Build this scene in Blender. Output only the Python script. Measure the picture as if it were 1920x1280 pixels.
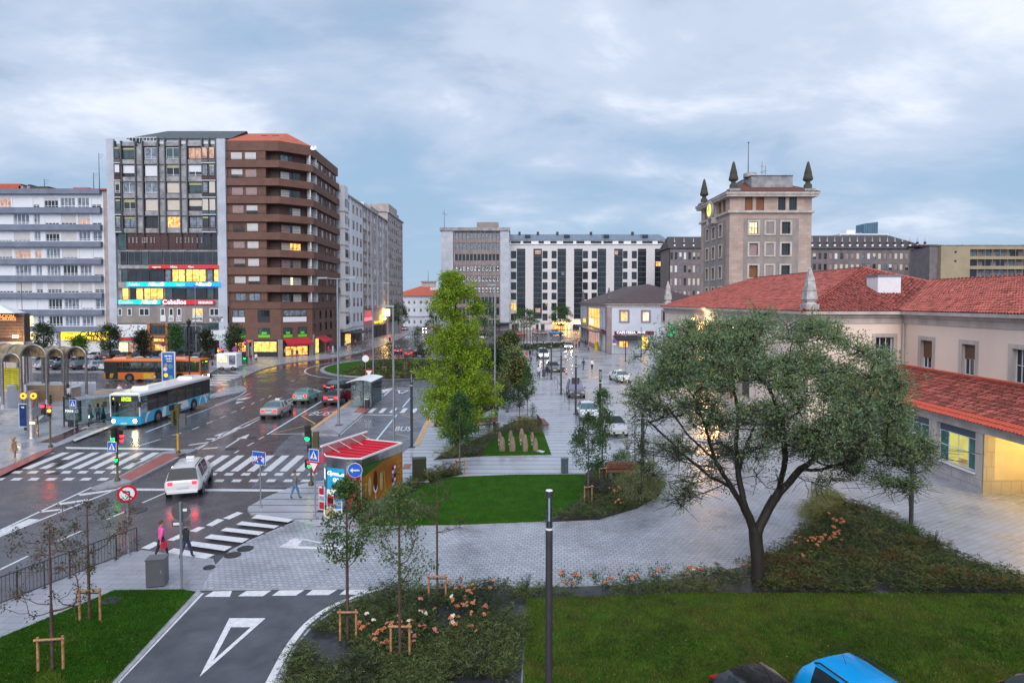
import bpy, bmesh, math, random
import numpy as np
from mathutils import Vector, Matrix, noise
from mathutils.geometry import tessellate_polygon
R=math.radians; PI=math.pi
SC=bpy.context.scene
for o in list(bpy.data.objects): bpy.data.objects.remove(o)
# ------------------------------------------------------------ camera
CH=10.5; FPX=1180.0; PITCH=R(2.0); PY0=606.0
cam=bpy.data.cameras.new('camera'); co=bpy.data.objects.new('camera',cam); SC.collection.objects.link(co)
co.location=(0,0,CH); co.rotation_euler=(PI/2-PITCH,0,0)
cam.sensor_width=36; cam.lens=36*FPX/1920; cam.shift_y=-(640-PY0)/1920; cam.clip_end=4000; cam.clip_start=.3
SC.camera=co
# ------------------------------------------------------------ world : dusk sky under broken cloud
W=bpy.data.worlds.new('World'); SC.world=W; W.use_nodes=True
def nn(nt,t,**k):
    n=nt.nodes.new(t)
    for a,b in k.items(): setattr(n,a,b)
    return n
def setup_world():
    nt=W.node_tree; nt.nodes.clear(); L=nt.links
    out=nn(nt,'ShaderNodeOutputWorld'); bg=nn(nt,'ShaderNodeBackground'); L.new(bg.outputs[0],out.inputs[0])
    sky=nn(nt,'ShaderNodeTexSky',sky_type='NISHITA',sun_disc=False,sun_elevation=R(14),sun_rotation=R(200),altitude=20,air_density=1.3,dust_density=.0,ozone_density=3)
    tc=nn(nt,'ShaderNodeTexCoord'); sep=nn(nt,'ShaderNodeSeparateXYZ'); L.new(tc.outputs['Generated'],sep.inputs[0])
    def math_(op,a,b=None,clamp=False):
        m=nn(nt,'ShaderNodeMath',operation=op,use_clamp=clamp)
        for i,v in enumerate((a,b)):
            if v is None: continue
            if hasattr(v,'links'): L.new(v,m.inputs[i])
            else: m.inputs[i].default_value=v
        return m.outputs[0]
    zz=math_('ADD',math_('MAXIMUM',sep.outputs[2],0.0),.30)
    u=math_('DIVIDE',sep.outputs[0],zz); v=math_('DIVIDE',sep.outputs[1],zz)
    cmb=nn(nt,'ShaderNodeCombineXYZ'); L.new(u,cmb.inputs[0]); L.new(v,cmb.inputs[1])
    def noise_(scale,detail,dist,off,rough=.55):
        mp=nn(nt,'ShaderNodeMapping'); mp.inputs['Location'].default_value=off; mp.inputs['Scale'].default_value=(.85,1.1,1)
        mp.inputs['Rotation'].default_value=(0,0,R(-12))
        L.new(cmb.outputs[0],mp.inputs[0])
        n=nn(nt,'ShaderNodeTexNoise'); L.new(mp.outputs[0],n.inputs['Vector'])
        n.inputs['Scale'].default_value=scale; n.inputs['Detail'].default_value=detail; n.inputs['Distortion'].default_value=dist; n.inputs['Roughness'].default_value=rough
        return n.outputs[0]
    def ramp(s,pts):
        r=nn(nt,'ShaderNodeValToRGB'); cr=r.color_ramp; cr.interpolation='EASE'
        while len(cr.elements)<len(pts): cr.elements.new(.5)
        for e,(p,c) in zip(cr.elements,pts): e.position=p; e.color=(*c,1)
        L.new(s,r.inputs[0]); return r.outputs[0]
    def mixc(f,a,b,mode='MIX'):
        m=nn(nt,'ShaderNodeMix',data_type='RGBA',blend_type=mode)
        if hasattr(f,'links'): L.new(f,m.inputs[0])
        else: m.inputs[0].default_value=f
        for i,x in ((6,a),(7,b)):
            if hasattr(x,'links'): L.new(x,m.inputs[i])
            else: m.inputs[i].default_value=(*x,1)
        return m.outputs[2]
    big=noise_(.8,5,.15,(3.1,1.7,0),.5); fine=noise_(2.3,8,.25,(9.2,4.4,0),.58)
    # clear sky is the physical sky; cloud layers are laid over it
    k=mixc(1.0,sky.outputs[0],(.085,.085,.085),'MULTIPLY')
    blue=mixc(.92,k,(.235,.345,.49))
    cloud=ramp(fine,[(.27,(.29,.345,.45)),(.5,(.43,.485,.595)),(.72,(.64,.67,.75))])
    shade=ramp(big,[(.2,(.80,.83,.88)),(.5,(.95,.96,.97)),(.75,(1.10,1.09,1.08))])
    cloud=mixc(1.0,cloud,shade,'MULTIPLY')
    cover=math_('MULTIPLY_ADD',big,1.0); cover.node.inputs[2].default_value=0
    ele=math_('MULTIPLY',math_('MAXIMUM',sep.outputs[2],0.0),.55)
    s=math_('ADD',math_('ADD',math_('MULTIPLY',big,.75),math_('MULTIPLY',fine,.42)),ele)
    mask=ramp(s,[(.55,(0,0,0)),(.80,(1,1,1))])
    mask=math_('MULTIPLY',mask,.9)
    col=mixc(mask,blue,cloud)
    L.new(col,bg.inputs[0]); bg.inputs[1].default_value=1.0
setup_world()
sun=bpy.data.lights.new('sun','SUN'); so=bpy.data.objects.new('sun',sun); SC.collection.objects.link(so)
sun.energy=1.7; sun.angle=R(60); sun.color=(1,.93,.9); so.rotation_euler=(R(54),0,R(-6))   # broad glow of the western sky behind the camera
SC.view_settings.view_transform='Standard'; SC.view_settings.look='None'; SC.view_settings.exposure=.64; SC.view_settings.gamma=1
SC.render.engine='CYCLES'; SC.cycles.use_denoising=True; SC.cycles.max_bounces=6; SC.cycles.transparent_max_bounces=16
SC.cycles.sample_clamp_indirect=4; SC.cycles.caustics_reflective=False; SC.cycles.caustics_refractive=False
# ------------------------------------------------------------ pixel (of the 1920 px photo) -> world
def ray(px,py):
    xc=(px-960)/FPX; yc=(PY0-py)/FPX; c,s=math.cos(PITCH),math.sin(PITCH)
    return Vector((xc, yc*s+c, yc*c-s))
def G(px,py,z=0.0):
    d=ray(px,py); t=(z-CH)/d.z; return Vector((d.x*t,d.y*t,z))
def V(px,py,Y):
    d=ray(px,py); t=Y/d.y; return Vector((d.x*t,Y,CH+d.z*t))
def X_(px,Y): return (px-960)/FPX*Y
# ------------------------------------------------------------ materials
MATS={}
def col3(c): return tuple(c) if not isinstance(c,(int,float)) else (c,c,c)
def mat(name,color,rough=.6,var=.12,scale=3.0,metal=0,bump=0,bscale=40,emit=None,estr=0,spec=.5,color2=None,coat=0,rvar=0,trans=0,stretch=(1,1,1),detail=5):
    if name in MATS: return MATS[name]
    m=bpy.data.materials.new(name); m.use_nodes=True; nt=m.node_tree; L=nt.links
    b=nt.nodes['Principled BSDF']; c=col3(color)
    b.inputs['Roughness'].default_value=rough; b.inputs['Metallic'].default_value=metal
    b.inputs['Specular IOR Level'].default_value=spec; b.inputs['Coat Weight'].default_value=coat; b.inputs['Coat Roughness'].default_value=.08
    if trans: b.inputs['Transmission Weight'].default_value=trans
    geo=nn(nt,'ShaderNodeNewGeometry'); mp=nn(nt,'ShaderNodeMapping'); mp.inputs['Scale'].default_value=stretch; L.new(geo.outputs['Position'],mp.inputs[0])
    if var or color2:
        n=nn(nt,'ShaderNodeTexNoise'); L.new(mp.outputs[0],n.inputs['Vector']); n.inputs['Scale'].default_value=scale; n.inputs['Detail'].default_value=detail; n.inputs['Roughness'].default_value=.6
        r=nn(nt,'ShaderNodeValToRGB'); L.new(n.outputs[0],r.inputs[0])
        c2=col3(color2) if color2 else tuple(x*(1-var*1.6) for x in c); c1=c if color2 else tuple(min(1,x*(1+var)) for x in c)
        r.color_ramp.elements[0].position=.32; r.color_ramp.elements[1].position=.68
        r.color_ramp.elements[0].color=(*c2,1); r.color_ramp.elements[1].color=(*c1,1)
        L.new(r.outputs[0],b.inputs['Base Color'])
        if rvar:
            mm=nn(nt,'ShaderNodeMapRange'); L.new(n.outputs[0],mm.inputs[0]); mm.inputs[1].default_value=.3; mm.inputs[2].default_value=.7
            mm.inputs[3].default_value=max(.02,rough-rvar); mm.inputs[4].default_value=min(1,rough+rvar); L.new(mm.outputs[0],b.inputs['Roughness'])
    else: b.inputs['Base Color'].default_value=(*c,1)
    if bump:
        n2=nn(nt,'ShaderNodeTexNoise'); L.new(geo.outputs['Position'],n2.inputs['Vector']); n2.inputs['Scale'].default_value=bscale; n2.inputs['Detail'].default_value=4
        bp=nn(nt,'ShaderNodeBump'); bp.inputs['Strength'].default_value=bump; bp.inputs['Distance'].default_value=.02; L.new(n2.outputs[0],bp.inputs['Height']); L.new(bp.outputs[0],b.inputs['Normal'])
    if emit is not None:
        b.inputs['Emission Color'].default_value=(*col3(emit),1); b.inputs['Emission Strength'].default_value=estr
    MATS[name]=m; return m
def glassmat(name,tint=(.5,.6,.65),alpha=.45,rough=.03):
    if name in MATS: return MATS[name]
    m=bpy.data.materials.new(name); m.use_nodes=True; nt=m.node_tree; L=nt.links; nt.nodes.clear()
    o=nn(nt,'ShaderNodeOutputMaterial'); g=nn(nt,'ShaderNodeBsdfGlossy'); t=nn(nt,'ShaderNodeBsdfTransparent'); mx=nn(nt,'ShaderNodeMixShader'); f=nn(nt,'ShaderNodeFresnel'); f.inputs[0].default_value=1.5
    ma=nn(nt,'ShaderNodeMath',operation='MULTIPLY_ADD'); L.new(f.outputs[0],ma.inputs[0]); ma.inputs[1].default_value=.9; ma.inputs[2].default_value=alpha*.12
    g.inputs['Roughness'].default_value=rough; g.inputs['Color'].default_value=(.9,.95,1,1); t.inputs['Color'].default_value=(*tint,1)
    L.new(ma.outputs[0],mx.inputs[0]); L.new(t.outputs[0],mx.inputs[1]); L.new(g.outputs[0],mx.inputs[2]); L.new(mx.outputs[0],o.inputs[0]); MATS[name]=m; return m
def litmat(name,c1,c2,strength,scale=1.5):
    """room seen lit through a window: uneven warm emission"""
    if name in MATS: return MATS[name]
    m=bpy.data.materials.new(name); m.use_nodes=True; nt=m.node_tree; L=nt.links; b=nt.nodes['Principled BSDF']
    geo=nn(nt,'ShaderNodeNewGeometry'); n=nn(nt,'ShaderNodeTexNoise'); L.new(geo.outputs['Position'],n.inputs['Vector']); n.inputs['Scale'].default_value=scale; n.inputs['Detail'].default_value=3
    r=nn(nt,'ShaderNodeValToRGB'); L.new(n.outputs[0],r.inputs[0]); r.color_ramp.elements[0].position=.40; r.color_ramp.elements[1].position=.56
    r.color_ramp.elements[0].color=(*c2,1); r.color_ramp.elements[1].color=(*c1,1); L.new(r.outputs[0],b.inputs['Emission Color'])
    b.inputs['Base Color'].default_value=(.1,.08,.05,1); b.inputs['Emission Strength'].default_value=strength; b.inputs['Roughness'].default_value=.1; MATS[name]=m; return m
def brickmat(name,c1,c2,mortar,bw=.5,bh=.25,msize=.012,rough=.7,stretch=(1,1,1),rot=(0,0,0),bump=.4,offset=.5,noisev=.25,rvar=0,nscale=.6):
    if name in MATS: return MATS[name]
    m=bpy.data.materials.new(name); m.use_nodes=True; nt=m.node_tree; L=nt.links; b=nt.nodes['Principled BSDF']
    geo=nn(nt,'ShaderNodeNewGeometry'); mp=nn(nt,'ShaderNodeMapping'); mp.inputs['Rotation'].default_value=rot; mp.inputs['Scale'].default_value=stretch; L.new(geo.outputs['Position'],mp.inputs[0])
    t=nn(nt,'ShaderNodeTexBrick'); L.new(mp.outputs[0],t.inputs['Vector']); t.offset=offset
    t.inputs['Color1'].default_value=(*c1,1); t.inputs['Color2'].default_value=(*c2,1); t.inputs['Mortar'].default_value=(*mortar,1)
    t.inputs['Scale'].default_value=1; t.inputs['Mortar Size'].default_value=msize; t.inputs['Mortar Smooth'].default_value=.3; t.inputs['Brick Width'].default_value=bw; t.inputs['Row Height'].default_value=bh
    n=nn(nt,'ShaderNodeTexNoise'); L.new(geo.outputs['Position'],n.inputs['Vector']); n.inputs['Scale'].default_value=nscale; n.inputs['Detail'].default_value=6
    r=nn(nt,'ShaderNodeValToRGB'); L.new(n.outputs[0],r.inputs[0]); r.color_ramp.elements[0].position=.3; r.color_ramp.elements[1].position=.7
    r.color_ramp.elements[0].color=(1-noisev,)*3+(1,); r.color_ramp.elements[1].color=(1,1,1,1)
    mx=nn(nt,'ShaderNodeMix',data_type='RGBA',blend_type='MULTIPLY'); mx.inputs[0].default_value=1; L.new(t.outputs[0],mx.inputs[6]); L.new(r.outputs[0],mx.inputs[7]); L.new(mx.outputs[2],b.inputs['Base Color'])
    b.inputs['Roughness'].default_value=rough
    if rvar:
        mm=nn(nt,'ShaderNodeMapRange'); L.new(n.outputs[0],mm.inputs[0]); mm.inputs[1].default_value=.35; mm.inputs[2].default_value=.65; mm.inputs[3].default_value=rough-rvar; mm.inputs[4].default_value=rough+rvar; L.new(mm.outputs[0],b.inputs['Roughness'])
    if bump:
        bp=nn(nt,'ShaderNodeBump',invert=True); bp.inputs['Strength'].default_value=bump; bp.inputs['Distance'].default_value=.02; L.new(t.outputs['Fac'],bp.inputs['Height']); L.new(bp.outputs[0],b.inputs['Normal'])
    MATS[name]=m; return m
# ------------------------------------------------------------ mesh builder
class MB:
    def __init__(s): s.v=[]; s.f=[]; s.m=[]; s.mats=[]; s.sm=[]
    def mi(s,m):
        if m not in s.mats: s.mats.append(m)
        return s.mats.index(m)
    def add(s,vs,fs,m,T=None,smooth=False):
        b=len(s.v); k=s.mi(m)
        s.v+= [tuple(T@Vector(v)) if T is not None else tuple(v) for v in vs]
        for f in fs: s.f.append(tuple(b+i for i in f)); s.m.append(k); s.sm.append(smooth)
    def box(s,x0,x1,y0,y1,z0,z1,m,T=None):
        vs=[(x0,y0,z0),(x1,y0,z0),(x1,y1,z0),(x0,y1,z0),(x0,y0,z1),(x1,y0,z1),(x1,y1,z1),(x0,y1,z1)]
        s.add(vs,[(0,3,2,1),(4,5,6,7),(0,1,5,4),(1,2,6,5),(2,3,7,6),(3,0,4,7)],m,T)
    def taper(s,x0,x1,y0,y1,z0,z1,k,m,T=None):
        cx,cy=(x0+x1)/2,(y0+y1)/2; f=lambda x,y:(cx+(x-cx)*k,cy+(y-cy)*k,z1)
        vs=[(x0,y0,z0),(x1,y0,z0),(x1,y1,z0),(x0,y1,z0),f(x0,y0),f(x1,y0),f(x1,y1),f(x0,y1)]
        s.add(vs,[(0,3,2,1),(4,5,6,7),(0,1,5,4),(1,2,6,5),(2,3,7,6),(3,0,4,7)],m,T)
    def quad(s,a,b,c,d,m,T=None): s.add([a,b,c,d],[(0,1,2,3)],m,T)
    def poly(s,pts,m,T=None):
        tri=tessellate_polygon([[Vector(p) for p in pts]]); s.add(pts,[tuple(t) for t in tri],m,T)
    def prism(s,pts,z0,z1,m,T=None,side=None,top=None):
        """pts: 2d outline, any winding; caps are tessellated"""
        a=sum(pts[i][0]*pts[(i+1)%len(pts)][1]-pts[(i+1)%len(pts)][0]*pts[i][1] for i in range(len(pts)))
        if a<0: pts=pts[::-1]
        n=len(pts); tri=tessellate_polygon([[Vector((p[0],p[1],0)) for p in pts]])
        up=[]
        for t in tri:
            p,q,r=[pts[i] for i in t]
            up.append(t if (q[0]-p[0])*(r[1]-p[1])-(q[1]-p[1])*(r[0]-p[0])>0 else t[::-1])
        s.add([(p[0],p[1],z1) for p in pts],up,top or m,T)
        s.add([(p[0],p[1],z0) for p in pts],[t[::-1] for t in up],m,T)
        s.add([(p[0],p[1],z0) for p in pts]+[(p[0],p[1],z1) for p in pts],[(i,(i+1)%n,n+(i+1)%n,n+i) for i in range(n)],side or m,T)
    def cyl(s,p0,p1,r0,r1,m,n=10,T=None,caps=True,smooth=True):
        p0,p1=Vector(p0),Vector(p1); d=(p1-p0)
        if d.length<1e-6: return
        d.normalize(); a=d.orthogonal().normalized(); b=d.cross(a)
        vs=[p0+(a*math.cos(2*PI*i/n)+b*math.sin(2*PI*i/n))*r0 for i in range(n)]+[p1+(a*math.cos(2*PI*i/n)+b*math.sin(2*PI*i/n))*r1 for i in range(n)]
        s.add(vs,[(i,(i+1)%n,n+(i+1)%n,n+i) for i in range(n)],m,T,smooth)
        if caps: s.add(vs,[tuple(range(n-1,-1,-1)),tuple(range(n,2*n))],m,T)
    def tube(s,pts,rs,m,n=7,T=None,caps=True):
        pts=[Vector(p) for p in pts]
        if not hasattr(rs,'__len__'): rs=[rs]*len(pts)
        a=None; vs=[]
        for i,p in enumerate(pts):
            d=(pts[min(i+1,len(pts)-1)]-pts[max(i-1,0)]).normalized()
            a=d.orthogonal().normalized() if a is None else (a-d*a.dot(d)).normalized()
            b=d.cross(a)
            vs+=[p+(a*math.cos(2*PI*j/n)+b*math.sin(2*PI*j/n))*rs[i] for j in range(n)]
        fs=[(i*n+j,i*n+(j+1)%n,(i+1)*n+(j+1)%n,(i+1)*n+j) for i in range(len(pts)-1) for j in range(n)]
        s.add(vs,fs,m,T,True)
        if caps: s.add(vs,[tuple(range(n-1,-1,-1)),tuple(range((len(pts)-1)*n,len(pts)*n))],m,T)
    def lathe(s,prof,m,c=(0,0,0),n=14,T=None,smooth=True):
        vs=[(c[0]+r*math.cos(2*PI*j/n),c[1]+r*math.sin(2*PI*j/n),c[2]+z) for r,z in prof for j in range(n)]
        fs=[(i*n+j,i*n+(j+1)%n,(i+1)*n+(j+1)%n,(i+1)*n+j) for i in range(len(prof)-1) for j in range(n)]
        s.add(vs,fs,m,T,smooth); k=(len(prof)-1)*n; s.add(vs,[tuple(range(n-1,-1,-1)),tuple(range(k,k+n))],m,T)
    def sphere(s,c,r,m,T=None,nu=12,nv=8,sc=(1,1,1)):
        prof=[(max(1e-3,math.sin(PI*i/nv))*r,-math.cos(PI*i/nv)*r) for i in range(nv+1)]
        M=Matrix.Translation(c)@Matrix.Diagonal((*sc,1)); M=T@M if T is not None else M
        s.lathe(prof,m,n=nu,T=M)
    def disc(s,c,nrm,r,m,n=20,T=None,th=.004,inner=0):
        c=Vector(c); d=Vector(nrm).normalized(); s.cyl(c-d*th/2,c+d*th/2,r,r,m,n,T,smooth=False)
    def build(s,name,parent=None,mats=None):
        me=bpy.data.meshes.new(name); me.from_pydata(s.v,[],s.f)
        for m in s.mats: me.materials.append(m)
        me.polygons.foreach_set('material_index',s.m); me.polygons.foreach_set('use_smooth',s.sm); me.update()
        o=bpy.data.objects.new(name,me); SC.collection.objects.link(o)
        if parent is not None: o.parent=parent
        return o
def build_each(b,name,parent,tol=.04):
    """one mesh per separate piece: pieces whose boxes touch stay together"""
    n=len(b.v); par=list(range(n))
    def find(i):
        while par[i]!=i: par[i]=par[par[i]]; i=par[i]
        return i
    for f in b.f:
        r=find(f[0])
        for i in f[1:]: par[find(i)]=r
    isl={}
    for k,f in enumerate(b.f): isl.setdefault(find(f[0]),[]).append(k)
    gs=[]
    for fs in isl.values():
        P=[b.v[i] for k in fs for i in b.f[k]]; lo=[min(p[j] for p in P)-tol for j in range(3)]; hi=[max(p[j] for p in P)+tol for j in range(3)]
        hit=[g for g in gs if all(g[0][j]<=hi[j] and lo[j]<=g[1][j] for j in range(3))]
        for g in hit: gs.remove(g); lo=[min(lo[j],g[0][j]) for j in range(3)]; hi=[max(hi[j],g[1][j]) for j in range(3)]; fs=fs+g[2]
        gs.append([lo,hi,fs])
    out=[]
    for lo,hi,fs in gs:
        c=MB(); mp={}
        for k in fs:
            q=[]
            for i in b.f[k]:
                if i not in mp: mp[i]=len(c.v); c.v.append(b.v[i])
                q.append(mp[i])
            c.f.append(tuple(q)); c.m.append(c.mi(b.mats[b.m[k]])); c.sm.append(b.sm[k])
        out.append(c.build(name,parent))
    return out
def tag(o,label=None,cat=None,group=None,kind=None):
    if label: o['label']=label
    if cat: o['category']=cat
    if group: o['group']=group
    if kind: o['kind']=kind
    return o
def thing(name,label,cat,loc=(0,0,0),rz=0,group=None):
    o=bpy.data.objects.new(name,None); SC.collection.objects.link(o); o.location=loc; o.rotation_euler=(0,0,rz); o.empty_display_size=.2
    return tag(o,label,cat,group)
KIDS={}
def copy_tree(o,parent=None,loc=None,rz=None,label=None,scale=None):
    c=o.copy(); SC.collection.objects.link(c)
    if parent is not None: c.parent=parent
    if loc is not None: c.location=loc
    if rz is not None: c.rotation_euler=(0,0,rz)
    if scale is not None: c.scale=(scale,)*3 if not hasattr(scale,'__len__') else scale
    if label: c['label']=label
    if o.name not in KIDS: KIDS[o.name]=[x for x in bpy.data.objects if x.parent==o]
    for ch in KIDS[o.name]: copy_tree(ch,c)
    return c
def rawmesh(name,V_,F_,mats,midx=None,parent=None,smooth=False):
    """fast mesh from numpy arrays (all faces the same size)"""
    if len(F_)==0: return None
    me=bpy.data.meshes.new(name); n,k=F_.shape
    me.vertices.add(len(V_)); me.vertices.foreach_set('co',V_.astype('f').ravel())
    me.loops.add(n*k); me.loops.foreach_set('vertex_index',F_.astype('i').ravel())
    me.polygons.add(n); me.polygons.foreach_set('loop_start',np.arange(0,n*k,k,dtype='i')); me.polygons.foreach_set('loop_total',np.full(n,k,dtype='i'))
    for m in mats: me.materials.append(m)
    if midx is not None: me.polygons.foreach_set('material_index',midx.astype('i'))
    if smooth: me.polygons.foreach_set('use_smooth',np.ones(n,dtype=bool))
    me.update(); me.validate()
    o=bpy.data.objects.new(name,me); SC.collection.objects.link(o)
    if parent is not None: o.parent=parent
    return o
def text(s,size,m,parent,loc,rot=(PI/2,0,0),name='lettering',align='CENTER',sx=1.0,bold=.0,ext=.01,space=1.0,shear=0):
    """real letters as a mesh part; width forced with sx"""
    cu=bpy.data.curves.new(name,'FONT'); cu.body=s; cu.size=size; cu.align_x=align; cu.align_y='CENTER'; cu.extrude=ext; cu.offset=bold; cu.space_character=space; cu.resolution_u=3; cu.shear=shear
    o=bpy.data.objects.new(name,cu); SC.collection.objects.link(o)
    me=bpy.data.meshes.new_from_object(o.evaluated_get(bpy.context.evaluated_depsgraph_get())); bpy.data.objects.remove(o); bpy.data.curves.remove(cu)
    me.materials.clear(); me.materials.append(m); me.name=name
    o=bpy.data.objects.new(name,me); SC.collection.objects.link(o); o.parent=parent; o.location=loc; o.rotation_euler=rot; o.scale=(sx,1,1)
    return o
# ============================================================ GROUND
def asphalt_mat(name,c,rough_lo,rough_hi,bump=.25,scale=.22,spec=.55):
    m=mat(name,c,.3,var=.22,scale=1.1,bump=0,spec=spec); nt=m.node_tree; L=nt.links; b=nt.nodes['Principled BSDF']
    geo=nn(nt,'ShaderNodeNewGeometry'); n=nn(nt,'ShaderNodeTexNoise'); L.new(geo.outputs['Position'],n.inputs['Vector']); n.inputs['Scale'].default_value=scale; n.inputs['Detail'].default_value=7; n.inputs['Roughness'].default_value=.62
    mm=nn(nt,'ShaderNodeMapRange'); L.new(n.outputs[0],mm.inputs[0]); mm.inputs[1].default_value=.36; mm.inputs[2].default_value=.6; mm.inputs[3].default_value=rough_lo; mm.inputs[4].default_value=rough_hi; L.new(mm.outputs[0],b.inputs['Roughness'])
    n2=nn(nt,'ShaderNodeTexNoise'); L.new(geo.outputs['Position'],n2.inputs['Vector']); n2.inputs['Scale'].default_value=55; n2.inputs['Detail'].default_value=3
    bp=nn(nt,'ShaderNodeBump'); bp.inputs['Distance'].default_value=.01; L.new(n2.outputs[0],bp.inputs['Height'])
    ms=nn(nt,'ShaderNodeMath',operation='MULTIPLY'); L.new(mm.outputs[0],ms.inputs[0]); ms.inputs[1].default_value=bump*2.2; L.new(ms.outputs[0],bp.inputs['Strength']); L.new(bp.outputs[0],b.inputs['Normal'])
    return m
M_road=asphalt_mat('wet asphalt',(.066,.064,.076),.12,.36,.30)
M_lane=asphalt_mat('new asphalt',(.062,.068,.085),.10,.55,.30,scale=.35)
M_mark=mat('road paint',(.78,.80,.82),.35,var=.16,scale=9,color2=(.42,.45,.50)); 
M_markn=mat('fresh road paint',(.78,.80,.83),.35,scale=7,color2=(.55,.57,.61),detail=8)
M_markb=mat('blue white paint',(.55,.74,.86),.4,var=.1); M_marko=mat('ochre paint',(.62,.36,.14),.45,var=.2,scale=4)
M_kerb=mat('kerb stone',(.33,.34,.37),.4,var=.2,scale=2.5,bump=.2)
M_flag=brickmat('grey flagstones',(.30,.325,.37),(.35,.37,.42),(.17,.18,.21),bw=.6,bh=.4,msize=.012,rough=.34,rvar=.16,noisev=.25,bump=.25,nscale=.5)
M_plaza=brickmat('striped wet paving',(.40,.43,.50),(.45,.48,.55),(.05,.055,.07),bw=4000,bh=1.0,msize=.055,rough=.27,rvar=.14,noisev=.2,bump=.3,nscale=.35)
M_cobble=brickmat('cobbles',(.37,.40,.46),(.48,.51,.58),(.21,.225,.26),bw=.24,bh=.20,msize=.018,rough=.33,rvar=.16,noisev=.36,bump=.45,nscale=.45,rot=(0,0,R(4)))
for n_ in M_plaza.node_tree.nodes:
    if n_.type=='MAPPING': n_.inputs['Location'].default_value=(1010,.2,0)
M_apron=brickmat('fine paving',(.34,.36,.41),(.39,.41,.46),(.21,.22,.25),bw=.9,bh=.3,msize=.018,rough=.34,rvar=.16,noisev=.28,bump=.35,nscale=.4,rot=(0,0,R(-30)))
M_prom=brickmat('street paving',(.36,.385,.43),(.40,.425,.47),(.25,.265,.30),bw=1.2,bh=.6,msize=.02,rough=.26,rvar=.15,noisev=.22,bump=.2,nscale=.25,rot=(0,0,R(2)))
M_red=brickmat('red paving',(.34,.085,.075),(.42,.11,.095),(.22,.06,.055),bw=.2,bh=.2,msize=.012,rough=.38,rvar=.1,noisev=.25,bump=.3)
M_cycle=mat('cycle lane',(.075,.030,.034),.16,var=.2,scale=1.5,rvar=.08)
M_earth=mat('planting soil',(.030,.026,.026),.8,var=.3,scale=3,bump=.6,bscale=18)
M_sheet=mat('wet weed sheet',(.030,.032,.038),.35,var=.35,scale=2.2,bump=.8,bscale=6)
M_lawn=mat('lawn ground',(.030,.11,.008),.9,spec=.1,var=0,scale=1.3,color2=(.022,.06,.008),bump=.8,bscale=60,stretch=(1,1,1))
M_lawn2=mat('worn lawn ground',(.06,.115,.014),.9,spec=.1,scale=1.0,color2=(.045,.052,.016),bump=.8,bscale=60)
M_hill=mat('far hills',(.10,.15,.20),1,var=.1,scale=.01)
def sheet(name,px,z,m,kind='structure',z0=None,side=None,world=False):
    pts=[((p[0],p[1]) if world else tuple(G(p[0],p[1],z)[:2])) for p in px]
    b=MB()
    if z0 is None:
        tri=tessellate_polygon([[Vector((p[0],p[1],0)) for p in pts]]); fs=[]
        for t in tri:
            p,q,r=[pts[i] for i in t]; fs.append(t if (q[0]-p[0])*(r[1]-p[1])-(q[1]-p[1])*(r[0]-p[0])>0 else t[::-1])
        b.add([(p[0],p[1],z) for p in pts],fs,m)
    else: b.prism(pts,z0,z,m,side=side or M_kerb)
    o=b.build(name); tag(o,kind=kind); return o
def smooth_px(pts,n=6,closed=False):
    out=[]; N=len(pts); rng=range(N if closed else N-1)
    g=(lambda i:pts[i%N]) if closed else (lambda i:pts[max(0,min(N-1,i))])
    for i in rng:
        p0,p1,p2,p3=g(i-1),g(i),g(i+1),g(i+2)
        for k in range(n):
            t=k/n; out.append(tuple(.5*((2*p1[j])+(-p0[j]+p2[j])*t+(2*p0[j]-5*p1[j]+4*p2[j]-p3[j])*t*t+(-p0[j]+3*p1[j]-3*p2[j]+p3[j])*t**3) for j in (0,1)))
    if not closed: out.append(tuple(pts[-1]))
    return out
b=MB(); b.quad((-700,-60,0),(700,-60,0),(700,1500,0),(-700,1500,0),M_road); tag(b.build('ground'),kind='structure')
b=MB()
hp=[(-900+i*60, 16+10*math.sin(i*.7)+7*math.sin(i*1.9)+4*math.sin(i*3.3)) for i in range(31)]
for (x0,h0),(x1,h1) in zip(hp[:-1],hp[1:]): b.add([(x0,1350,0),(x1,1350,0),(x1,1450,h1),(x0,1450,h0),(x1,1600,h1*.6),(x0,1600,h0*.6)],[(0,1,2,3),(3,2,4,5)],M_hill)
tag(b.build('hills'),kind='structure')
# --- pavements
KC=smooth_px([(392,735),(430,722),(458,706),(484,694),(520,684),(560,677.5),(600,673),(650,666),(700,653),(740,639),(772,622),(790,611)],5)
sheet('pavement',[(-420,697),(300,697),(392,700),(410,690),(440,697),(452,702)]+[p for p in KC if p[0]>455]+[(790,600),(640,600),(-420,640)],.12,M_flag,z0=0)
LP=[(-700,1180),(-400,1050),(0,879),(96,840),(205,800),(262,780),(330,751),(398,729),(380,724),(300,728),(180,728),(120,724),(60,722),(-60,722),(-700,735)]
sheet('pavement',LP,.12,M_flag,z0=0)
sheet('pavement',[(-60,924),(-60,907),(0,880),(78,844),(100,840.5),(96,846),(0,892)],.128,M_red)
sheet('cycle_path',[(72,829),(150,797),(205,772),(392,700),(400,704),(214,784),(165,803),(104,830)],.130,M_cycle)
# cycle lane hugging the far pavement
KC2=[(x,y+ (3+ (y-600)*.06)) for x,y in KC]
sheet('cycle_path',[(x,y+.6) for x,y in KC]+[(x-2,y) for x,y in KC2][::-1],.006,M_cycle)
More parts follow.
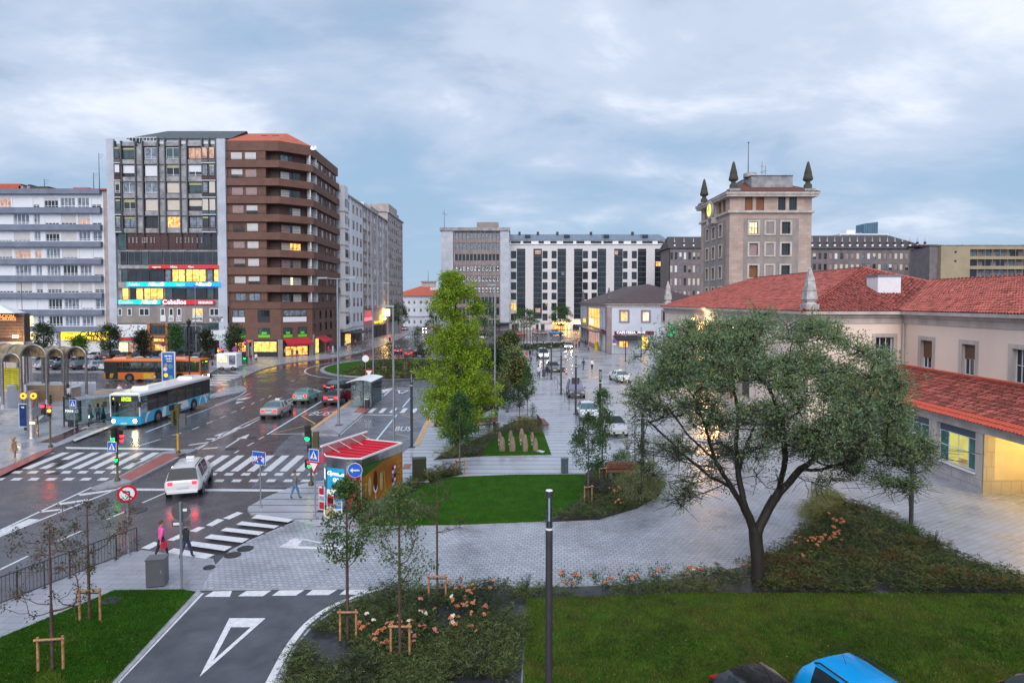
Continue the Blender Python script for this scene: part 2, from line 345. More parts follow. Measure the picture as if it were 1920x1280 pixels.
# traffic islands
isl=smooth_px([(372,748),(395,739),(425,728),(450,723),(461,727),(456,733),(430,739),(400,745)],4,True)
sheet('pavement',isl,.14,M_flag,z0=0)
sheet('pavement',[(172,913),(217,896),(304,847),(328,843),(350,841.5),(370,841),(358,847),(341,854),(247,902),(228,907),(205,911),(181,915)],.14,M_flag,z0=0)
sheet('pavement',[(224,894),(308.5,850),(340,851),(246,900.5)],.146,M_red)
sheet('pavement',[(566,812),(634,814),(720,740),(705,736),(668,742),(582,803)],.15,M_flag,z0=0)
sheet('road_marking',[(571,811.5),(578,811.5),(676,742),(669,742)],.156,M_marko)
sheet('pavement',[(662,773),(686,773.5),(690,761),(676,761)],.157,M_red)
# roundabout
def ell(cx,cy,rx,ry,n=40,a0=0,a1=2*PI): return [(cx+rx*math.cos(a0+(a1-a0)*i/n),cy+ry*math.sin(a0+(a1-a0)*i/n)) for i in range(n+(0 if abs(a1-a0-2*PI)<1e-6 else 1))]
def well(px0,px1,py0,py1,n=48,grow=0):
    """world-space ellipse whose picture spans the given pixel box"""
    cy=(G(700,py0).y+G(700,py1).y)/2; ry=abs(G(700,py0).y-G(700,py1).y)/2; k=cy/FPX
    cx=((px0+px1)/2-960)*k; rx=(px1-px0)/2*k
    return [(cx+(rx+grow)*math.cos(2*PI*i/n),cy+(ry+grow)*math.sin(2*PI*i/n)) for i in range(n)]
RB=well(608,868,673,708)
sheet('road_marking',[(x,y) for x,y in well(608,868,673,708,grow=2.3)],.004,M_mark,world=True)
sheet('road',[(x,y) for x,y in well(608,868,673,708,grow=2.1)],.008,M_road,world=True)
sheet('kerb',RB,.15,M_kerb,z0=0,world=True)
sheet('lawn',well(608,868,673,708,grow=-.6),.17,M_lawn,world=True)
# central plaza
PL=[(464,954)]+smooth_px([(466,949),(500,931),(545,913),(584,903),(640,895)],4)+[(700,872),(745,856),(776,833),(804,777),(822,745),(850,716),(880,690),(906,664),(925,648),(935,640),(1060,640),(1086,640),(1140,664),(1330,664),(1560,664),(2300,664),(2300,1700),(300,1700),(300,1120),(375,1106),(385,1085),(402,1060),(430,1032),(468,1012),(520,990),(558,975)]+[(470,962)]
sheet('plaza_pavement',PL,.10,M_plaza,z0=0)
sheet('street',[(1232,905),(1165,868),(1175,850),(1130,812),(1102,790),(1078,757),(1058,725),(1038,700),(1026,680),(1015,660),(1012,642),(1092,643),(1140,666),(1250,706),(1330,760),(1330,905)],.106,M_prom)
COB=[(376,1104),(385,1085),(402,1060),(430,1034),(468,1014),(520,992),(558,976),(600,987.5),(690,986.5),(850,985),(1015,979),(1120,975),(1195,956),(1238,930),(1250,905),(1235,880),(1250,850),(1330,850),(1450,860),(1560,915),(1540,960),(1480,1020),(1440,1050),(1320,1078),(1180,1095),(985,1101),(730,1102)]
sheet('pavement',COB,.112,M_cobble)
sheet('pavement',[(1235,860),(1235,700),(1500,700),(1900,850),(2400,1000),(2400,1300),(1925,1110),(1860,1068),(1700,985),(1620,945),(1560,915),(1450,870),(1330,858)],.110,M_apron)
sheet('kerb',[(376,1106.5),(376,1103.5),(700,1098.5),(1000,1097.5),(1180,1092),(1320,1075.5),(1320,1078.5),(1180,1095.5),(985,1102),(730,1103.5)],.118,M_kerb)
# bottom slip road, a little below the plaza
sheet('road',[(374,1107),(735,1104),(700,1112),(640,1131),(583,1172),(548,1215),(512,1281),(480,1400),(80,1400),(196,1290)],.104,M_lane)
# bottom left pavement and lawn
sheet('pavement',[(-500,1330),(0,1132),(200,1052),(262,1030),(310,1036),(375,1040),(400,1047),(404,1058),(386,1085),(376,1106),(206,1284),(100,1400),(-500,1700)],.12,M_flag,z0=0)
L1=[(-300,1310),(0,1194),(215,1105),(343,1104),(367,1108),(206,1281),(100,1400),(-300,1500)]
sheet('lawn',L1,.17,M_lawn,z0=.1)
sheet('kerb',[(367,1109.5),(378,1108),(216,1281),(206,1283)],.15,M_kerb,z0=.1)
L2=[(690,985.5),(708,968),(760,932),(800,905),(850,893.5),(960,889),(1095,888),(1103,905),(1092,932),(1055,963),(1015,977.5),(850,984)]
sheet('lawn',smooth_px(L2[1:5],4)+L2[5:]+[L2[0]],.17,M_lawn,z0=.1)
L3=[(986,1121),(1300,1110),(1920,1112),(2400,1112),(2600,1800),(960,1800)]
sheet('lawn',L3,.17,M_lawn2,z0=.1)
L4=[(904,855),(1034,852),(1019,810),(944,812),(913,832)]
sheet('lawn',L4,.17,M_lawn,z0=.1)
BEDS=[([(812,862),(904,855),(913,832),(944,812),(1019,810),(1008,785),(965,788),(905,818),(850,838)],'soil'),
 ([(683,985),(706,967),(758,932),(800,904),(868,889),(862,878),(800,886),(765,905),(735,945),(672,978)],'soil'),
 ([(1016,979),(1056,964),(1093,933),(1104,905),(1096,888),(1110,878),(1200,872),(1247,903),(1236,929),(1194,953),(1122,974)],'soil'),
 ([(525,1300),(552,1216),(586,1174),(642,1133),(702,1112),(737,1104),(985,1103),(1180,1096),(1322,1078),(1440,1050),(1482,1021),(1520,985),(1540,945),(1562,935),(1625,947),(1700,986),(1800,1044),(1925,1092),(2300,1092),(2300,1112),(1920,1112),(1300,1110),(988,1121),(975,1300),(960,1500),(480,1500)],'sheet'),
 ([(812,800),(850,716),(880,690),(906,664),(925,650),(962,650),(972,700),(952,712),(960,735),(935,741),(938,760),(905,775),(860,800)],'soil')]
for pts,k in BEDS: sheet('planting_bed',pts,.16,M_earth if k=='soil' else M_sheet,z0=.1)
sheet('planting_bed',well(975,1010,650,656),.2,M_earth,z0=.1,world=True); sheet('planting_bed',well(1012,1066,645,650),.2,M_earth,z0=.1,world=True)
sheet('road',[(470,915),(500,866),(520,840),(545,816),(566,812.3),(634,814.3),(722,740),(738,727),(840,727),(822,746),(805,778),(777,834),(745,857),(700,873),(584,904),(545,914)],.002,asphalt_mat('pale busway asphalt',(.115,.125,.155),.16,.5,.3,scale=.3))
sheet('tactile_strip',[(778,834),(787,834),(812,781),(804,778)],.112,M_marko)
sheet('tactile_strip',[(806,800),(834,800),(834,797.5),(807,797.5)],.113,M_marko)
sheet('tactile_strip',[(754,878),(768,878),(772,869),(759,869)],.112,M_red)
# --- painted markings
b=MB()
def mk(pts,z=.004,m=M_mark):
    q=[G(x,y,z) for x,y in pts]; 
    a=sum(q[i].x*q[(i+1)%len(q)].y-q[(i+1)%len(q)].x*q[i].y for i in range(len(q)))
    if a<0: q=q[::-1]
    b.poly([tuple(v) for v in q],m) if len(q)>4 else b.add([tuple(v) for v in q],[tuple(range(len(q)))],m)
def ln(x0,y0,x1,y1,w=.12,z=.004,m=M_mark):
    p,q=G(x0,y0,z),G(x1,y1,z); d=(q-p).normalized(); n=Vector((-d.y,d.x,0))*w/2
    b.add([tuple(p-n),tuple(q-n),tuple(q+n),tuple(p+n)],[(0,1,2,3)],m)
Z1=lambda x,y:(x/4.571,740+y/4.571)
Z3=lambda x,y:(400+x/4.571,740+y/4.571)
Z2=lambda x,y:(x/4.571,1000+y/4.571)
Z8=lambda x,y:(400+x/8,690+y/8)
for i in range(8): mk([Z1(45+142*i,632),Z1(112+142*i,634),Z1(470+129*i,493),Z1(405+129*i,493)])
for i in range(-2,8): mk([Z1(88+142*i,672),Z1(165+142*i,672),Z1(197+141*i,651),Z1(125+141*i,651)]); 
for i in range(-2,6): mk([Z1(82+149*i,732),Z1(163+149*i,732),Z1(200+148*i,710),Z1(125+148*i,710)])
for i in range(-2,6): mk([Z3(8+139*i,653),Z3(73+139*i,655),Z3(270+128*i,518),Z3(205+128*i,518)])
for i in range(-1,6): mk([Z3(88+143*i,690),Z3(160+143*i,690),Z3(180+143*i,668),Z3(110+143*i,668)])
for i in range(-1,6): mk([Z3(4+148*i,745),Z3(78+148*i,745),Z3(98+148*i,723),Z3(25+148*i,723)])
mk([(228,919),(232,915),(545,917),(535,921)]); mk([(122,837.5),(125,841),(325,843.5),(330,840.5)])
ln(172,913,-60,1022,.14); ln(255,902,-60,1029,.14)
for x0,x1,y0,y1,t in ((145,217,928,916,5),(108,172,945,934,5),(72,122,960,952,4)): mk([(x0,y0-2),(x1,y1),(x1-6,y1+4),(x0+6,y0-1+t-3)])
mk([(-20,1003),(55,972),(74,973),(30,992),(-20,1012)])
ln(358,849.5,425,810,.12); ln(341,852,470,795,.12); ln(425,810,487,781,.12); ln(445,806,487,785,.12)
for x0,y0,x1,y1 in ((378,842,410,838.5),(352,835,398,828),(385,824,412,821)): mk([(x0,y0),(x0+4,y0-2),(x1,y1-1),(x1-4,y1+1.5)])
mk([(400,817),(447,801),(455,800),(420,816)])
for a in ((267,942,311,923),(200,973,236,958),(106,1014.6,154,994),(-4,1069,56,1040),(261,835,301,823),(323,816,340,811),(360,805,373,800),(387,794,399,789),(412.5,783.5,424,779),(434,773.5,443,770),(452,766,459,762.5),(470.6,758,478,754),(488,750,495,747),(503,744,509,741),(512,752,529,744.5),(485.6,823,495,818),(464,835.6,476,829),(440,849,448,844),(600,702,608,700),(545,715,552,712),(565,703,572,701)): ln(*a)
ln(273,810,323,791,.14,m=M_markb); ln(323,791,470,737,.12)
ln(402,760,420,753,.14); 
for q in smooth_px([(418,754),(448,742),(461,733),(459,727),(455,724)],3),: 
    for (x0,y0),(x1,y1) in zip(q[:-1],q[1:]): ln(x0,y0,x1,y1,.14)
ln(527,756,557,742,.12); ln(533,758,559,746,.12); ln(575,726,604,734,.2); ln(588,738,602,733,.15)
# arrows
mk([Z8(180,1185),Z8(205,1185),Z8(425,1050),Z8(395,1045)]); mk([Z8(340,1058),Z8(545,985),Z8(490,1055)])
mk([Z8(340,485),Z8(365,462),Z8(450,446),Z8(575,432),Z8(470,470),Z8(360,478)]); mk([Z8(335,535),Z8(350,500),Z8(470,500)])
# blue lane line and ochre bus box
ln(501,814,603,752,.16,m=M_markb); ln(508,813.5,566,812.5,.14,m=M_markn)
ln(510,812,592,794,.1,m=M_marko); ln(565,779,591,794,.14,m=M_marko); ln(566,779,620,762,.1,m=M_marko)
# cross lines right busway
ln(637,815,684,774,.18,m=M_markn); ln(695,764,736,727,.18,m=M_markn); ln(684,777,736,778,.25,m=M_markn)
for i in range(7): mk([(689+20*i,773.5),(697.5+20*i,773.5),(706.5+19.6*i,765),(698+19.6*i,765)],m=M_markn)
ln(702,829,744,777,.14,m=M_markb); ln(755,763,770,745,.14,m=M_markb)
ln(720,831,780,820,.08,m=M_marko); ln(727,808,768,819,.08,m=M_marko); ln(731,799,785,788,.08,m=M_marko); ln(750,776,787,787,.08,m=M_marko); ln(745,776,800,777,.08,m=M_marko)
for a in ((700,727,718,727),(744,727,768,727),(700,736,712,733)): ln(*a,w=.2)
mk([(714,731),(733,727),(727,733),(719,735)]); mk([(700,738),(707,734.5),(722,734.5),(724,736),(708,737)])
for p,q in (((747,731),(767,731)),((767,731),(750,738)),((750,738),(747,731))): ln(*p,*q,w=.25)
# far street: centre line, edge, crossings
ln(700,653,772,620,.15); ln(724,700,815,640,.12); ln(690,660,790,618,.1)
for i in range(6): ln(660+8*i,663-3*i,680+8*i,663-3*i,.35)
for i in range(7): ln(742+6*i,633,745+6*i,630,.5)
# crossing at the far left, stripes run across the picture
for i in range(7): mk([(395-2*i,702+3.2*i),(458-8*i,702+3.2*i),(456-8*i,703.6+3.2*i),(394-2*i,703.6+3.2*i)],.007)
for i in range(3): mk([(148+8*i+i*3,804-i*1.5),(156+10*i,804-i*1.5),(206,784+5*i),(206,782+5*i)],.137)
mk([(72,830),(75,829),(150,796),(206,771),(206,772.5),(150,798)],.137)
mk([(137,824),(215,792),(215,797),(140,827)],.137)
# bottom crossing and give way marks
for q in ([(375,1023),(690,1065),(640,1090),(325,1055)],[(245,1082),(565,1120),(520,1142),(195,1110)],[(110,1135),(438,1172),(390,1200),(60,1162)],[(-20,1193),(305,1230),(245,1265),(-80,1225)]): mk([Z3(*p) for p in q],.118,M_markn)
mk([(361,1014),(435,1024),(421,1032),(347,1021)],.118,M_markn); mk([(326,1027),(402.6,1039),(386,1047),(310.7,1035)],.124,M_markn)
for q in ([(355,995),(372,987),(385,988),(368,997)],[(386,984),(408,972),(421,974),(398,986)],[(418,971),(445,959),(456,961),(430,973)],[(313,1012),(338,1000),(352,1003),(325,1013)],[(264,1027),(289,1015),(302,1018),(280,1029)]): mk(q,.006,M_markn)
for i in range(5): mk([(383+63.3*i,1118-1*i),(431+61.8*i,1118-1.1*i),(447+62*i-(0 if i else 12),1107-.9*i),(400+62*i,1107.8-.9*i)],.110,M_markn)
for q in ([(374,1268),(430,1158),(497,1158),(479,1175),(432,1175)],): pass
mk([(374,1268),(430,1158),(433,1175),(400,1237)],.110,M_markn); mk([(430,1158),(498,1158),(470,1175),(433,1175)],.110,M_markn); mk([(498,1158),(374,1268),(400,1237),(470,1175)],.110,M_markn)
mk([(369,1112),(383,1111),(222,1281),(209,1281)],.112,M_markn)
er=smooth_px([(728,1103),(700,1109),(655,1124),(618,1142),(590,1162),(570,1182),(548,1212),(530,1245),(508,1290)],4)
mk(er+[(x-9-(y-1103)*.03,y-1.0-(y-1103)*.01) for x,y in er[::-1]],.112,M_markn)
mk([(523,1025),(553,1008),(560,1009),(556,1024)],.118,M_markn); mk([(553,1008),(568,1009),(676,1031),(662,1031)],.118,M_markn); mk([(523,1025),(556,1023),(640,1026),(676,1031),(560,1028)],.118,M_markn); mk([(545,1011),(568,1012),(558,1024),(530,1024)],.121,M_markn)
# promenade street dashes
for a in ((1142,708,1148,704),(1147,712,1152,713),(1155,716,1160,718),(1163,721,1168,723),(1172,727,1178,729),(1182,733,1188,736),(1065,705,1072,711),(1115,682,1137,682),(1080,690,1130,689),(1180,842,1197,858)): ln(*a,w=.14,z=.112,m=M_markn)
tag(b.build('road_marking'),kind='structure')
def roadtext(s,px0,px1,py_top,py_bot,z,m):
    """letters painted flat on the road, stretched between two picture rows"""
    cu=bpy.data.curves.new('t','FONT'); cu.body=s; cu.size=1; cu.resolution_u=3
    o=bpy.data.objects.new('road_marking',cu); SC.collection.objects.link(o)
    me=bpy.data.meshes.new_from_object(o.evaluated_get(bpy.context.evaluated_depsgraph_get())); bpy.data.objects.remove(o)
    xs=[v.co.x for v in me.vertices]; ys=[v.co.y for v in me.vertices]; x0,x1,y0,y1=min(xs),max(xs),min(ys),max(ys)
    (a0,a1),(b0,b1)=px0,px1     # bottom-left,bottom-right / top-left,top-right pixel x
    for v in me.vertices:
        u=(v.co.x-x0)/(x1-x0); w=(v.co.y-y0)/(y1-y0)
        A=G(a0+(a1-a0)*u,py_bot,z); B=G(b0+(b1-b0)*u,py_top,z); v.co=A.lerp(B,w)
    me.materials.clear(); me.materials.append(m); o=bpy.data.objects.new('road_marking',me); SC.collection.objects.link(o); tag(o,kind='structure')
roadtext('BUS',(577,612),(592,628),771,778.5,.004,M_mark); roadtext('BUS',(739,769),(744,773),799,807.5,.004,M_markn)
# manholes
b=MB()
M_iron=mat('cast iron',(.045,.045,.05),.4,var=.2,scale=20,metal=.6)
for x,y,r,z in ((460,1028,.33,.12),(436,1040,.33,.12),(392,1063,.22,.13),(433,841,.4,.004),(102,887,.3,.004),(245,760,.3,.004),(110,860,.25,.004),(255,957,.5,.004),(474,820,.3,.004),(1180,668,.3,.116),(1135,665,.3,.116)):
    p=G(x,y,z); b.lathe([(r,0),(r,.012),(r*.9,.014),(r*.86,.008),(r*.3,.008)],M_iron,c=p,n=20)
for x0,y0,x1,y1 in ((106,863,112,866),(250,866,258,863),(336,854,342,851),(200,1122,210,1129)):
    p,q=G(x0,y0,.15),G(x1,y1,.15); b.box(min(p.x,q.x),max(p.x,q.x)+.2,min(p.y,q.y)-.2,max(p.y,q.y)+.1,.15,.185,M_iron)
tag(b.build('drain_cover'),kind='structure')
# ============================================================ BUILDINGS
rnd=random.Random(5)
M_white=mat('white render',(.74,.755,.80),.8,var=.06,scale=.6,color2=(.64,.66,.71)); M_whit2=mat('white frames',(.78,.79,.82),.5,var=.04)
M_band=mat('blue grey band',(.17,.20,.27),.7,var=.12,scale=.5)
M_glass=mat('dark glass',(.022,.03,.04),.06,var=.3,scale=.5,spec=.8); M_glassb=mat('curtained glass',(.20,.24,.30),.12,var=.4,scale=1.6,spec=.7); M_glassg=mat('green glass',(.05,.10,.11),.08,var=.3,scale=.6,spec=.8)
M_shut=mat('pale shutter',(.56,.54,.54),.6,var=.06,scale=1); M_shutw=mat('white shutter',(.70,.72,.77),.6,var=.04); M_shutc=mat('cream shutter',(.60,.54,.46),.6,var=.06)
M_shutb=mat('brown shutter',(.20,.075,.030),.6,var=.12,scale=2); M_shutp=mat('mauve shutter',(.33,.23,.22),.6,var=.1,scale=2); M_shutm=mat('maroon shutter',(.075,.030,.028),.6,var=.2,scale=2)
M_maroon=mat('maroon frame',(.055,.018,.018),.5); M_dark=mat('dark metal',(.025,.026,.03),.5,var=.2); M_gframe=mat('grey frame',(.10,.10,.11),.5)
M_lit=litmat('lit room',(1,.55,.13),(.50,.16,.03),1.15,scale=2.2); M_lity=litmat('lit office',(1,.72,.16),(.62,.34,.04),1.25,scale=1.8); M_litw=litmat('lit white room',(1,.84,.50),(.55,.38,.16),1.3,scale=2.5); M_litp=litmat('dim pink room',(.70,.40,.30),(.34,.18,.14),.6)
M_conc=mat('stained concrete',(.42,.42,.44),.8,color2=(.17,.175,.19),scale=.9,detail=9,bump=.2,bscale=8); M_concl=mat('pale concrete',(.47,.50,.57),.8,var=.10,scale=.5)
M_brown=brickmat('brown brick',(.165,.083,.062),(.20,.10,.075),(.11,.06,.048),bw=.5,bh=.14,msize=.01,rough=.8,stretch=(1,1,1),rot=(R(90),0,0),bump=.2,noisev=.25)
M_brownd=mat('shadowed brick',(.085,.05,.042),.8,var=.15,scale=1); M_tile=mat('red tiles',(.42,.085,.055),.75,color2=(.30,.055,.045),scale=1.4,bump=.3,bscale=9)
M_tile2=mat('orange tiles',(.50,.13,.07),.75,color2=(.40,.09,.05),scale=1.0)
M_slate=mat('slate roof',(.055,.07,.08),.45,var=.15,scale=1); M_zinc=mat('zinc roof',(.20,.25,.32),.35,var=.12,scale=1,metal=.3)
M_stone=brickmat('rose ashlar',(.47,.345,.29),(.54,.42,.36),(.34,.26,.225),bw=1.1,bh=.5,msize=.012,rough=.8,rot=(R(90),0,0),bump=.2,noisev=.32,nscale=.35)
M_stoneL=mat('pale stone',(.58,.515,.47),.8,color2=(.38,.335,.31),scale=1.3,stretch=(1,1,.35),detail=8); M_plast=mat('grey render',(.33,.285,.265),.85,color2=(.22,.195,.185),scale=.8,stretch=(1,1,.5),detail=9)
M_pink=mat('pink render',(.86,.70,.59),.8,color2=(.76,.60,.51),scale=.35,stretch=(1,1,.6)); M_cafew=mat('blue white render',(.58,.62,.70),.8,var=.05,scale=.5)
M_beige=mat('beige render',(.40,.33,.21),.8,color2=(.30,.25,.17),scale=.3); M_taupe=mat('taupe panels',(.19,.165,.17),.8,var=.15,scale=.8); M_mauve=mat('mauve stone',(.30,.24,.235),.8,var=.14,scale=.6)
M_yell=mat('yellow sign',(.85,.62,.03),.4,emit=(1,.62,.03),estr=.7,var=0); M_cyan=mat('cyan sign',(.0,.45,.8),.3,emit=(0,.58,.85),estr=.7,var=0); M_cyanb=mat('blue sign',(.0,.2,.7),.3,emit=(0.01,.22,.75),estr=1.0,var=0)
M_redsign=mat('red sign',(.55,.02,.03),.35,var=0,emit=(.6,.02,.03),estr=.25); M_lett=mat('white letters',(.9,.9,.92),.4,var=0,emit=(1,1,1),estr=.35); M_blk=mat('black letters',(.02,.015,.01),.4,var=0); M_lettd=mat('dark letters',(.04,.04,.06),.5,var=0)
M_neon=mat('warm lamp glow',(1,.7,.3),.3,var=0,emit=(1,.55,.16),estr=8); M_paper=mat('white panel',(.72,.73,.76),.5,var=.03)
M_tilew=mat('white stone cladding',(.66,.64,.645),.6,var=.05,scale=2)
WM={}
def winmesh(w,h,n=2,glass=None,frame=None,blind=0,bm=None,fw=.07,trans=0,depth=.12,low=0):
    """window in its own frame: x 0..w, z 0..h, y 0 = outer face of the frame, +y inward. blind = share covered from the top"""
    key=(round(w,2),round(h,2),n,glass,frame,round(blind,2),bm,fw,trans,low)
    if key in WM: return WM[key]
    b=MB()
    b.box(0,w,.0,.06,0,fw,frame); b.box(0,w,.0,.06,h-fw,h,frame); b.box(0,fw,.003,.06,fw,h-fw,frame); b.box(w-fw,w,.003,.06,fw,h-fw,frame)
    for i in range(1,n): b.box(w*i/n-fw*.5,w*i/n+fw*.5,.005,.055,fw,h-fw,frame)
    if trans: b.box(fw,w-fw,.008,.05,h*trans-fw*.4,h*trans+fw*.4,frame)
    if low: b.box(fw,w-fw,.008,.05,h*low-fw*.4,h*low+fw*.4,frame)
    b.quad((fw,.04,fw),(w-fw,.04,fw),(w-fw,.04,h-fw),(fw,.04,h-fw),glass)
    if blind: 
        z=h-(h-.02)*blind; b.quad((fw*.5,.0015,z),(w-fw*.5,.0015,z),(w-fw*.5,.0015,h-.01),(fw*.5,.0015,h-.01),bm)
        b.quad((fw*.5,.0015,z-.0),(fw*.5,.03,z),(w-fw*.5,.03,z),(w-fw*.5,.0015,z),bm)
    o=b.build('window'); me=o.data; bpy.data.objects.remove(o); WM[key]=me; return me
def putwin(parent,x,y,z,me,rz=0,name='window'):
    o=bpy.data.objects.new(name,me); SC.collection.objects.link(o); o.parent=parent; o.location=(x,y,z); o.rotation_euler=(0,0,rz); return o
class Face:
    """a wall in a building's own space: origin (x,y), direction angle a; s along it, outward = to the right of s (toward -y for a=0)"""
    def __init__(s,x,y,a=0): s.x,s.y,s.a=x,y,a; s.T=Matrix.Translation((x,y,0))@Matrix.Rotation(a,4,'Z')
    def wall(s,b,W,z0,z1,ops,m,rev=.22,mr=None,y=0):
        ops=[o for o in ops if o[1]>o[0] and o[3]>o[2]]
        S=sorted({0,W}|{max(0,min(W,v)) for o in ops for v in o[:2]}); Z=sorted({z0,z1}|{max(z0,min(z1,v)) for o in ops for v in o[2:4]})
        for j in range(len(Z)-1):
            run=None
            for i in range(len(S)-1):
                cs,cz=(S[i]+S[i+1])/2,(Z[j]+Z[j+1])/2; hole=any(o[0]<cs<o[1] and o[2]<cz<o[3] for o in ops)
                if not hole and run is None: run=S[i]
                if hole and run is not None: b.quad((run,y,Z[j]),(S[i],y,Z[j]),(S[i],y,Z[j+1]),(run,y,Z[j+1]),m,s.T); run=None
            if run is not None: b.quad((run,y,Z[j]),(W,y,Z[j]),(W,y,Z[j+1]),(run,y,Z[j+1]),m,s.T)
        mr=mr or m
        for a0,a1,c0,c1 in [o[:4] for o in ops]:
            b.quad((a0,y,c0),(a0,y+rev,c0),(a0,y+rev,c1),(a0,y,c1),mr,s.T); b.quad((a1,y,c1),(a1,y+rev,c1),(a1,y+rev,c0),(a1,y,c0),mr,s.T)
            b.quad((a0,y,c1),(a0,y+rev,c1),(a1,y+rev,c1),(a1,y,c1),mr,s.T); b.quad((a1,y,c0),(a1,y+rev,c0),(a0,y+rev,c0),(a0,y,c0),mr,s.T)
    def box(s,b,s0,s1,o0,o1,z0,z1,m): b.box(s0,s1,-o1,-o0,z0,z1,m,s.T)   # o = distance out of the wall
    def win(s,parent,s0,z0,me,inset=.16,name='window'):
        p=s.T@Vector((s0,inset,z0)); return putwin(parent,p.x,p.y,p.z,me,s.a,name)
    def text(s,txt,size,m,parent,s0,z0,out=.12,**k):
        p=s.T@Vector((s0,-out,z0)); return text(txt,size,m,parent,p,(PI/2,0,s.a),**k)
def HZ(py,Y): return CH+(565-py)/FPX*Y          # height seen at picture row py on a wall at depth Y
# ---------------- 1 left white block with blue-grey bands
D=119.0; x0=X_(-130,D); xr=X_(207,D); Wd=xr-x0
B1=thing('apartment_block','long white apartment block with blue grey bands above yellow shop fronts, at the left edge','apartment block',(x0,D,0))
f=Face(0,0); b=MB(); px=lambda p:X_(p,D)-x0
rows=[(372,391),(402,422),(434,453),(466,485),(497,517),(529,549),(560,580),(592,612)]
cols=[(-112,-84),(-66,-38),(0,26),(29,59),(67,79),(88,114),(118,146),(150,172),(176,194)]
ops=[]; wl=[]
for j,(t,bt) in enumerate(rows):
    z1=HZ(t,D); z0=HZ(bt,D)
    for i,(a,c) in enumerate(cols):
        sh=j*.5*(1 if a>0 else 0); s0,s1=px(a+sh),px(c+sh)
        ops.append((s0,s1,z0,z1)); wl.append((s0,s1,z0,z1,j,i))
f.wall(b,Wd-.9,HZ(618,D),HZ(360,D),ops,M_white,rev=.15)
b.box(0,Wd,.2,13,0,HZ(357,D)-.2,M_white); f.box(b,Wd-.9,Wd,0,-.18,0,HZ(357,D),mat('pinkish end wall',(.40,.33,.32),.8,var=.15,scale=1))
b.build('wall',B1)
b=MB()
for t,bt in ((357,366),(391,401.5),(422.5,433),(454,464),(485.5,496),(517,528),(549,559),(580.5,590.5),(612,621.5)): f.box(b,-.2,Wd-1.1,-.02,.75,HZ(bt,D),HZ(t,D),M_band)
build_each(b,'balcony_band',B1)
def win_b1(w,h,i,j):
    r=rnd.random(); n=4 if w>2.3 else (3 if w>1.9 else 2)
    if j==6 and i in(2,3,4): return winmesh(w,h,n,M_glass,M_whit2,.97,M_shutw)
    if (j,i)in((3,3),(3,4),(1,7)): return winmesh(w,h,n,M_litp,M_whit2,.3 if i!=7 else .5,M_shut,low=.2)
    if (j,i)==(0,2): return winmesh(w,h,n,M_litp,M_whit2,0,M_shut,low=.2)
    if (j,i)==(7,3): return winmesh(w,h,2,M_litw,M_whit2,0,M_shut)
    if r<.38 or j==5: return winmesh(w,h,n,M_glass,M_whit2,rnd.choice([.97,.86,.9,.7]),rnd.choice([M_shutw,M_shut]),low=.2)
    if r<.5: return winmesh(w,h,n,M_glass,M_whit2,rnd.choice([.3,.45]),M_shut,low=.2)
    return winmesh(w,h,n,rnd.choice([M_glassb,M_glassb,M_glass]),M_whit2,0,None,low=.2,fw=.1)
for s0,s1,z0,z1,j,i in wl: f.win(B1,s0,z0,win_b1(s1-s0,z1-z0,i,j),inset=.08)
b=MB(); b.box(-1,Wd+.2,-.4,13.4,HZ(357,D)-.19,HZ(357,D)+.1,M_tile); 
b.build('roof',B1)
for a,c,h in ((18,27,9),(34,40,4)): 
    b=MB(); b.box(px(a),px(c),3,5,HZ(357,D)+.1,HZ(357,D)+1.2,M_conc); b.box(px(a)+.1,px(c)-.1,3.1,4.9,HZ(357,D)+1.2,HZ(357,D)+1.5,M_dark); b.build('chimney',B1)
b=MB(); b.box(px(43),px(75),3,9,HZ(357,D)+.11,HZ(346,D),mat('green shed',(.03,.06,.055),.6)); b.box(px(75),px(92),3,9,HZ(357,D)+.1,HZ(351,D),M_tile2); b.box(px(-40),px(22),3,9,HZ(357,D)+.12,HZ(341,D),M_tile2)
b.box(px(122),px(152),3,8,HZ(357,D)+.1,HZ(348,D),M_tile2); b.box(px(150),px(188),4,9,HZ(357,D)+.12,HZ(350,D),M_gframe); build_each(b,'roof_shed',B1)
for a,t in ((166,281),(155,318),(60,330)):
    b=MB(); x=px(a); z=HZ(t,D); b.cyl((x,4,HZ(357,D)),(x,4,z),.09,.04,M_gframe,6); 
    for k in range(3): b.cyl((x-.1,4,z-.2-k*.35),(x+1.0-.2*k,4,z-.25-k*.35),.03,.03,M_gframe,4)
    b.build('antenna',B1)
# ground floor shops
b=MB(); z1=HZ(621.5,D); b.box(0,Wd-1.0,.4,.6,0,z1,mat('shop back wall',(.20,.15,.12),.8,var=.2)); 
for a in (-60,-10,46,108,150,190): b.box(px(a)-.25,px(a)+.25,-.1,.39,0,z1,M_conc)
b.build('ground_floor',B1)
b=MB(); b.box(px(117),px(205),-.5,-.1,HZ(637,D),z1-.05,M_yell); sgn=build_each(b,'shop_sign',B1)
f.text('CADENA',1.4,M_blk,B1,px(180),HZ(626.5,D),out=.52,shear=.3,bold=.03,sx=1.05); f.text('CIEN',1.4,M_blk,B1,px(177),HZ(633,D),out=.52,shear=.3,bold=.03); f.text('HOGAR',.75,M_blk,B1,px(137),HZ(633.5,D),out=.52,bold=.015); f.text('TOP',.6,M_blk,B1,px(133),HZ(626,D),out=.52,shear=.4)
b=MB(); hx=px(151); b.prism([(hx-.5,HZ(635,D)),(hx+.5,HZ(635,D)),(hx+.5,HZ(630,D)),(hx,HZ(626,D)),(hx-.5,HZ(630,D))],0,.03,M_blk,T=Matrix.Translation((0,-.5,0))@Matrix.Rotation(PI/2,4,'X')); b.build('house_emblem',B1)
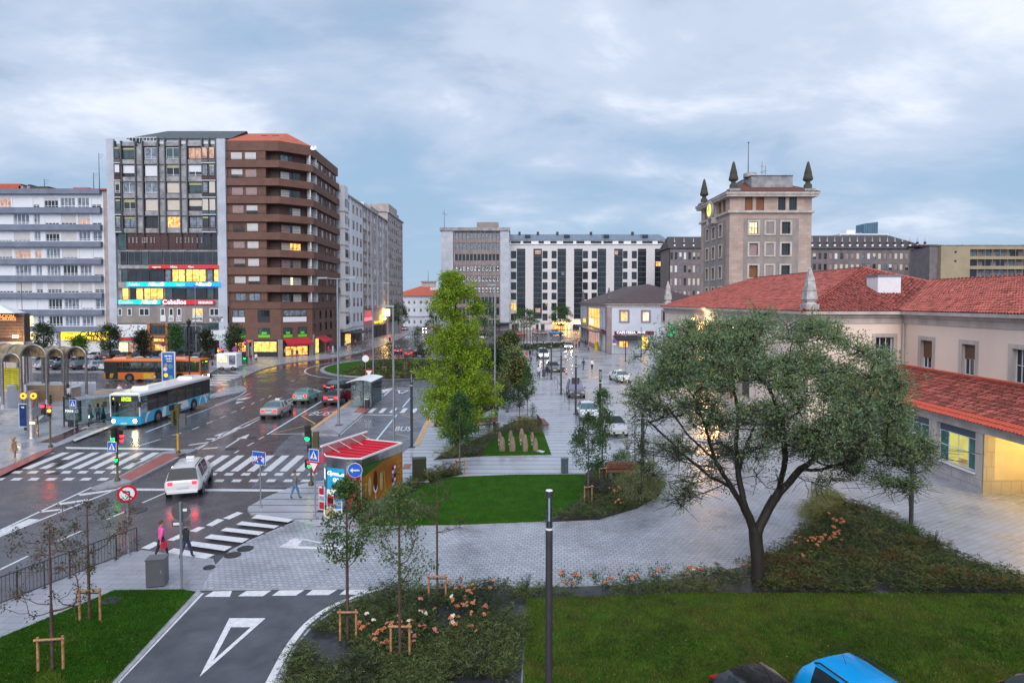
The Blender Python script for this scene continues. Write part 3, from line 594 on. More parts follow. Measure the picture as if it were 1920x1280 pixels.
for a,c,m,n in ((118,128,M_lity,1),(131,160,M_lity,3),(167,184,M_litw,3),(186,204,M_lit,2),(48,64,M_litw,2),(-60,-20,M_glass,3),(68,112,M_glass,4)):
    f.win(B1,px(a),.1,winmesh(px(c)-px(a),HZ(639,D)-.1,n,m,M_gframe),inset=.2,name='shop_window')
b=MB(); b.box(px(48),px(66),-.3,-.1,HZ(636,D),z1-.1,M_litw); build_each(b,'lit_sign',B1)
# ---------------- 2 grey concrete office and flats block
D=117.5; x0=X_(207,D); W2=X_(427.5,D)-x0
B2=thing('office_block','tall grey concrete block with lit offices and blue and red sign bands','office block',(x0,D,0)); px=lambda p:X_(p,D)-x0; f=Face(0,0)
b=MB(); zt=HZ(264,D); b.box(0,W2,.35,16,0,zt-.8,M_conc); f.box(b,0,px(221),-.35,.25,0,zt,M_concl); f.box(b,px(411),W2,-.35,.25,0,zt,M_concl)
b.box(px(258),px(412),2.2,13,zt-.75,HZ(258,D),M_whit2); b.build('wall',B2)
fl=[(280,301),(312,333),(344,364),(376,396),(407.5,428)]      # window rows of the flats
cx=[(224,234,'n'),(236,260,'w'),(262,273,'p'),(277,302,'w'),(304,315,'p'),(317,343,'w'),(344,355,'p'),(358,384,'w'),(386,397,'n'),(399,410,'n')]
b=MB(); b2=MB()
for k,(t,bt) in enumerate(fl):
    for a,c,ty in cx:
        if ty=='p': f.box(b,px(a),px(c),-.34,.05,HZ(bt+9,D),HZ(t-2,D),M_conc)
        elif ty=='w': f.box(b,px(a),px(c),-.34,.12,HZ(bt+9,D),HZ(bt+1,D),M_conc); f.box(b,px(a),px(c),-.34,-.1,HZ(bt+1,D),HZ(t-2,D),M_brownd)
        else:
            f.box(b,px(a)-.1,px(c)+.1,-.34,.75,HZ(bt+9.5,D),HZ(bt+7.5,D),M_concl); f.box(b,px(a),px(c),.55,.62,HZ(bt+7.5,D),HZ(bt+1,D),[M_gframe,M_maroon,M_dark,M_glassg,M_gframe][k])
        if ty!='p':
            w=px(c)-px(a)-.1; h=HZ(t,D)-HZ(bt,D); r=rnd.random(); fr=M_maroon if rnd.random()<.65 else M_whit2
            spec={(0,3):(M_glassb,0),(0,7):(M_litp,0),(0,8):(M_litp,0),(0,9):(M_litp,0),(1,1):(M_glass,.72),(1,3):(M_glass,.98),(1,0):(M_glass,.7),(2,5):(M_glass,.98),(3,3):(M_glass,.98),(3,5):(M_glass,.98),(3,7):(M_glass,.6),(4,5):(M_lit,0),(1,7):(M_glass,.6),(2,8):(M_glassb,0),(2,9):(M_glass,.98),(3,8):(M_glass,.98),(3,9):(M_glass,.98)}
            g,bl=spec.get((k,[q[0] for q in cx].index(a)),(rnd.choice([M_glass,M_glassb,M_glassg]),rnd.choice([0,.18,.25])))
            bm=(M_shutc if k>=2 else M_shutw) if bl>.5 else mat('yellow awning',(.42,.42,.22),.7)
            f.win(B2,px(a)+.05,HZ(bt,D),winmesh(w,h,3 if w>3 else 2 if w>1.5 else 1,g,fr,bl,bm,low=.16),inset=-.62 if ty=='n' else -.0)
    f.box(b2,px(221),px(411),-.34,.2,HZ(bt+10.6,D),HZ(bt+9.4,D),M_gframe)
for a in (222.5,235,261,274.5,303,316,343.5,356.5,385,398,410.5): f.box(b2,px(a)-.09,px(a)+.09,-.3,.42,HZ(440,D),HZ(262 if a>300 else 268,D),M_gframe)
build_each(b,'facade_panel',B2); build_each(b2,'mullion',B2)
# parapets of the roof terrace
b=MB()
for a,c in ((235,259),(276,300),(317,341),(357,383)): f.box(b,px(a),px(c),-.3,.1,HZ(277,D),HZ(269.5,D),M_conc)
for a,c in ((222,300),): 
    for q in np.arange(a,c,6.5): f.box(b,px(q),px(q)+.07,-.1,-.03,HZ(270,D),HZ(261,D),M_whit2)
    f.box(b,px(a),px(c),-.1,-.03,HZ(261.5,D),HZ(260.6,D),M_whit2)
build_each(b,'terrace_parapet',B2)
b=MB(); rz=HZ(259,D); rt=HZ(249.5,D+6)
b.add([(px(233),1.6,rz),(px(430),1.6,rz),(px(430),14,rz),(px(233),14,rz),(px(266)+2.2,6,rt),(px(433)+1,6,rt)],[(0,1,5,4),(1,2,5),(2,3,4,5),(3,0,4),(3,2,1,0)],M_slate); b.build('roof',B2)
# dark glazed floors and offices
def band(zb,zt_,segs,z_in=-.1,fr=M_maroon):
    for a,c,m in segs:
        n=max(1,round((px(c)-px(a))/1.25)); f.win(B2,px(a)+.03,HZ(zb,D),winmesh(px(c)-px(a)-.06,HZ(zt_,D)-HZ(zb,D),n,m,fr,fw=.09,low=.18),inset=z_in)
band(469,438,[(224,241,M_glassg),(242,275,M_shutm),(276,318,M_shutm),(319,345,M_shutm),(346,372,M_shutm),(373,398,M_glass),(399,411,M_glass)])
b=MB()
for a0 in (245,252,259,270,274,278,286,292,334,341,350,356,363,372,380): 
    for q in (0,1,2): f.box(b,px(a0),px(a0+2.6),.12,.2,HZ(456-q*3.6,D),HZ(453.6-q*3.6,D),M_conc)
build_each(b,'window_lattice',B2)
band(497,472,[(228,241,M_glass),(243,267,M_glass),(268,281,M_glassg),(283,307,M_glass),(309,348,M_glass),(349,388,M_glass),(389,412,M_glass)],fr=M_gframe)
band(528.5,505,[(229,242,M_glassg),(244,282,M_glass),(283,310,M_glass),(311,323,M_glassb),(324,349,M_lity),(350,388,M_lity),(389,401,M_glassb),(402,413,M_lity)])
band(561.5,540,[(230,243,M_lity),(245,255,M_glass),(256,270,M_lity),(271,308,M_lity),(311,325,M_glassg),(326,349,M_glass),(350,366,M_glassg),(367,388,M_glass),(389,402,M_glassg),(403,413,M_glass)])
b=MB()
for zt_,zb in ((469,472),(497,504),(528.5,540),(561.5,575)): f.box(b,px(223),px(411),-.3,.02,HZ(zb,D),HZ(zt_,D),M_conc)
f.box(b,px(214),W2,-.3,.14,HZ(606,D),HZ(574,D),M_plast); build_each(b,'spandrel',B2)
def signband(a,c,t,bt,m,name='sign_band'):
    b=MB(); f.box(b,px(a),px(c),.25,.5,HZ(bt,D),HZ(t,D),m); return b.build(name,B2)
signband(283,413,497.5,504,M_redsign); signband(242,300,529,537.5,M_cyan); signband(300.1,349.9,529,537.5,M_cyan); signband(331,414.5,528.4,538.1,M_cyanb) if False else signband(350,416,529,537.5,M_cyanb)
signband(225,303,562,570.5,M_cyan); signband(308.5,404,562.5,571,M_redsign)
Tn=lambda s_,sz,a,y,m=M_lett,**k: f.text(s_,sz,m,B2,px(a),HZ(y,D),out=.53,**k)
Tn('seguros',.5,298,501); Tn('Allianz',.62,330,501,sx=.8); Tn('Allianz',.5,362,501,sx=.8)
Tn('Ceballos',.75,256,533.4,sx=.8); Tn('Allianz',1.0,295,533.4,bold=.03); Tn('Seguros',.5,342,533.6); Tn('Allianz',1.0,383,533.2,bold=.03); Tn('Ceballos',.75,240,566.4); Tn('Allianz',1.0,281,566.2,bold=.03); Tn('Ceballos',1.2,330,566.6,bold=.035,space=1.05); Tn('SEGUROS',.62,388,567.5,bold=.02)
b=MB(); 
for a,y in ((308,533),(396,533),(294,566)): b.disc((px(a),-.52,HZ(y,D)),(0,1,0),.4,M_lett); 
build_each(b,'round_logo',B2)
# hostel floor
for a,c,n,g in ((222,230,1,M_glassg),(240,248,1,M_glass),(262,281,2,M_glass),(302,310,1,M_glassg),(318,326,1,M_glass),(333,341,1,M_glass),(362,381,2,M_lit),(394,419,3,M_glass)):
    f.win(B2,px(a),HZ(592,D),winmesh(px(c)-px(a),HZ(578,D)-HZ(592,D),n,g,M_whit2,fw=.12),inset=-.2)
b=MB()
for a,c,t,bt in ((302,312,592,602.5),(317.5,327,592.5,603),(332,341.5,592.5,602.5),(361.5,381.5,592.5,603),(394,420,593,603.5)): f.box(b,px(a),px(c),.2,.3,HZ(bt,D),HZ(t,D),M_paper)
build_each(b,'banner',B2)
f.text('25',.95,M_lettd,B2,px(336.8),HZ(597.5,D),out=.32); f.text('HOSTEL',.62,M_lettd,B2,px(371.5),HZ(598,D),out=.32,bold=.02,sx=.9); 
for i,t in enumerate(('SANTANDER','CENTRAL','HOSTEL!')): f.text(t,.42,M_lettd,B2,px(407),HZ(595.2+i*3,D),out=.32,bold=.02,sx=1.05)
b=MB(); b.disc((px(322),-.31,HZ(598,D)),(0,1,0),.34,M_lettd); b.disc((px(322),-.314,HZ(598,D)),(0,1,0),.24,M_paper); b.disc((px(322),-.318,HZ(598,D)),(0,1,0),.12,M_lettd); build_each(b,'shield_emblem',B2)
# street level of block 2
b=MB(); f.box(b,px(216),px(276),0,.2,HZ(632,D),HZ(608,D),M_paper); f.box(b,px(377),px(424),0,.35,HZ(637.5,D),HZ(619,D),M_paper); build_each(b,'fascia',B2)
cols_=[mat('poster red',(.5,.08,.06),.5),mat('poster blue',(.12,.28,.42),.5),mat('poster teal',(.1,.35,.32),.5),mat('poster pink',(.55,.3,.3),.5)]
b=MB()
for k in range(46):
    a=rnd.uniform(218,274); y=rnd.uniform(609,629); 
    if 250<a<257: continue
    f.box(b,px(a),px(a+rnd.uniform(.8,3)),.2,.215+.0004*k,HZ(y+rnd.uniform(1,4),D),HZ(y,D),rnd.choice(cols_))
f.box(b,px(220),px(253),.2,.26,HZ(636,D),HZ(632.6,D),M_redsign); build_each(b,'poster',B2)
f.text('ti + lab',1.15,mat('teal letters',(.1,.42,.4),.5),B2,px(406),HZ(630.5,D),out=.37)
b=MB(); b.disc((px(382),-.37,HZ(630.5,D)),(0,1,0),.5,mat('teal letters',0)); b.disc((px(382),-.374,HZ(630.5,D)),(0,1,0),.3,M_paper); b.build('ring_logo',B2)
M_wood=mat('warm wood',(.40,.16,.06),.5,var=.2,scale=3)
b=MB(); f.box(b,px(277),px(282),0,.3,0,HZ(606,D),M_wood); f.box(b,px(311),px(315),0,.3,0,HZ(606,D),M_wood); f.box(b,px(282),px(311),.0,.25,HZ(633,D),HZ(628,D),M_wood)
f.box(b,px(276),px(316),-.2,-.1,0,HZ(606,D),M_wood); build_each(b,'wood_portal',B2)
for a,c,t,bt,n,m in ((282,311,609,627,2,M_glass),(287,308,634,641,1,M_lit),(289,310,645,664,2,M_lit),(221,240,641,664,2,M_litw),(241,258,641,664,2,M_litp),(317,347,611,662,3,M_glassg),(349,374,611,662,4,M_glass),(379,424,608,618,2,M_glassg),(379,400,640,664,2,M_glassg),(401,424,640,664,2,M_glass),(262,273,640,664,1,M_glass)):
    f.win(B2,px(a),max(.1,HZ(bt,D)),winmesh(px(c)-px(a),HZ(t,D)-max(.1,HZ(bt,D)),n,m,M_gframe),inset=-.12,name='shop_window')
# ---------------- 3 brown brick block, chamfered corner
D3=118.0; P=[(X_(427.5,D3),D3),(X_(526,D3),D3),(X_(585,122),122.0),(X_(634,142),142.0)]
B3=thing('apartment_tower','tall brown brick apartment building with rounded corner balconies and red tiled roof','apartment block',(P[0][0],P[0][1],0))
Q=[(x-P[0][0],y-P[0][1]) for x,y in P]
def seg(i): (ax,ay),(bx,by)=Q[i],Q[i+1]; return Face(ax,ay,math.atan2(by-ay,bx-ax)), math.hypot(bx-ax,by-ay)
zb=[HZ(y,D3) for y in (566,568.5)]
HT=HZ(268,D3)   # parapet top
def outl(o):   # outline pushed out by o
    q=Q; n0=(0,-1); d1=(q[2][0]-q[1][0],q[2][1]-q[1][1]); l=math.hypot(*d1); n1=(d1[1]/l,-d1[0]/l); d2=(q[3][0]-q[2][0],q[3][1]-q[2][1]); l=math.hypot(*d2); n2=(d2[1]/l,-d2[0]/l)
    m=lambda p,a,c:(p[0]+(a[0]+c[0])/(1+a[0]*c[0]+a[1]*c[1])*o,p[1]+(a[1]+c[1])/(1+a[0]*c[0]+a[1]*c[1])*o)
    return [(q[0][0],q[0][1]-o),m(q[1],n0,n1),m(q[2],n1,n2),(q[3][0]+n2[0]*o,q[3][1]+n2[1]*o)]
core=Q+[(Q[3][0]-9,Q[3][1]+1),(Q[3][0]-12,12),(Q[0][0],12)]
b=MB(); lv=[(304,317),(337,350.5),(370,383.5),(403.5,417),(437,450.5),(469,482.5),(502,515.5),(534,547.5),(566,579)]
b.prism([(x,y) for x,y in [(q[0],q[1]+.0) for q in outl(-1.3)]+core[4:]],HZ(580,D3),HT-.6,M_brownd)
b.prism(outl(0)+core[4:],0.0,HZ(579.5,D3),M_brown); b.prism(outl(.25)+[(Q[3][0]-2,Q[3][1]),(Q[1][0],4),(0,4)],HZ(286,D3),HT,M_brown)
for i,(t,bt) in enumerate(lv): b.prism(outl(.55 if i<8 else .1)+[(Q[3][0]-1.5,Q[3][1]),(Q[1][0]+1,3),(0,3)],HZ(bt,D3),HZ(t,D3),M_brown)
# solid bays between the bands
lv2=[(286,304)]+[(a[1],b_[0]) for a,b_ in zip(lv[:-1],lv[1:])]
f0,w0=seg(0); f1,w1=seg(1); f2,w2=seg(2)
for t,bt in lv2:
    b.box(0,X_(502,D3)-P[0][0],-.12,1.5,HZ(bt,D3),HZ(t,D3),M_brown)
    for a in (0,.9): pass
    f2.box(b,3.2,w2-.8,-1.3,.0,HZ(bt,D3),HZ(t,D3),M_brown)
b.build('wall',B3)
b=MB()
for t,bt in lv2+[(0,0)]: 
    if t: 
        for (q0,q1) in zip(outl(.5)[:-1],outl(.5)[1:]): b.tube([(q0[0],q0[1],HZ(bt,D3)+.32),(q1[0],q1[1],HZ(bt,D3)+.32)],.035,M_dark,4)
build_each(b,'railing',B3)
pxx=lambda p:X_(p,D3)-P[0][0]
lights3={}
for k,(t,bt) in enumerate(lv2):
    z0,z1=HZ(bt-1.5,D3),HZ(t+2.5,D3); h=z1-z0
    for a,c in ((438,459),(464,485)):
        m=rnd.choice([M_shutp,M_shut,M_shutp,M_shutm,M_shut]) if k else M_shut; bl=rnd.choice([.98,.98,.65,.98]); g=M_glass
        if k==8: bl=0; g=M_glassb
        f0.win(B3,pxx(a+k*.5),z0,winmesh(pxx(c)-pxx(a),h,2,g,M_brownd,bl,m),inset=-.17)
    for a,c,g,bl in ((526,544,M_glassb,.98),(544.5,553,M_glass,0),(554,571,M_glass,.98)):
        m=rnd.choice([M_shutp,M_shut,M_shutp,M_shutm]); 
        if k==5: g=M_lit; bl=0 if a==544.5 else .9; m=M_shutc
        if k==7 and a==544.5: g=M_litw
        if rnd.random()<.25: bl=0
        x=f1.T.inverted()@Vector((X_(a,120)-P[0][0],120-D3,0)); x2=f1.T.inverted()@Vector((X_(c,120.8)-P[0][0],120.8-D3,0))
        f1.win(B3,max(.1,x.x),z0-.2,winmesh(x2.x-x.x,h+.1,1 if c-a<10 else 2,g,M_gframe,bl,m),inset=1.2-.05)
    for s_,w_,m in ((.2,1.0,M_whit2),(1.6,1.5,None),(4.0,1.2,1),(7.0,1.2,1),(10.2,1.2,1),(13.2,1.2,1),(16.5,1.4,1)):
        if m is M_whit2: 
            bb=f2; continue
        if m is None: f2.win(B3,s_,z0-.3,winmesh(w_,h+.3,1,M_glass,M_gframe),inset=1.25)
        else: f2.win(B3,s_,z0,winmesh(w_,h,1,M_glass,M_brownd,rnd.choice([0,.98,.98,.6]),rnd.choice([M_shut,M_shutp,M_shutm])),inset=-.06)
b=MB()
for t,bt in lv2:
    f1.box(b,w1-.25,w1-.1,-1.2,.3,HZ(bt,D3),HZ(t,D3),M_whit2); f2.box(b,3.0,3.15,-1.2,.3,HZ(bt,D3),HZ(t,D3),M_whit2)
build_each(b,'white_partition',B3)
for a,c,t,bt,n,g in ((436,459,581,594,2,M_glassb),(483,506,581,594,2,M_glass),(530,574,581,593,4,M_glassb),(447,460,615,632,1,M_glassg),(484,506,615,632,2,M_glassg),(530,547,615,632,2,M_glassg),(557,574,614,632,2,M_glassg)):
    ff=f0 if a<525 else f1
    if ff is f0: s0,s1=pxx(a),pxx(c)
    else: s0=(a-526)/59*w1+.05; s1=(c-526)/59*w1
    f_=winmesh(s1-s0,HZ(t,D3)-HZ(bt,D3),n,g,M_dark,fw=.1); ff.win(B3,s0,HZ(bt,D3),f_,inset=-.05)
    b=MB(); 
    if bt<600: ff.box(b,s0,s1,0,.05,HZ(604,D3),HZ(594.5,D3),M_dark if a==483 else M_paper); build_each(b,'window_panel',B3)
    else: ff.box(b,s0,s1,.05,.12,HZ(633,D3),HZ(628,D3),mat('lime strip',(.16,.55,.03),.5,var=0)); ff.box(b,s0+(s1-s0)*.3,s0+(s1-s0)*.72,.05,.11,HZ(627,D3),HZ(622.5,D3),mat('lime strip',0)); build_each(b,'lime_sign',B3)
for s_ in (.8,5.0,9.2,13,17):
    for t,bt in ((583,601),(607,625)): f2.win(B3,s_,HZ(bt,D3),winmesh(1.5,HZ(t,D3)-HZ(bt,D3),1,M_glass,M_gframe),inset=-.04)
# shops
for a,c,m,zt_ in ((436,462,M_lit,640),(474,520,M_lity,638),(532,577,M_lit,648)):
    ff,s0,s1=(f0,pxx(a),pxx(c)) if a<525 else (f1,(a-526)/59*w1,(c-526)/59*w1)
    b=MB(); ff.box(b,s0,s1,-.02,.06,.1,HZ(637,D3),M_dark); build_each(b,'shopfront',B3)
    ff.win(B3,s0+.15,1.0 if a<525 else .2,winmesh(s1-s0-.3,HZ(zt_+2,D3)-(1.0 if a<525 else .2),3 if a<525 else 4,m,M_dark,fw=.06),inset=-.12,name='shop_window')
b=MB()
for a in (463,471,522): b.box(pxx(a)-.1,pxx(a+8 if a>500 else a+4),-.25,-.01,0,HZ(637,D3),M_plast)
f1.box(b,w1*.88,w1*1.0,.0,.25,0,HZ(640,D3),M_plast); f2.box(b,.2,1.2,0,.25,0,4,M_plast); build_each(b,'pilaster',B3)
for ff,s0,s1 in ((f1,.3,w1-.8),(f2,.6,7.5)):
    b=MB(); z=HZ(634,D3); T=ff.T; b.add([T@Vector(p) for p in ((s0,-.3,z),(s1,-.3,z),(s1,-2.2,z-1.0),(s0,-2.2,z-1.0),(s0,-2.2,z-1.35),(s1,-2.2,z-1.35))],[(0,3,2,1),(3,4,5,2)],mat('red awning',(.42,.015,.03),.7,var=.1)); b.build('awning',B3)
f2.win(B3,1.3,.2,winmesh(3.0,3.0,3,M_lity,M_dark,fw=.05),inset=-.05,name='shop_window'); f2.win(B3,9,.2,winmesh(5.0,3.2,3,M_glass,M_dark,fw=.05),inset=-.05,name='shop_window')
b=MB(); z=HT+.02; o=outl(.25); ap=[(pxx(437)+1.0,6,HZ(254,D3+6)),(pxx(521),6,HZ(254,D3+6))]
b.add([(o[0][0],o[0][1],z),(o[1][0],o[1][1],z),(o[2][0],o[2][1],z),(o[2][0]-.5,20,z),(0,12,z),ap[0],ap[1]],[(0,1,6,5),(1,2,6),(2,3,6),(3,4,5,6),(4,0,5)],M_tile2); b.build('roof',B3)
for a in (479,501): b=MB(); b.box(pxx(a),pxx(a+11),4.5,5.7,HT,HZ(250,D3),M_brown); b.box(pxx(a)-.1,pxx(a+11)+.1,3.9,5.3,HZ(250,D3),HZ(247,D3),M_dark); b.build('chimney',B3)
b=MB(); b.lathe([(.1,0),(.55,.12),(.6,.14)],M_whit2,T=Matrix.Translation((pxx(582),3,HZ(274,D3)))@Matrix.Rotation(R(60),4,'X')); b.cyl((pxx(582),3,HT),(pxx(582),3,HZ(274,D3)),.05,.05,M_gframe,5); b.build('satellite_dish',B3)
# ---------------- 4/5 receding street blocks
def block(name,label,p0,p1,z0,zt,m,nb,nf,mk_,depth=12,cat='apartment block',zf=4.2,cornice=True,wpat=None,endwall=True):
    (ax,ay),(bx,by)=p0,p1; a=math.atan2(by-ay,bx-ax); L=math.hypot(bx-ax,by-ay)
    B=thing(name,label,cat,(ax,ay,0),a); F=Face(0,0); b=MB(); fh=(zt-zf-.8)/nf; ops=[]; ws=[]
    for j in range(nf):
        for i in range(nb):
            w=L/nb; s0=i*w+w*.22; s1=i*w+w*.78; c0=zf+j*fh+fh*.32; c1=zf+j*fh+fh*.88; ops.append((s0,s1,c0,c1)); ws.append((i,j,s0,s1,c0,c1))
    F.wall(b,L,zf,zt,ops,m,rev=.2); b.box(0,L,.22,depth,0,zt-.1,m); 
    if endwall: b.box(-.02,.2,-.0,.22,0,zt,m); b.box(L-.2,L+.02,0,.22,0,zt,m)
    if cornice: F.box(b,-.3,L+.3,-.2,.5,zt,zt+.35,M_stoneL)
    b.build('wall',B)
    for i,j,s0,s1,c0,c1 in ws:
        g,fr,bl,bm=mk_(i,j); F.win(B,s0,c0,winmesh(round(s1-s0,2),round(c1-c0,2),2,g,fr,bl,bm),inset=.1)
    return B,F,L
mk_w=lambda i,j:(M_glass,M_maroon if (i+j)%3 else M_gframe,rnd.choice([0,.3,.6,.98]),M_shutp)
XS=lambda Y,Y0=142,p=635,Y1=225,q=753: X_(p,Y0)+(X_(q,Y1)-X_(p,Y0))*(Y-Y0)/(Y1-Y0)
B4,F4,L4_=block('apartment_block','white apartment building with maroon windows between the brown tower and the grey terrace',(XS(143),143),(XS(166),166),0,HZ(362,145),M_white,6,8,mk_w)
b=MB(); F4.box(b,0,3.0,0,1.3,4.2,HZ(352,145),M_white); 
for j in range(8): 
    z=4.2+(HZ(362,145)-5)/8*j; F4.box(b,.3,2.7,1.3,1.36,z+1.1,z+2.9,M_glass); F4.box(b,-.1,3.1,0,1.5,z-.15,z+.15,M_stoneL)
F4.box(b,.2,6,-5,.2,HZ(362,145)+.35,HZ(349,145),M_whit2); F4.box(b,9,10,0,.3,4.2,HZ(362,145),M_whit2); build_each(b,'bay_window',B4)
b=MB()
for k in range(5): F4.box(b,.8+k*4.2,4.2+k*4.2,.02,.08,.3,3.4,M_dark)
b.prism([(2,-.1),(16,-.1),(16,-4.0),(2,-4.0)],3.0,3.25,mat('black canopy',(.03,.035,.04),.5),T=F4.T); build_each(b,'shopfront',B4)
b=MB(); F4.box(b,4,9,.08,.14,.5,2.8,M_lit); b.build('lit_shop_window',B4)
mk_g=lambda i,j:(rnd.choice([M_glassb,M_glass]),M_whit2,rnd.choice([0,.3,.98,.98]),M_shutw)
M_grey5=mat('grey stone blocks',(.42,.37,.36),.8,var=.15,scale=.6); M_ochre=mat('ochre panels',(.27,.17,.09),.8,var=.1)
B5,F5,L5_=block('apartment_block','grey apartment terrace with ochre panels and white shutters, end of the left row',(XS(166.3),166.3),(XS(200),200),0,HZ(392,170),M_grey5,8,9,mk_g,zf=8.5)
b=MB(); fh=(HZ(392,170)-9.3)/9
for j in range(9): F5.box(b,.3,8.6,.0,.05,8.5+fh*j+.05,8.5+fh*j+fh*.28,M_ochre)
for k in (4.4,8.7,17,25,33): F5.box(b,k-.25,k+.25,.0,.35,8.5,HZ(392,170),M_concl)
F5.box(b,1,7,-4,.1,HZ(392,170)+.35,HZ(383,170),M_white); F5.box(b,9,20,-5,.1,HZ(392,170)+.35,HZ(382,170),M_conc); build_each(b,'facade_trim',B5)
b=MB(); F5.box(b,0,10,.02,.12,0,8.2,mat('pink stone front',(.42,.27,.27),.6,var=.1)); F5.box(b,.5,9,.12,.3,5.3,6.1,mat('pink lit sign',(.8,.1,.12),.4,var=0,emit=(1,.12,.16),estr=1.4)); F5.box(b,.8,9,.12,.16,6.2,7.9,mat('pink glazed front',(.35,.05,.07),.2,var=.2,emit=(.6,.06,.09),estr=.5))
for k in (1.5,6.0): F5.box(b,k,k+2.6,.12,.15,.2,3.4,M_glassg)
for k in (11,16,21,26): F5.box(b,k,k+4,.02,.12,.2,3.6,M_dark); 
build_each(b,'shopfront',B5)
b=MB(); F5.box(b,17,20,1.2,1.45,5.5,6.3,M_yell); F5.box(b,12,16,.2,.5,4.2,4.8,M_yell); F5.box(b,18,22,.2,.6,4.2,4.8,M_yell); F5.box(b,26,29,.3,1.4,6,8,M_neon); F5.box(b,22,25,.3,1.0,5,5.6,M_neon); build_each(b,'shop_sign',B5)
mk_h=lambda i,j:(rnd.choice([M_glassb,M_glass]),M_gframe,rnd.choice([0,.3,.5]),M_shut)
B6,F6,L6_=block('apartment_block','taller dark grey terrace with stepped roof, furthest on the left street',(XS(200.3),200.3),(XS(228),228),0,HZ(404,206),M_grey5,8,10,mk_h,zf=8.5)
b=MB(); F6.box(b,1,16,-6,.1,HZ(404,206)+.35,HZ(387,206),M_grey5); F6.box(b,16,20,-6,.0,HZ(404,206)+.35,HZ(395,206),M_conc); b.build('penthouse',B6)
# ---------------- 7 white house with red roof at the street end
D7=262.0; x0=X_(735,D7); W7=X_(850,D7)-x0; px=lambda p:X_(p,D7)-x0; f=Face(0,0)
B7=thing('white_house','white three storey house with red tiled roof closing the street','house',(x0,D7,0)); ops=[]
zr=[(563,570),(577,585),(599,607)]; cc=[757,767,777,789,801,812,823,835]
for t,bt in zr:
    for c in cc: ops.append((px(c-1.8),px(c+1.8),HZ(bt,D7),HZ(t,D7)))
b=MB(); f.wall(b,W7,0,HZ(555,D7),ops,M_white); b.box(0,W7,.3,14,0,HZ(555,D7)-.1,M_white); f.box(b,-.2,W7,0,.4,HZ(594,D7),HZ(592,D7),M_concl); f.box(b,px(796),px(806),0,.7,0,HZ(598,D7),M_paper); b.build('wall',B7)
for s0,s1,c0,c1 in ops: f.win(B7,s0,c0,winmesh(round(s1-s0,2),round(c1-c0,2),2,M_glass,M_whit2,0 if c0>12 else .25,M_shutw))
b=MB(); e=.8; z=HZ(555,D7); z2=HZ(535,D7+5); b.add([(-e,-e,z),(W7+e,-e,z),(W7+e,14,z),(-e,14,z),(px(790),6,z2),(px(800),6,z2)],[(0,1,5,4),(1,2,5),(2,3,4,5),(3,0,4)],M_tile2); b.build('roof',B7)
b=MB(); b.box(px(788),px(812),5,9,z,HZ(529,D7),M_stoneL); b.box(px(786),px(814),4.6,9.4,HZ(529,D7),HZ(526.5,D7),M_conc); b.box(px(805),px(850),3,8,z,HZ(539,D7),M_whit2); b.build('roof_turret',B7)
b=MB(); b.cyl((px(799),7,HZ(529,D7)),(px(799),7,HZ(506,D7)),.14,.05,M_gframe,5); b.build('antenna',B7)
# ---------------- 8 grey office slab with letters in the windows
D=226.0; x0=X_(828,D); W8=X_(955,D)-x0; px=lambda p:X_(p,D)-x0; f=Face(0,0)
B8=thing('office_slab','grey office slab with letters in its windows, just left of the white striped block','office block',(x0,D,0))
rows=[(437,449),(456,469),(477,489),(498,510),(518,530),(538,550),(557,570),(577,591),(600,612)]; cs=[853.5+7*i for i in range(12)]; ops=[]
for t,bt in rows:
    for c in cs: ops.append((px(c),px(c+5.4),HZ(bt,D),HZ(t,D)))
b=MB(); zt=HZ(428,D); F2=Face(px(850),0); 
ops2=[(a-px(850),c-px(850),d,e) for a,c,d,e in ops]
F2.wall(b,px(938)-px(850),0,HZ(434,D),ops2,M_mauve,rev=.3); f.box(b,0,px(850),-.3,.6,0,zt,M_concl); f.box(b,px(938),W8,-.3,.6,0,zt,M_concl); b.box(.02,W8-.02,.32,14,0,zt-.2,M_concl); f.box(b,-.5,W8+.3,-14,1.0,HZ(434,D),zt,M_conc); b.box(px(893),px(934),4,10,zt,HZ(415,D),M_mauve)
for c in cs+[938]: f.box(b,px(c)-.26,px(c)-.06,0,.35,0,HZ(434,D),M_conc)
b.build('wall',B8)
L8=["","","","OFICINAS900M"," 942371999%","santanerenado".replace('nere','afre')[:12],"","",""]; L8[4]="942371999980"[:12]; L8[5]="santafernando"[-12:]
for j,(t,bt) in enumerate(rows):
    for i,c in enumerate(cs):
        m=[M_glassb,M_glassb,M_glass,M_glass,M_glass,M_glass,M_glass,M_glass,M_glass][j]
        f.win(B8,px(c),HZ(bt,D),winmesh(px(c+5.4)-px(c),round(HZ(t,D)-HZ(bt,D),2),1,m,M_gframe,fw=.08),inset=.2)
b=MB()
for j,s_ in ((3,"OFICINAS900M"),(4," 04237199990"[:12]),(5,"  anfernando")):
    t,bt=rows[j]
    for i,ch in enumerate(s_):
        if ch!=' ': f.box(b,px(cs[i]+.9),px(cs[i]+4.7),-.17,-.13,HZ(bt-1.6,D),HZ(t+1.2,D),M_paper); text(ch,1.75,M_blk,B8,(px(cs[i]+2.8),.1,HZ((t+bt)/2-.2,D)),(PI/2,0,0),bold=.04)
build_each(b,'letter_card',B8)
b=MB(); b.cyl((px(832),3,zt),(px(832),3,HZ(392,D)),.12,.05,M_gframe,5); b.cyl((px(827),3,HZ(400,D)),(px(838),3,HZ(401,D)),.05,.05,M_gframe,4); b.cyl((px(829),3,HZ(396,D)),(px(836),3,HZ(404,D)),.05,.05,M_gframe,4); b.build('antenna',B8)
b=MB(); b.prism([(px(925),-.6),(px(960),-.6),(px(960),-5),(px(930),-5)],HZ(606,D),HZ(604,D),M_gframe); b.build('entrance_canopy',B8)
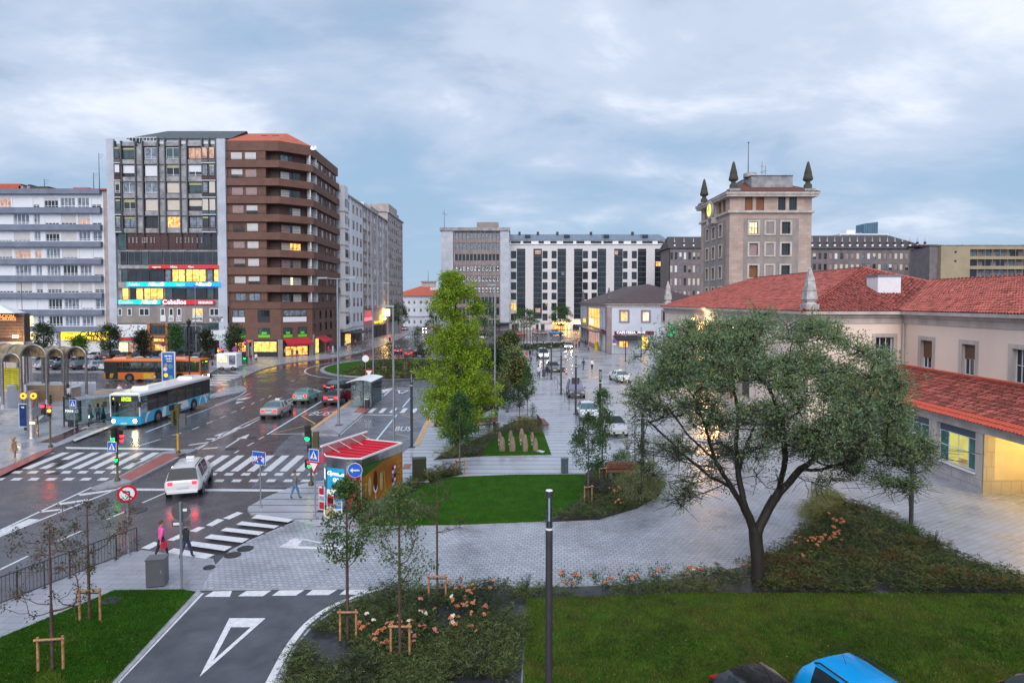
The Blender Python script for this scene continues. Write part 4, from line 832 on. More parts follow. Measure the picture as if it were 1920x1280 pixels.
# ---------------- 9 white and black striped block
D=232.0; x0=X_(956,D); W9=X_(1253,D)-x0; px=lambda p:X_(p,D)-x0; f=Face(0,0)
B9=thing('striped_block','long white clad block with tall dark glass strips and zinc roof','apartment block',(x0,D,0))
strips=[(969,985),(1000,1016),(1045,1061),(1076,1092),(1120,1136),(1151,1167),(1195,1211),(1227,1242)]; wn=[(958,968),(1017,1026.5),(1034,1043.5),(1092.5,1102),(1109,1119),(1167.5,1176),(1184,1193.5),(1242.3,1251)]
zr=[(471,485),(490,504),(510,524),(529.5,543.5),(549,562),(568,582),(588,601)]
ops=[(px(a),px(c),HZ(598,D),HZ(467,D)) for a,c in strips]+[(px(a),px(c),HZ(bt,D),HZ(t,D)) for a,c in wn for t,bt in zr]
b=MB(); f.wall(b,W9,HZ(606,D),HZ(459,D),ops,M_tilew,rev=.25); b.box(0,W9,.3,14,0,HZ(459,D)-.2,M_tilew); f.box(b,-.2,W9+.2,0,.35,HZ(459,D),HZ(457.5,D),M_whit2)
b.box(0,W9,1.6,14,HZ(459,D),HZ(450.5,D),M_whit2); 
for a in (956,975,1012,1072,1120,1160,1195,1250): f.box(b,px(a)-.4,px(a)+.4,0,.3,0,HZ(606,D),M_tilew)
b.build('wall',B9)
for a,c in strips: f.win(B9,px(a),HZ(598,D),(lambda w,h:winmesh(w,h,2,M_glass,M_dark,fw=.05))(round(px(c)-px(a),2),round(HZ(467,D)-HZ(598,D),2)),inset=.1,name='glass_strip')
b=MB()
for a,c in strips:
    for k in range(14): f.box(b,px(a),px(c),-.1,-.06,HZ(471+k*9.75,D)-.1,HZ(471+k*9.75,D)+.1,M_gframe)
build_each(b,'glass_strip_rail',B9)
for i,(a,c) in enumerate(wn):
    for j,(t,bt) in enumerate(zr):
        g=M_lit if (i,j)==(0,5) else M_glass; f.win(B9,px(a),HZ(bt,D),winmesh(round(px(c)-px(a),2),round(HZ(t,D)-HZ(bt,D),2),2,g,M_dark,fw=.08),inset=.12)
b=MB()
for a,c,t,bt,m in ((1003,1014,470,477,M_litp),(1152,1158,470,478,M_litp),(1229,1238,491,499,M_lit),(1053,1058,510,516,M_glassb),(1004,1013,578,586,M_litp)): f.box(b,px(a),px(c),-.08,-.02,HZ(bt,D),HZ(t,D),m)
build_each(b,'lit_pane',B9)
b=MB()
for a,c in ((958,976),(981,996),(1010,1020),(1032,1044),(1056,1075),(1081,1096),(1108,1128),(1132,1149),(1160,1170),(1184,1194),(1205,1224),(1234,1245)): f.box(b,px(a),px(c),-1.58,-1.5,HZ(457.5,D),HZ(452,D),M_glass)
build_each(b,'attic_window',B9)
b=MB(); z=HZ(450.5,D); zt=HZ(440,D+4); b.add([(-.2,1.2,z),(W9+.2,1.2,z),(W9-2.5,4.5,zt),(-.2,4.5,zt),(W9+.2,14,z),(-.2,14,z)],[(0,1,2,3),(1,4,2),(3,2,4,5),(0,3,5)],M_zinc); b.build('roof',B9)
for a in (983,1057,1131,1204): b=MB(); b.box(px(a),px(a+13),2.0,4.4,z,zt-.2,M_zinc); b.box(px(a+1),px(a+12),1.97,2.0,z+.7,zt-.4,M_glass); b.build('dormer',B9)
for a in (974,1009,1046,1110,1189): b=MB(); b.box(px(a-2),px(a+2.5),4,5,zt-.3,HZ(435.5,D+4),M_dark); b.build('chimney',B9)
for a,c,m in ((960,972,M_dark),(1005,1021,M_dark),(1038,1068,M_lit),(1070,1086,M_glass)):
    f.win(B9,px(a),.2,winmesh(px(c)-px(a),HZ(607,D)-.4,3,m,M_dark),inset=-.02,name='shop_window')
b=MB(); f.box(b,px(1036),px(1088),.3,.6,HZ(607,D),HZ(605,D),M_neon); 
for a in (1060,1066): f.box(b,px(a),px(a)+.25,.3,.5,.3,HZ(607,D),M_neon)
build_each(b,'neon_strip',B9)
# ---------------- 10 brown grey blocks behind the clock tower
def mk_t(i,j): return (rnd.choice([M_glass,M_glassb]),M_maroon if rnd.random()<.5 else M_gframe,rnd.choice([0,.98,.98,.98,.6]),rnd.choice([M_shutc,M_shutc,M_shutw,M_shutp]))
for lab,pa,pb,nb,top,Dd in (('taupe apartment block between the striped block and the clock tower',1254,1330,9,466,205),('long taupe apartment block with maroon trims right of the clock tower',1500,1744,24,467,178)):
    a,c=X_(pa,Dd),X_(pb,Dd)
    BB,FF,LL=block('apartment_block',lab,(a,Dd),(c,Dd),0,HZ(top,Dd),M_taupe,nb,5 if nb<10 else 6,mk_t,zf=6,cornice=False)
    b=MB(); z=HZ(top,Dd); b.add([(-.5,-.5,z),(LL+.5,-.5,z),(LL+.5,14,z),(-.5,14,z),(3 if nb>10 else .5,5,z+4.2),(LL-9 if nb>10 else LL-.5,5,z+4.2)],[(0,1,5,4),(1,2,5),(2,3,4,5),(3,0,4)],mat('brown slates',(.065,.058,.066),.7,var=.2,scale=2)); b.build('roof',BB)
    n=17 if nb>10 else 4
    for k in range(n):
        x=LL*(k+.6)/(n+.3); b=MB(); b.box(x-.25,x+.25,.4,.9,z,z+1.3,M_whit2); b.box(x-.22,x+.22,.4,.9,z+1.3,z+2.0,M_maroon); b.lathe([(.25,0),(.12,.8),(.03,1.5)],M_stoneL,c=(x,.65,z+2.0),n=6); b.build('vent_pipe',BB)
# beige block
D=150.0; x0=X_(1762,D); W_=X_(2150,D)-x0; px=lambda p:X_(p,D)-x0
B11=thing('apartment_block','beige apartment block with long recessed balconies at the right edge','apartment block',(x0,D,0)); f=Face(0,0)
ops=[(px(1816),px(2140),HZ(bt,D),HZ(t,D)) for t,bt in ((468,481),(486.5,499),(505,519.5),(525,540))]
b=MB(); f.wall(b,W_,0,HZ(461,D),ops,M_beige,rev=1.3); b.box(0,W_,1.32,12,0,HZ(461,D)-.1,M_plast); b.box(-.01,1.3,.02,1.3,0,HZ(461,D),M_beige); b.add([(0,0,0),(0,1.32,0),(0,1.32,HZ(461,D)),(0,0,HZ(461,D))],[(0,3,2,1)],M_beige); b.box(-.2,W_+.2,-.15,12,HZ(461,D),HZ(459.5,D),M_conc)
b.build('wall',B11)
for s0,s1,c0,c1 in ops:
    b=MB(); f.box(b,s0,s1,-.12,-.06,c0+1.0,c0+1.06,M_dark); f.box(b,s0,s1,-.12,-.06,c0+.5,c0+.54,M_dark)
    for k in range(23): f.box(b,s0+k*1.8,s0+k*1.8+.08,-.15,-.03,c0,c1,M_shutp)
    build_each(b,'railing',B11)
    for k in range(12): f.win(B11,s0+.6+k*3.3,c0+.05,winmesh(2.0,round(c1-c0-.2,2),2,rnd.choice([M_glass,M_glassb]),M_gframe),inset=1.28)
b=MB()
for y in (473,490): b.disc((px(1789),-.02,HZ(y,D)),(0,1,0),.28,M_dark)
build_each(b,'round_window',B11)
b=MB(); b.box(px(1746),px(1762),1,8,0,HZ(463,D),M_taupe); b.build('stair_core',B11); b=MB(); b.box(px(1742),px(1778),4,9,HZ(461,D),HZ(456.5,D),M_maroon); b.build('roof_shed',B11)
D=420.0; x0=X_(1617,D); B12=thing('glass_tower','blue glass tower top seen far away over the roofs','tower',(x0,D,0)); b=MB(); w=X_(1643,D)-x0
b.add([(0,0,0),(w,0,0),(w,10,0),(0,10,0),(0,0,HZ(420.5,D)),(w,0,HZ(417,D)),(w,10,HZ(417,D)),(0,10,HZ(420.5,D))],[(0,1,5,4),(1,2,6,5),(2,3,7,6),(3,0,4,7),(4,5,6,7)],mat('blue curtain wall',(.10,.20,.30),.15,var=.1,scale=.3)); b.build('shaft',B12)
b=MB()
for k in range(1,8): b.box(w*k/8-.1,w*k/8+.1,-.15,0,0,HZ(419,D),M_gframe)
build_each(b,'mullion',B12)
D=330.0; x0=X_(1572,D); B13=thing('white_building','low white building with rooftop plant far behind the taupe block','building',(x0,D,0)); b=MB(); w=X_(1663,D)-x0; b.box(0,w,0,12,0,HZ(439,D),M_whit2); b.box(w*.18,w*.36,2,8,HZ(439,D),HZ(431,D),M_whit2); b.box(w*.36,w*.5,2,8,HZ(439,D),HZ(436,D),M_zinc); b.build('wall',B13)
b=MB(); b.box(w*.02,w*.98,-.1,-.01,HZ(443,D),HZ(441,D),M_glassb); b.build('window',B13)
# ---------------- clock tower
D=100.0; x0=X_(1366,D); W_=X_(1519,D)-x0; px=lambda p:X_(p,D)-x0; f=Face(0,0); DT=15.0
BT=thing('clock_tower','square stone clock tower with four dark pinnacles and a lit clock','tower',(x0,D,0)); zt=HZ(368,D)
fl_=Face(0,DT,-PI/2)     # left side, s runs toward the viewer
ops=[(px(a),px(c),HZ(395.5,D),HZ(370,D)) for a,c in ((1394,1408.5),(1415,1430),(1456,1470),(1476.5,1491))]
o2=[(px(a),px(c),HZ(bt,D),HZ(t,D)) for t,bt in ((417,439),(457,479),(498,520),(538,560)) for a,c in ((1403,1419),(1463,1479))]
b=MB(); f.wall(b,W_,0,zt,ops+o2,M_stone,rev=.35); b.box(.36,W_-.01,.36,DT-.36,0,zt-.2,M_stone)
zs=HZ(399,D)
lo=[(2.0,3.0,HZ(bt,D),HZ(t,D)) for t,bt in ((417,439),(457,479),(498,520),(538,560))]
lop=[(s,s+1.3,a[2],a[3]) for a in lo for s in (3.2,6.6,10.2)]+[(s,s+1.5,HZ(395.5,D),HZ(370,D)) for s in (1.9,4.1,9.4,11.5)]
fl_.wall(b,DT,0,zt,lop,M_stone,rev=.35); b.build('wall',BT)
b=MB(); F2=Face(px(1392),0)
F2.wall(b,px(1495)-px(1392),0,zs-1.0,[(a-px(1392),c-px(1392),d,e) for a,c,d,e in o2],M_plast,rev=.1,y=-.03)
Fl2=Face(0,DT-1.8,-PI/2); Fl2.wall(b,DT-3.6,0,zs-1.0,[(a-1.8,c-1.8,d,e) for a,c,d,e in lop if e<zs],M_plast,rev=.1,y=-.03); build_each(b,'render_panel',BT)
b=MB()
for a,c,d,e in o2+[(px(a),px(c),HZ(bt,D),HZ(t,D)) for t,bt in ((417,439),(457,479),(498,520)) for a,c in ((1434,1448.5),)]:
    for q in ((a-.3,c+.3,e,e+.25),(a-.3,c+.3,d-.25,d),(a-.3,a,d,e),(c,c+.3,d,e)): f.box(b,q[0],q[1],.03,.14,q[2],q[3],M_stoneL)
for a,c,d,e in lop:
    if e<zs:
        for q in ((a-.3,c+.3,e,e+.25),(a-.3,c+.3,d-.25,d),(a-.3,a,d,e),(c,c+.3,d,e)): fl_.box(b,q[0],q[1],.03,.14,q[2],q[3],M_stoneL)
build_each(b,'window_surround',BT)
b=MB(); e=.35; b.box(-e,W_+e,-e,DT+e,zs-.12,zs+.25,M_stoneL); b.box(-.7,W_+.7,-.7,DT+.7,zt-.25,zt+.1,M_stoneL); b.box(-.85,W_+.85,-.85,DT+.85,zt+.1,zt+.5,M_stoneL); b.build('cornice',BT)
for i,(a,c,d,e) in enumerate(ops): 
    m=(M_shutb,M_shutb,None,None)[i]; f.win(BT,a,d,winmesh(c-a,e-d,3,M_glass,M_dark,.97 if m else 0,m,trans=.35),inset=.2)
for i,(a,c,d,e) in enumerate(o2):
    k=i//2; m=[None,None,M_shutp,None,M_shutb,None,M_shutb,M_shutb][i]; g=M_litw if i==0 else M_glass
    f.win(BT,a,d,winmesh(c-a,e-d,3,g,M_dark,.98 if m else 0,m,trans=.5),inset=.2)
for a,c,d,e in lop: m=None if 417<0 or abs(e-HZ(417,D))<.1 else M_shutb; fl_.win(BT,a,d,winmesh(c-a,e-d,2,M_glass,M_dark,.98 if m else 0,m),inset=.2)
b=MB(); z=zt+.5; ez=.95
b.add([(-ez,-ez,z),(W_+ez,-ez,z),(W_+ez,DT+ez,z),(-ez,DT+ez,z),(4,4.5,z+2.4),(W_-4,4.5,z+2.4),(W_-4,DT-4.5,z+2.4),(4,DT-4.5,z+2.4)],[(0,1,5,4),(1,2,6,5),(2,3,7,6),(3,0,4,7),(4,5,6,7)],mat('dark red tiles',(.18,.055,.04),.8,color2=(.09,.04,.035),scale=2,bump=.6,bscale=5)); b.build('roof',BT)
b=MB(); b.box(px(1412),px(1490),1.4,9,z+.05,HZ(328,D),M_conc); b.box(px(1411),px(1491),1.2,9.2,HZ(328,D),HZ(327,D),M_concl); b.lathe([(1.1,0),(1.1,.6),(.5,.8)],M_conc,c=(px(1413)+.3,3,HZ(328,D)),n=10); b.build('roof_plant_room',BT)
pin=[(.62,0),(.62,.9),(.5,.95),(.34,1.25),(.36,1.4),(.70,1.6),(.78,1.75),(.62,2.4),(.56,2.5),(.6,2.6),(.42,3.4),(.38,3.5),(.38,3.55),(.2,4.3),(.03,4.6)]
M_pin=mat('lichen stone',(.042,.045,.034),.95,color2=(.085,.08,.07),scale=4,bump=.5,bscale=10)
for x,y in ((.6,.2),(W_-.6,.2),(.3,DT-.6),(W_-.6,DT-.6)):
    b=MB(); b.box(x-.85,x+.85,y-.85,y+.85,z-.4,z+.5,M_conc); b.lathe(pin,M_pin,c=(x,y,z+.3),n=10); b.build('pinnacle',BT)
b=MB(); c=Vector((-.62,DT/2,HZ(383,D))); b.disc(c-Vector((.2,0,0)),(1,0,0),1.05,mat('clock face',(.7,.75,.2),.4,var=0,emit=(.78,.85,.10),estr=.75),n=28,th=.3); b.lathe([(1.35,0),(1.6,0),(1.6,.4),(1.35,.4)],M_stoneL,T=Matrix.Translation(c+Vector((.1,0,0)))@Matrix.Rotation(-PI/2,4,'Y'),n=28)
b.box(c.x-.41,c.x-.355,c.y-.06,c.y+.06,c.z,c.z+.9,M_blk); b.box(c.x-.41,c.x-.355,c.y,c.y+.7,c.z-.05,c.z+.06,M_blk); b.build('clock',BT)
b=MB(); fl_.box(b,6.2,8.8,0,.5,zs-.6,HZ(369,D),M_stoneL); fl_.box(b,6.0,6.5,0,.9,zs-1.0,zs,M_stoneL); fl_.box(b,8.5,9.0,0,.9,zs-1.0,zs,M_stoneL); build_each(b,'clock_surround',BT)
b=MB(); b.cyl((px(1412.5),3,HZ(326,D)),(px(1412.5),3,HZ(262,D)),.09,.04,M_gframe,6); b.sphere((px(1412.5),3,HZ(262,D)),.14,M_gframe); b.build('flagpole',BT)
for a,t in ((1439,298),(1445.5,306)):
    b=MB(); x=px(a); b.cyl((x,3,HZ(327,D)),(x,3,HZ(t,D)),.05,.03,M_gframe,5); b.cyl((x-.4,3,HZ(t+9,D)),(x+.3,3,HZ(t+9,D)),.03,.03,M_gframe,4); b.cyl((x-.3,3,HZ(t+20,D)),(x+.4,3,HZ(t+20,D)),.05,.05,M_gframe,4); b.build('antenna',BT)
# ---------------- tile rib roofs
M_tiles=mat('weathered red tile',(.52,.135,.098),.6,color2=(.30,.065,.052),scale=2.6,detail=6,bump=.25,bscale=20); M_tiled=mat('old mossy tile',(.25,.050,.036),.7,color2=(.10,.030,.024),scale=3.0,detail=7); M_tileo=mat('new orange tile',(.50,.075,.04),.55,var=.1,scale=4)
M_under=mat('tile troughs',(.16,.040,.032),.85,var=.3,scale=3)
def tiles(O,u,d,L,tmax,parent,mt,name='roof_tiles',pitch=.24,row=.42,r=.085,tmin=lambda s:0,mfun=None):
    """O eave corner, u unit along the eave, d unit up the slope; rows of tapered cover tiles"""
    u=Vector(u).normalized(); d=Vector(d).normalized(); n=u.cross(d); n=n if n.z>0 else -n
    V_=[];F_=[];MI=[]; ns=int(L/pitch); A=[0,PI*.25,PI*.5,PI*.75,PI]
    for i in range(ns):
        s=(i+.5)*pitch; t=tmin(s); T1=tmax(s); k=0
        while t<T1-.05:
            t2=min(t+row,T1); jit=random.uniform(-.012,.012); q=len(V_); r1=r*random.uniform(.97,1.06); r0=r1*.80; lift=random.uniform(.018,.035)
            for (tt,rr,zz) in ((t-.03,r1,lift),(t2,r0,0)):
                for a in A: p=O+u*(s+jit+math.cos(a)*rr)+d*tt+n*(math.sin(a)*rr*1.0+zz); V_.append(p[:])
            for j in range(4): F_.append((q+j,q+5+j,q+6+j,q+j+1)); MI.append(mfun(s,t) if mfun else 0)
            # open front end of the tile
            t=t2
    return rawmesh(name,np.array(V_),np.array(F_),mt,np.array(MI),parent)
# ---------------- pink station building
SX=22.3; SW=29.5; YC=47.4; YF=91.7; ZE=9.75; SL=.38
BS=thing('station_building','pale pink station building with red tile roofs, arcade and low tiled annexe','station building',(0,0,0)); cy=.9
b=MB()
# long left wall (faces -x) with tall arcade openings, s runs toward the viewer
FL=Face(SX,YF,-PI/2); L=YF-YC; s_of=lambda p:YF-SX*FPX/(p-960)
arc=[]
for a,c in ((1289,1304),(1308,1326),(1331,1349.5),(1355,1376),(1382,1407)): arc.append((s_of(a),s_of(c),.2,7.6))
arc=[(a,c,1.2 if i in(0,4) else .2,8.15) for i,(a,c,_,_) in enumerate(arc)]
sm=[(s_of(1256),s_of(1260.5),5.1,7.0),(s_of(1272),s_of(1278),5.0,6.9)]
FL.wall(b,L,0,8.85,arc+sm,M_pink,rev=.9,mr=M_stoneL)
FF=Face(SX,YC,0); wf=[(X_(1643,YC)-SX,X_(1676,YC)-SX,5.84,7.8)]
FF.wall(b,SW-SX,0,8.85,wf,M_pink,rev=.3,mr=M_stoneL)
FR=Face(SW,YC,-PI/2)     # right wing wall, s=YC-y
ww=[(YC-45.3,YC-44.05,5.74,7.72),(YC-41.15,YC-39.95,5.72,7.72),(YC-37.0,YC-35.7,5.7,7.72),(YC-31.5,YC-30.2,5.7,7.72),(YC-26,YC-24.7,5.7,7.72)]
FR.wall(b,YC-8,0,8.85,ww,M_pink,rev=.32,mr=M_stoneL); b.build('wall',BS)
b=MB(); b.box(SX+1.2,SX+1.4,YC+1,YF-1,0,8.6,mat('arcade back wall',(.50,.26,.10),.8,var=.1)); b.box(SX+.95,SX+16,YF-.5,YF,0,8.85,M_pink); b.box(SX+.3,SX+.5,YC+.9,YF,0,.4,M_stoneL); b.box(SX+.9,40,YC+.35,YC+.5,0,8.8,M_pink) if False else None
b.box(SW+.35,40,8,8.2,0,8.8,M_pink); b.build('inner_wall',BS)
# entablature and cornice
b=MB()
for F_,l in ((FL,L),(FF,SW-SX),(FR,YC-8)):
    e0=-.08 if F_ is not FR else 0.0
    F_.box(b,(e0 if F_ is not FR else .1),l+(.08 if F_ is FL else -.10 if F_ is FF else 0),-.3,.08,8.85,9.3,M_stoneL); F_.box(b,(-.2 if F_ is not FR else .22),l+(.2 if F_ is FL else -.22 if F_ is FF else 0),-.3,.22,9.3,9.52,M_stoneL); F_.box(b,(-.5 if F_ is not FR else .52),l+(.5 if F_ is FL else -.52 if F_ is FF else 0),-.3,.55,9.52,ZE,M_stoneL)
b.build('cornice',BS)
b=MB()
for a,c,d,e in wf: 
    for q in ((a-.28,c+.28,e,e+.28),(a-.28,a,d,e),(c,c+.28,d,e)): FF.box(b,q[0],q[1],-.02,.05,q[2],q[3],M_stoneL)
    FF.box(b,a-.35,c+.35,-.02,.16,d-.16,d,M_stoneL)
for a,c,d,e in ww:
    for q in ((a-.28,c+.28,e,e+.28),(a-.28,a,d,e),(c,c+.28,d,e)): FR.box(b,q[0],q[1],-.02,.05,q[2],q[3],M_stoneL)
    FR.box(b,a-.35,c+.35,-.02,.16,d-.16,d,M_stoneL)
for a,c,d,e in sm: FL.box(b,a-.2,c+.2,-.02,.1,d-.2,d,M_stoneL)
build_each(b,'window_surround',BS)
M_slat=brickmat('slatted shutter',(.17,.085,.050),(.19,.095,.058),(.09,.05,.03),bw=50,bh=.06,msize=.012,rough=.6,rot=(R(90),0,0),bump=.3,noisev=.1)
def bigwin(F_,o,blind,inset=.22):
    a,c,d,e=o; w,h=c-a,e-d
    g=F_.win(BS,a,d,winmesh(w,h,3,M_glass,M_whit2,0,None,fw=.055,trans=.52),inset=inset)
    if blind: b=MB(); b.box(0.0,w,-.02,.0,h*(1-blind),h,M_slat); x=b.build('roller_blind',g)
for F_,o,bl in ((FF,wf[0],0),(FR,ww[0],.62),(FR,ww[1],.48),(FR,ww[2],0),(FR,ww[3],.5),(FR,ww[4],.3)): bigwin(F_,o,bl)
for o in sm: FL.win(BS,o[0],o[2],winmesh(o[1]-o[0],o[3]-o[2],1,M_glass,M_gframe),inset=.3)
FL.win(BS,arc[4][0],1.2,winmesh(arc[4][1]-arc[4][0],5.2,3,M_glass,M_gframe,fw=.08,trans=.5),inset=.6)
for i in (1,2): FL.win(BS,arc[i][0]+.2,.2,winmesh(arc[i][1]-arc[i][0]-.4,4.6,3,M_lit,M_gframe,fw=.08,trans=.6),inset=.95)
b=MB(); 
for i in (1,2,3): a,c,_,_=arc[i]; FL.box(b,(a+c)/2-.12,(a+c)/2+.12,-.75,-.5,7.7,7.95,M_neon)
FL.box(b,arc[1][0]-.3,arc[1][0]-.06,.4,.65,8.3,8.55,M_neon); build_each(b,'arcade_lamp',BS)
def plight(loc,e,col,r=.15,par=None):
    l=bpy.data.lights.new('lamp_light','POINT'); l.energy=e; l.color=col; l.shadow_soft_size=r; o=bpy.data.objects.new('lamp_light',l); SC.collection.objects.link(o); o.location=loc; return o
plight((SX+.35,YF-(arc[1][0]+arc[1][1])/2,7.2),520,(1,.55,.18)); plight((SX+.35,YF-(arc[2][0]+arc[2][1])/2,4.5),420,(1,.5,.15)); plight((SX-.95,YF-(arc[1][1]+arc[2][0])/2,8.9),130,(1,.66,.3)); plight((SX+.4,YF-(arc[1][0]+arc[1][1])/2,3.5),260,(1,.5,.15))
b=MB(); T=FL.T; p=T@Vector((s_of(1267),-.6,6.5)); b.box(p.x-.35,p.x+.35,p.y-.35,p.y+.35,5.7,7.0,mat('green lantern',(.02,.40,.20),.4,var=0,emit=(.02,.5,.25),estr=.6)); b.taper(p.x-.35,p.x+.35,p.y-.35,p.y+.35,7.0,7.6,.2,mat('green lantern',0)); b.build('green_lantern',BS)
# roofs of the station: faceted underlay + tile ribs
e=.55; X0,Y0=SX-e,YC-e; z0=ZE+.02; AX,AY=SX+9.2,YC+9.2; ZR=ZE+SL*(9.2+e); RX=2*AX-X0
b=MB(); yb=82.0
b.add([(X0,Y0,z0),(SW-e,Y0,z0),(AX,AY,ZR),(AX,yb,ZR),(X0,YF+e,z0),(RX,YF+e,z0),(RX,Y0,z0)],[(0,2,3,4),(4,3,5),(3,2,6,5),(0,6,2)],M_under)
WR=35.4; zW=ZE+SL*(WR-(SW-e)); b.add([(SW-e,8,z0),(SW-e,Y0,z0),(WR,Y0+(WR-SW+e),zW),(WR,8,zW),(WR+6.4,8,z0),(WR+6.4,Y0+6.4,z0)],[(0,3,2,1),(3,4,5,2)],M_under); b.build('roof_underlay',BS)
ln_=math.sqrt(1+SL*SL)
mf=lambda s,t:0 if random.random()<.74 else 1
tiles(Vector((X0,Y0,z0)),(0,1,0),(1,0,SL),YF+e-Y0,lambda s:min(s,(AX-X0),max(0,(YF+e-Y0-s)*(AX-X0)/(YF+e-yb)))*ln_,BS,[M_tiles,M_tiled],mfun=mf)
tiles(Vector((X0,Y0,z0)),(1,0,0),(0,1,SL),RX-X0,lambda s:min(s,RX-X0-s)*ln_,BS,[M_tiles,M_tiled],tmin=lambda s:max(0,(s-(SW-X0-e)))*ln_ if s<WR-X0 else 99,mfun=lambda s,t:0 if random.random()<.62 else 1)
tiles(Vector((X0,Y0,z0)),(1,0,0),(0,1,SL),RX-X0,lambda s:min(s,RX-X0-s)*ln_ if s>=WR-X0 else 0,BS,[M_tiles,M_tiled],tmin=lambda s:(WR-SW+e)*ln_)
tiles(Vector((SW-e,8,z0)),(0,1,0),(1,0,SL),Y0-8+(WR-SW+e),lambda s:(WR-SW+e)*ln_,BS,[M_tiles,M_tiled],tmin=lambda s:max(0,(s-(Y0-8)))*ln_,mfun=mf)
b=MB()
for p,q in (((X0,Y0,z0),(AX,AY,ZR)),((AX,AY,ZR),(AX,yb,ZR)),((AX,AY,ZR),(RX,Y0,z0)),((WR,8,zW),(WR,Y0+WR-SW+e,zW)),((AX,yb,ZR),(X0,YF+e,z0))):
    p,q=Vector(p),Vector(q); n=int((q-p).length/.42)
    for i in range(n): a,c=p.lerp(q,i/n),p.lerp(q,(i+1)/n); b.cyl(a+Vector((0,0,.06)),c+Vector((0,0,.03)),.13,.10,M_tiles,7,caps=False)
build_each(b,'ridge_tile',BS)
b=MB(); p,q=Vector((SW-e,Y0,z0+.06)),Vector((WR,Y0+WR-SW+e,zW+.06)); dd=Vector((1,-1,0)).normalized()*.16
b.add([p-dd,p+dd,q+dd,q-dd],[(0,1,2,3)],mat('lead valley',(.12,.14,.18),.4,var=.2)); b.build('valley_gutter',BS)
b=MB(); cxx=X_(1645,50.4); ccx=X_(1688,50.4); zc=HZ(546,50.4); b.box(cxx,ccx,50.4,52,zc-.7,zc+1.15,M_whit2); b.box(cxx-.06,ccx+.06,50.34,52.06,zc+1.15,zc+1.3,M_zinc); b.build('chimney',BS)
def obelisk(parent,x,y,z,h,name='obelisk',m=None):
    m=m or mat('white obelisk stone',(.56,.55,.55),.8,color2=(.26,.25,.23),scale=2.2,detail=8)
    b=MB(); k=h/3.3; b.box(x-.5*k,x+.5*k,y-.5*k,y+.5*k,z-.3,z+.55*k,m); b.taper(x-.38*k,x+.38*k,y-.38*k,y+.38*k,z+.55*k,z+.72*k,.7,m); b.taper(x-.3*k,x+.3*k,y-.3*k,y+.3*k,z+.72*k,z+.9*k,1.3,m)
    b.taper(x-.42*k,x+.42*k,y-.42*k,y+.42*k,z+.9*k,z+1.55*k,.82,m); b.box(x-.38*k,x+.38*k,y-.38*k,y+.38*k,z+1.55*k,z+1.62*k,m); b.taper(x-.34*k,x+.34*k,y-.34*k,y+.34*k,z+1.62*k,z+2.3*k,.72,m); b.taper(x-.27*k,x+.27*k,y-.27*k,y+.27*k,z+2.3*k,z+3.1*k,.35,m); b.sphere((x,y,z+3.15*k),.12*k,m); return b.build(name,parent)
obelisk(BS,SX+.15,YC+.1,ZE,3.3); obelisk(BS,SX+.3,YF-.4,ZE,3.7)
# low annexe
AXX=25.4; YA0=12.0; ZA=3.75
b=MB(); FA=Face(AXX,YC-.1,-PI/2); sA=lambda y:YC-.1-y
wa=[(sA(46.9),sA(42.9),1.13,3.35),(sA(42.15),sA(38.1),1.13,3.35),(sA(37.4),sA(34.25),1.13,3.35)]
FA.wall(b,sA(33.7),0,3.4,wa,M_stoneL,rev=.3); 
b.box(AXX+.02,SW,33.72,33.9,0,3.4,mat('porch render',(.62,.50,.30),.8,var=.08,scale=.8)); b.box(AXX,SW,28,28.2,0,3.4,M_stoneL); FA.wall(b,sA(YA0)-sA(28.2),0,3.4,[],M_stoneL) if False else None
b.box(SW-.25,SW-.05,28.2,33.7,0,5.5,mat('porch render',0)); b.box(AXX+.02,AXX+.3,YA0,28,0,3.4,M_stoneL); b.build('annexe_wall',BS)
M_ash=brickmat('annexe ashlar',(.48,.45,.46),(.54,.51,.52),(.16,.14,.14),bw=1.5,bh=.42,msize=.012,rough=.6,rot=(0,R(90),R(90)),bump=.3,noisev=.3,nscale=1.5); 
b=MB(); b.box(AXX-.04,AXX-.005,33.72,YC-.15,.0,.93,M_ash); b.build('stone_plinth',BS)
M_ashp=brickmat('porch ashlar',(.45,.38,.26),(.50,.42,.29),(.25,.2,.14),bw=.55,bh=.8,msize=.012,rough=.7,rot=(R(90),0,0),bump=.3)
b=MB(); b.box(AXX+.02,SW-.27,33.64,33.69,0,.85,M_ashp); b.box(AXX+.02,AXX+.62,33.62,33.685,.85,3.4,M_ashp); b.build('porch_plinth',BS)
b=MB(); b.box(AXX-.08,AXX+.35,YA0,YC-.12,3.4,3.75,M_stoneL); b.box(AXX-.3,AXX+.35,YA0,YC-.12,3.75,3.95,M_stoneL); b.build('annexe_cornice',BS)
b=MB(); b.box(AXX+.3,SW,28,YC-.2,3.42,3.5,mat('porch ceiling',(.6,.55,.45),.8)); b.build('porch_ceiling',BS)
M_teal=mat('teal film glass',(.03,.16,.15),.08,var=.25,scale=1.2,spec=.8); M_blindg=mat('grey blue blind',(.07,.10,.13),.5,var=.05); M_room=litmat('yellow green room',(.55,.52,.10),(.42,.38,.09),.75,scale=.6); M_roomb=litmat('brown room',(.40,.28,.10),(.22,.13,.05),.6)
for k,(a,c,d,e) in enumerate(wa):
    w,h=c-a,e-d; win=FA.win(BS,a,d,winmesh(w,h,4,M_teal,M_whit2,.20,M_blindg,fw=.05,low=.42,trans=.79),inset=.2)
    if k==2: b=MB(); b.box(w*.26,w*.5-.03,.032,.038,.06,h*.78,M_room); b.box(w*.5+.03,w*.75-.02,.032,.038,.06,h*.78,M_room); b.box(w*.5+.03,w*.75-.02,.026,.030,.06,h*.2,M_roomb); build_each(b,'lit_pane',win)
b=MB()
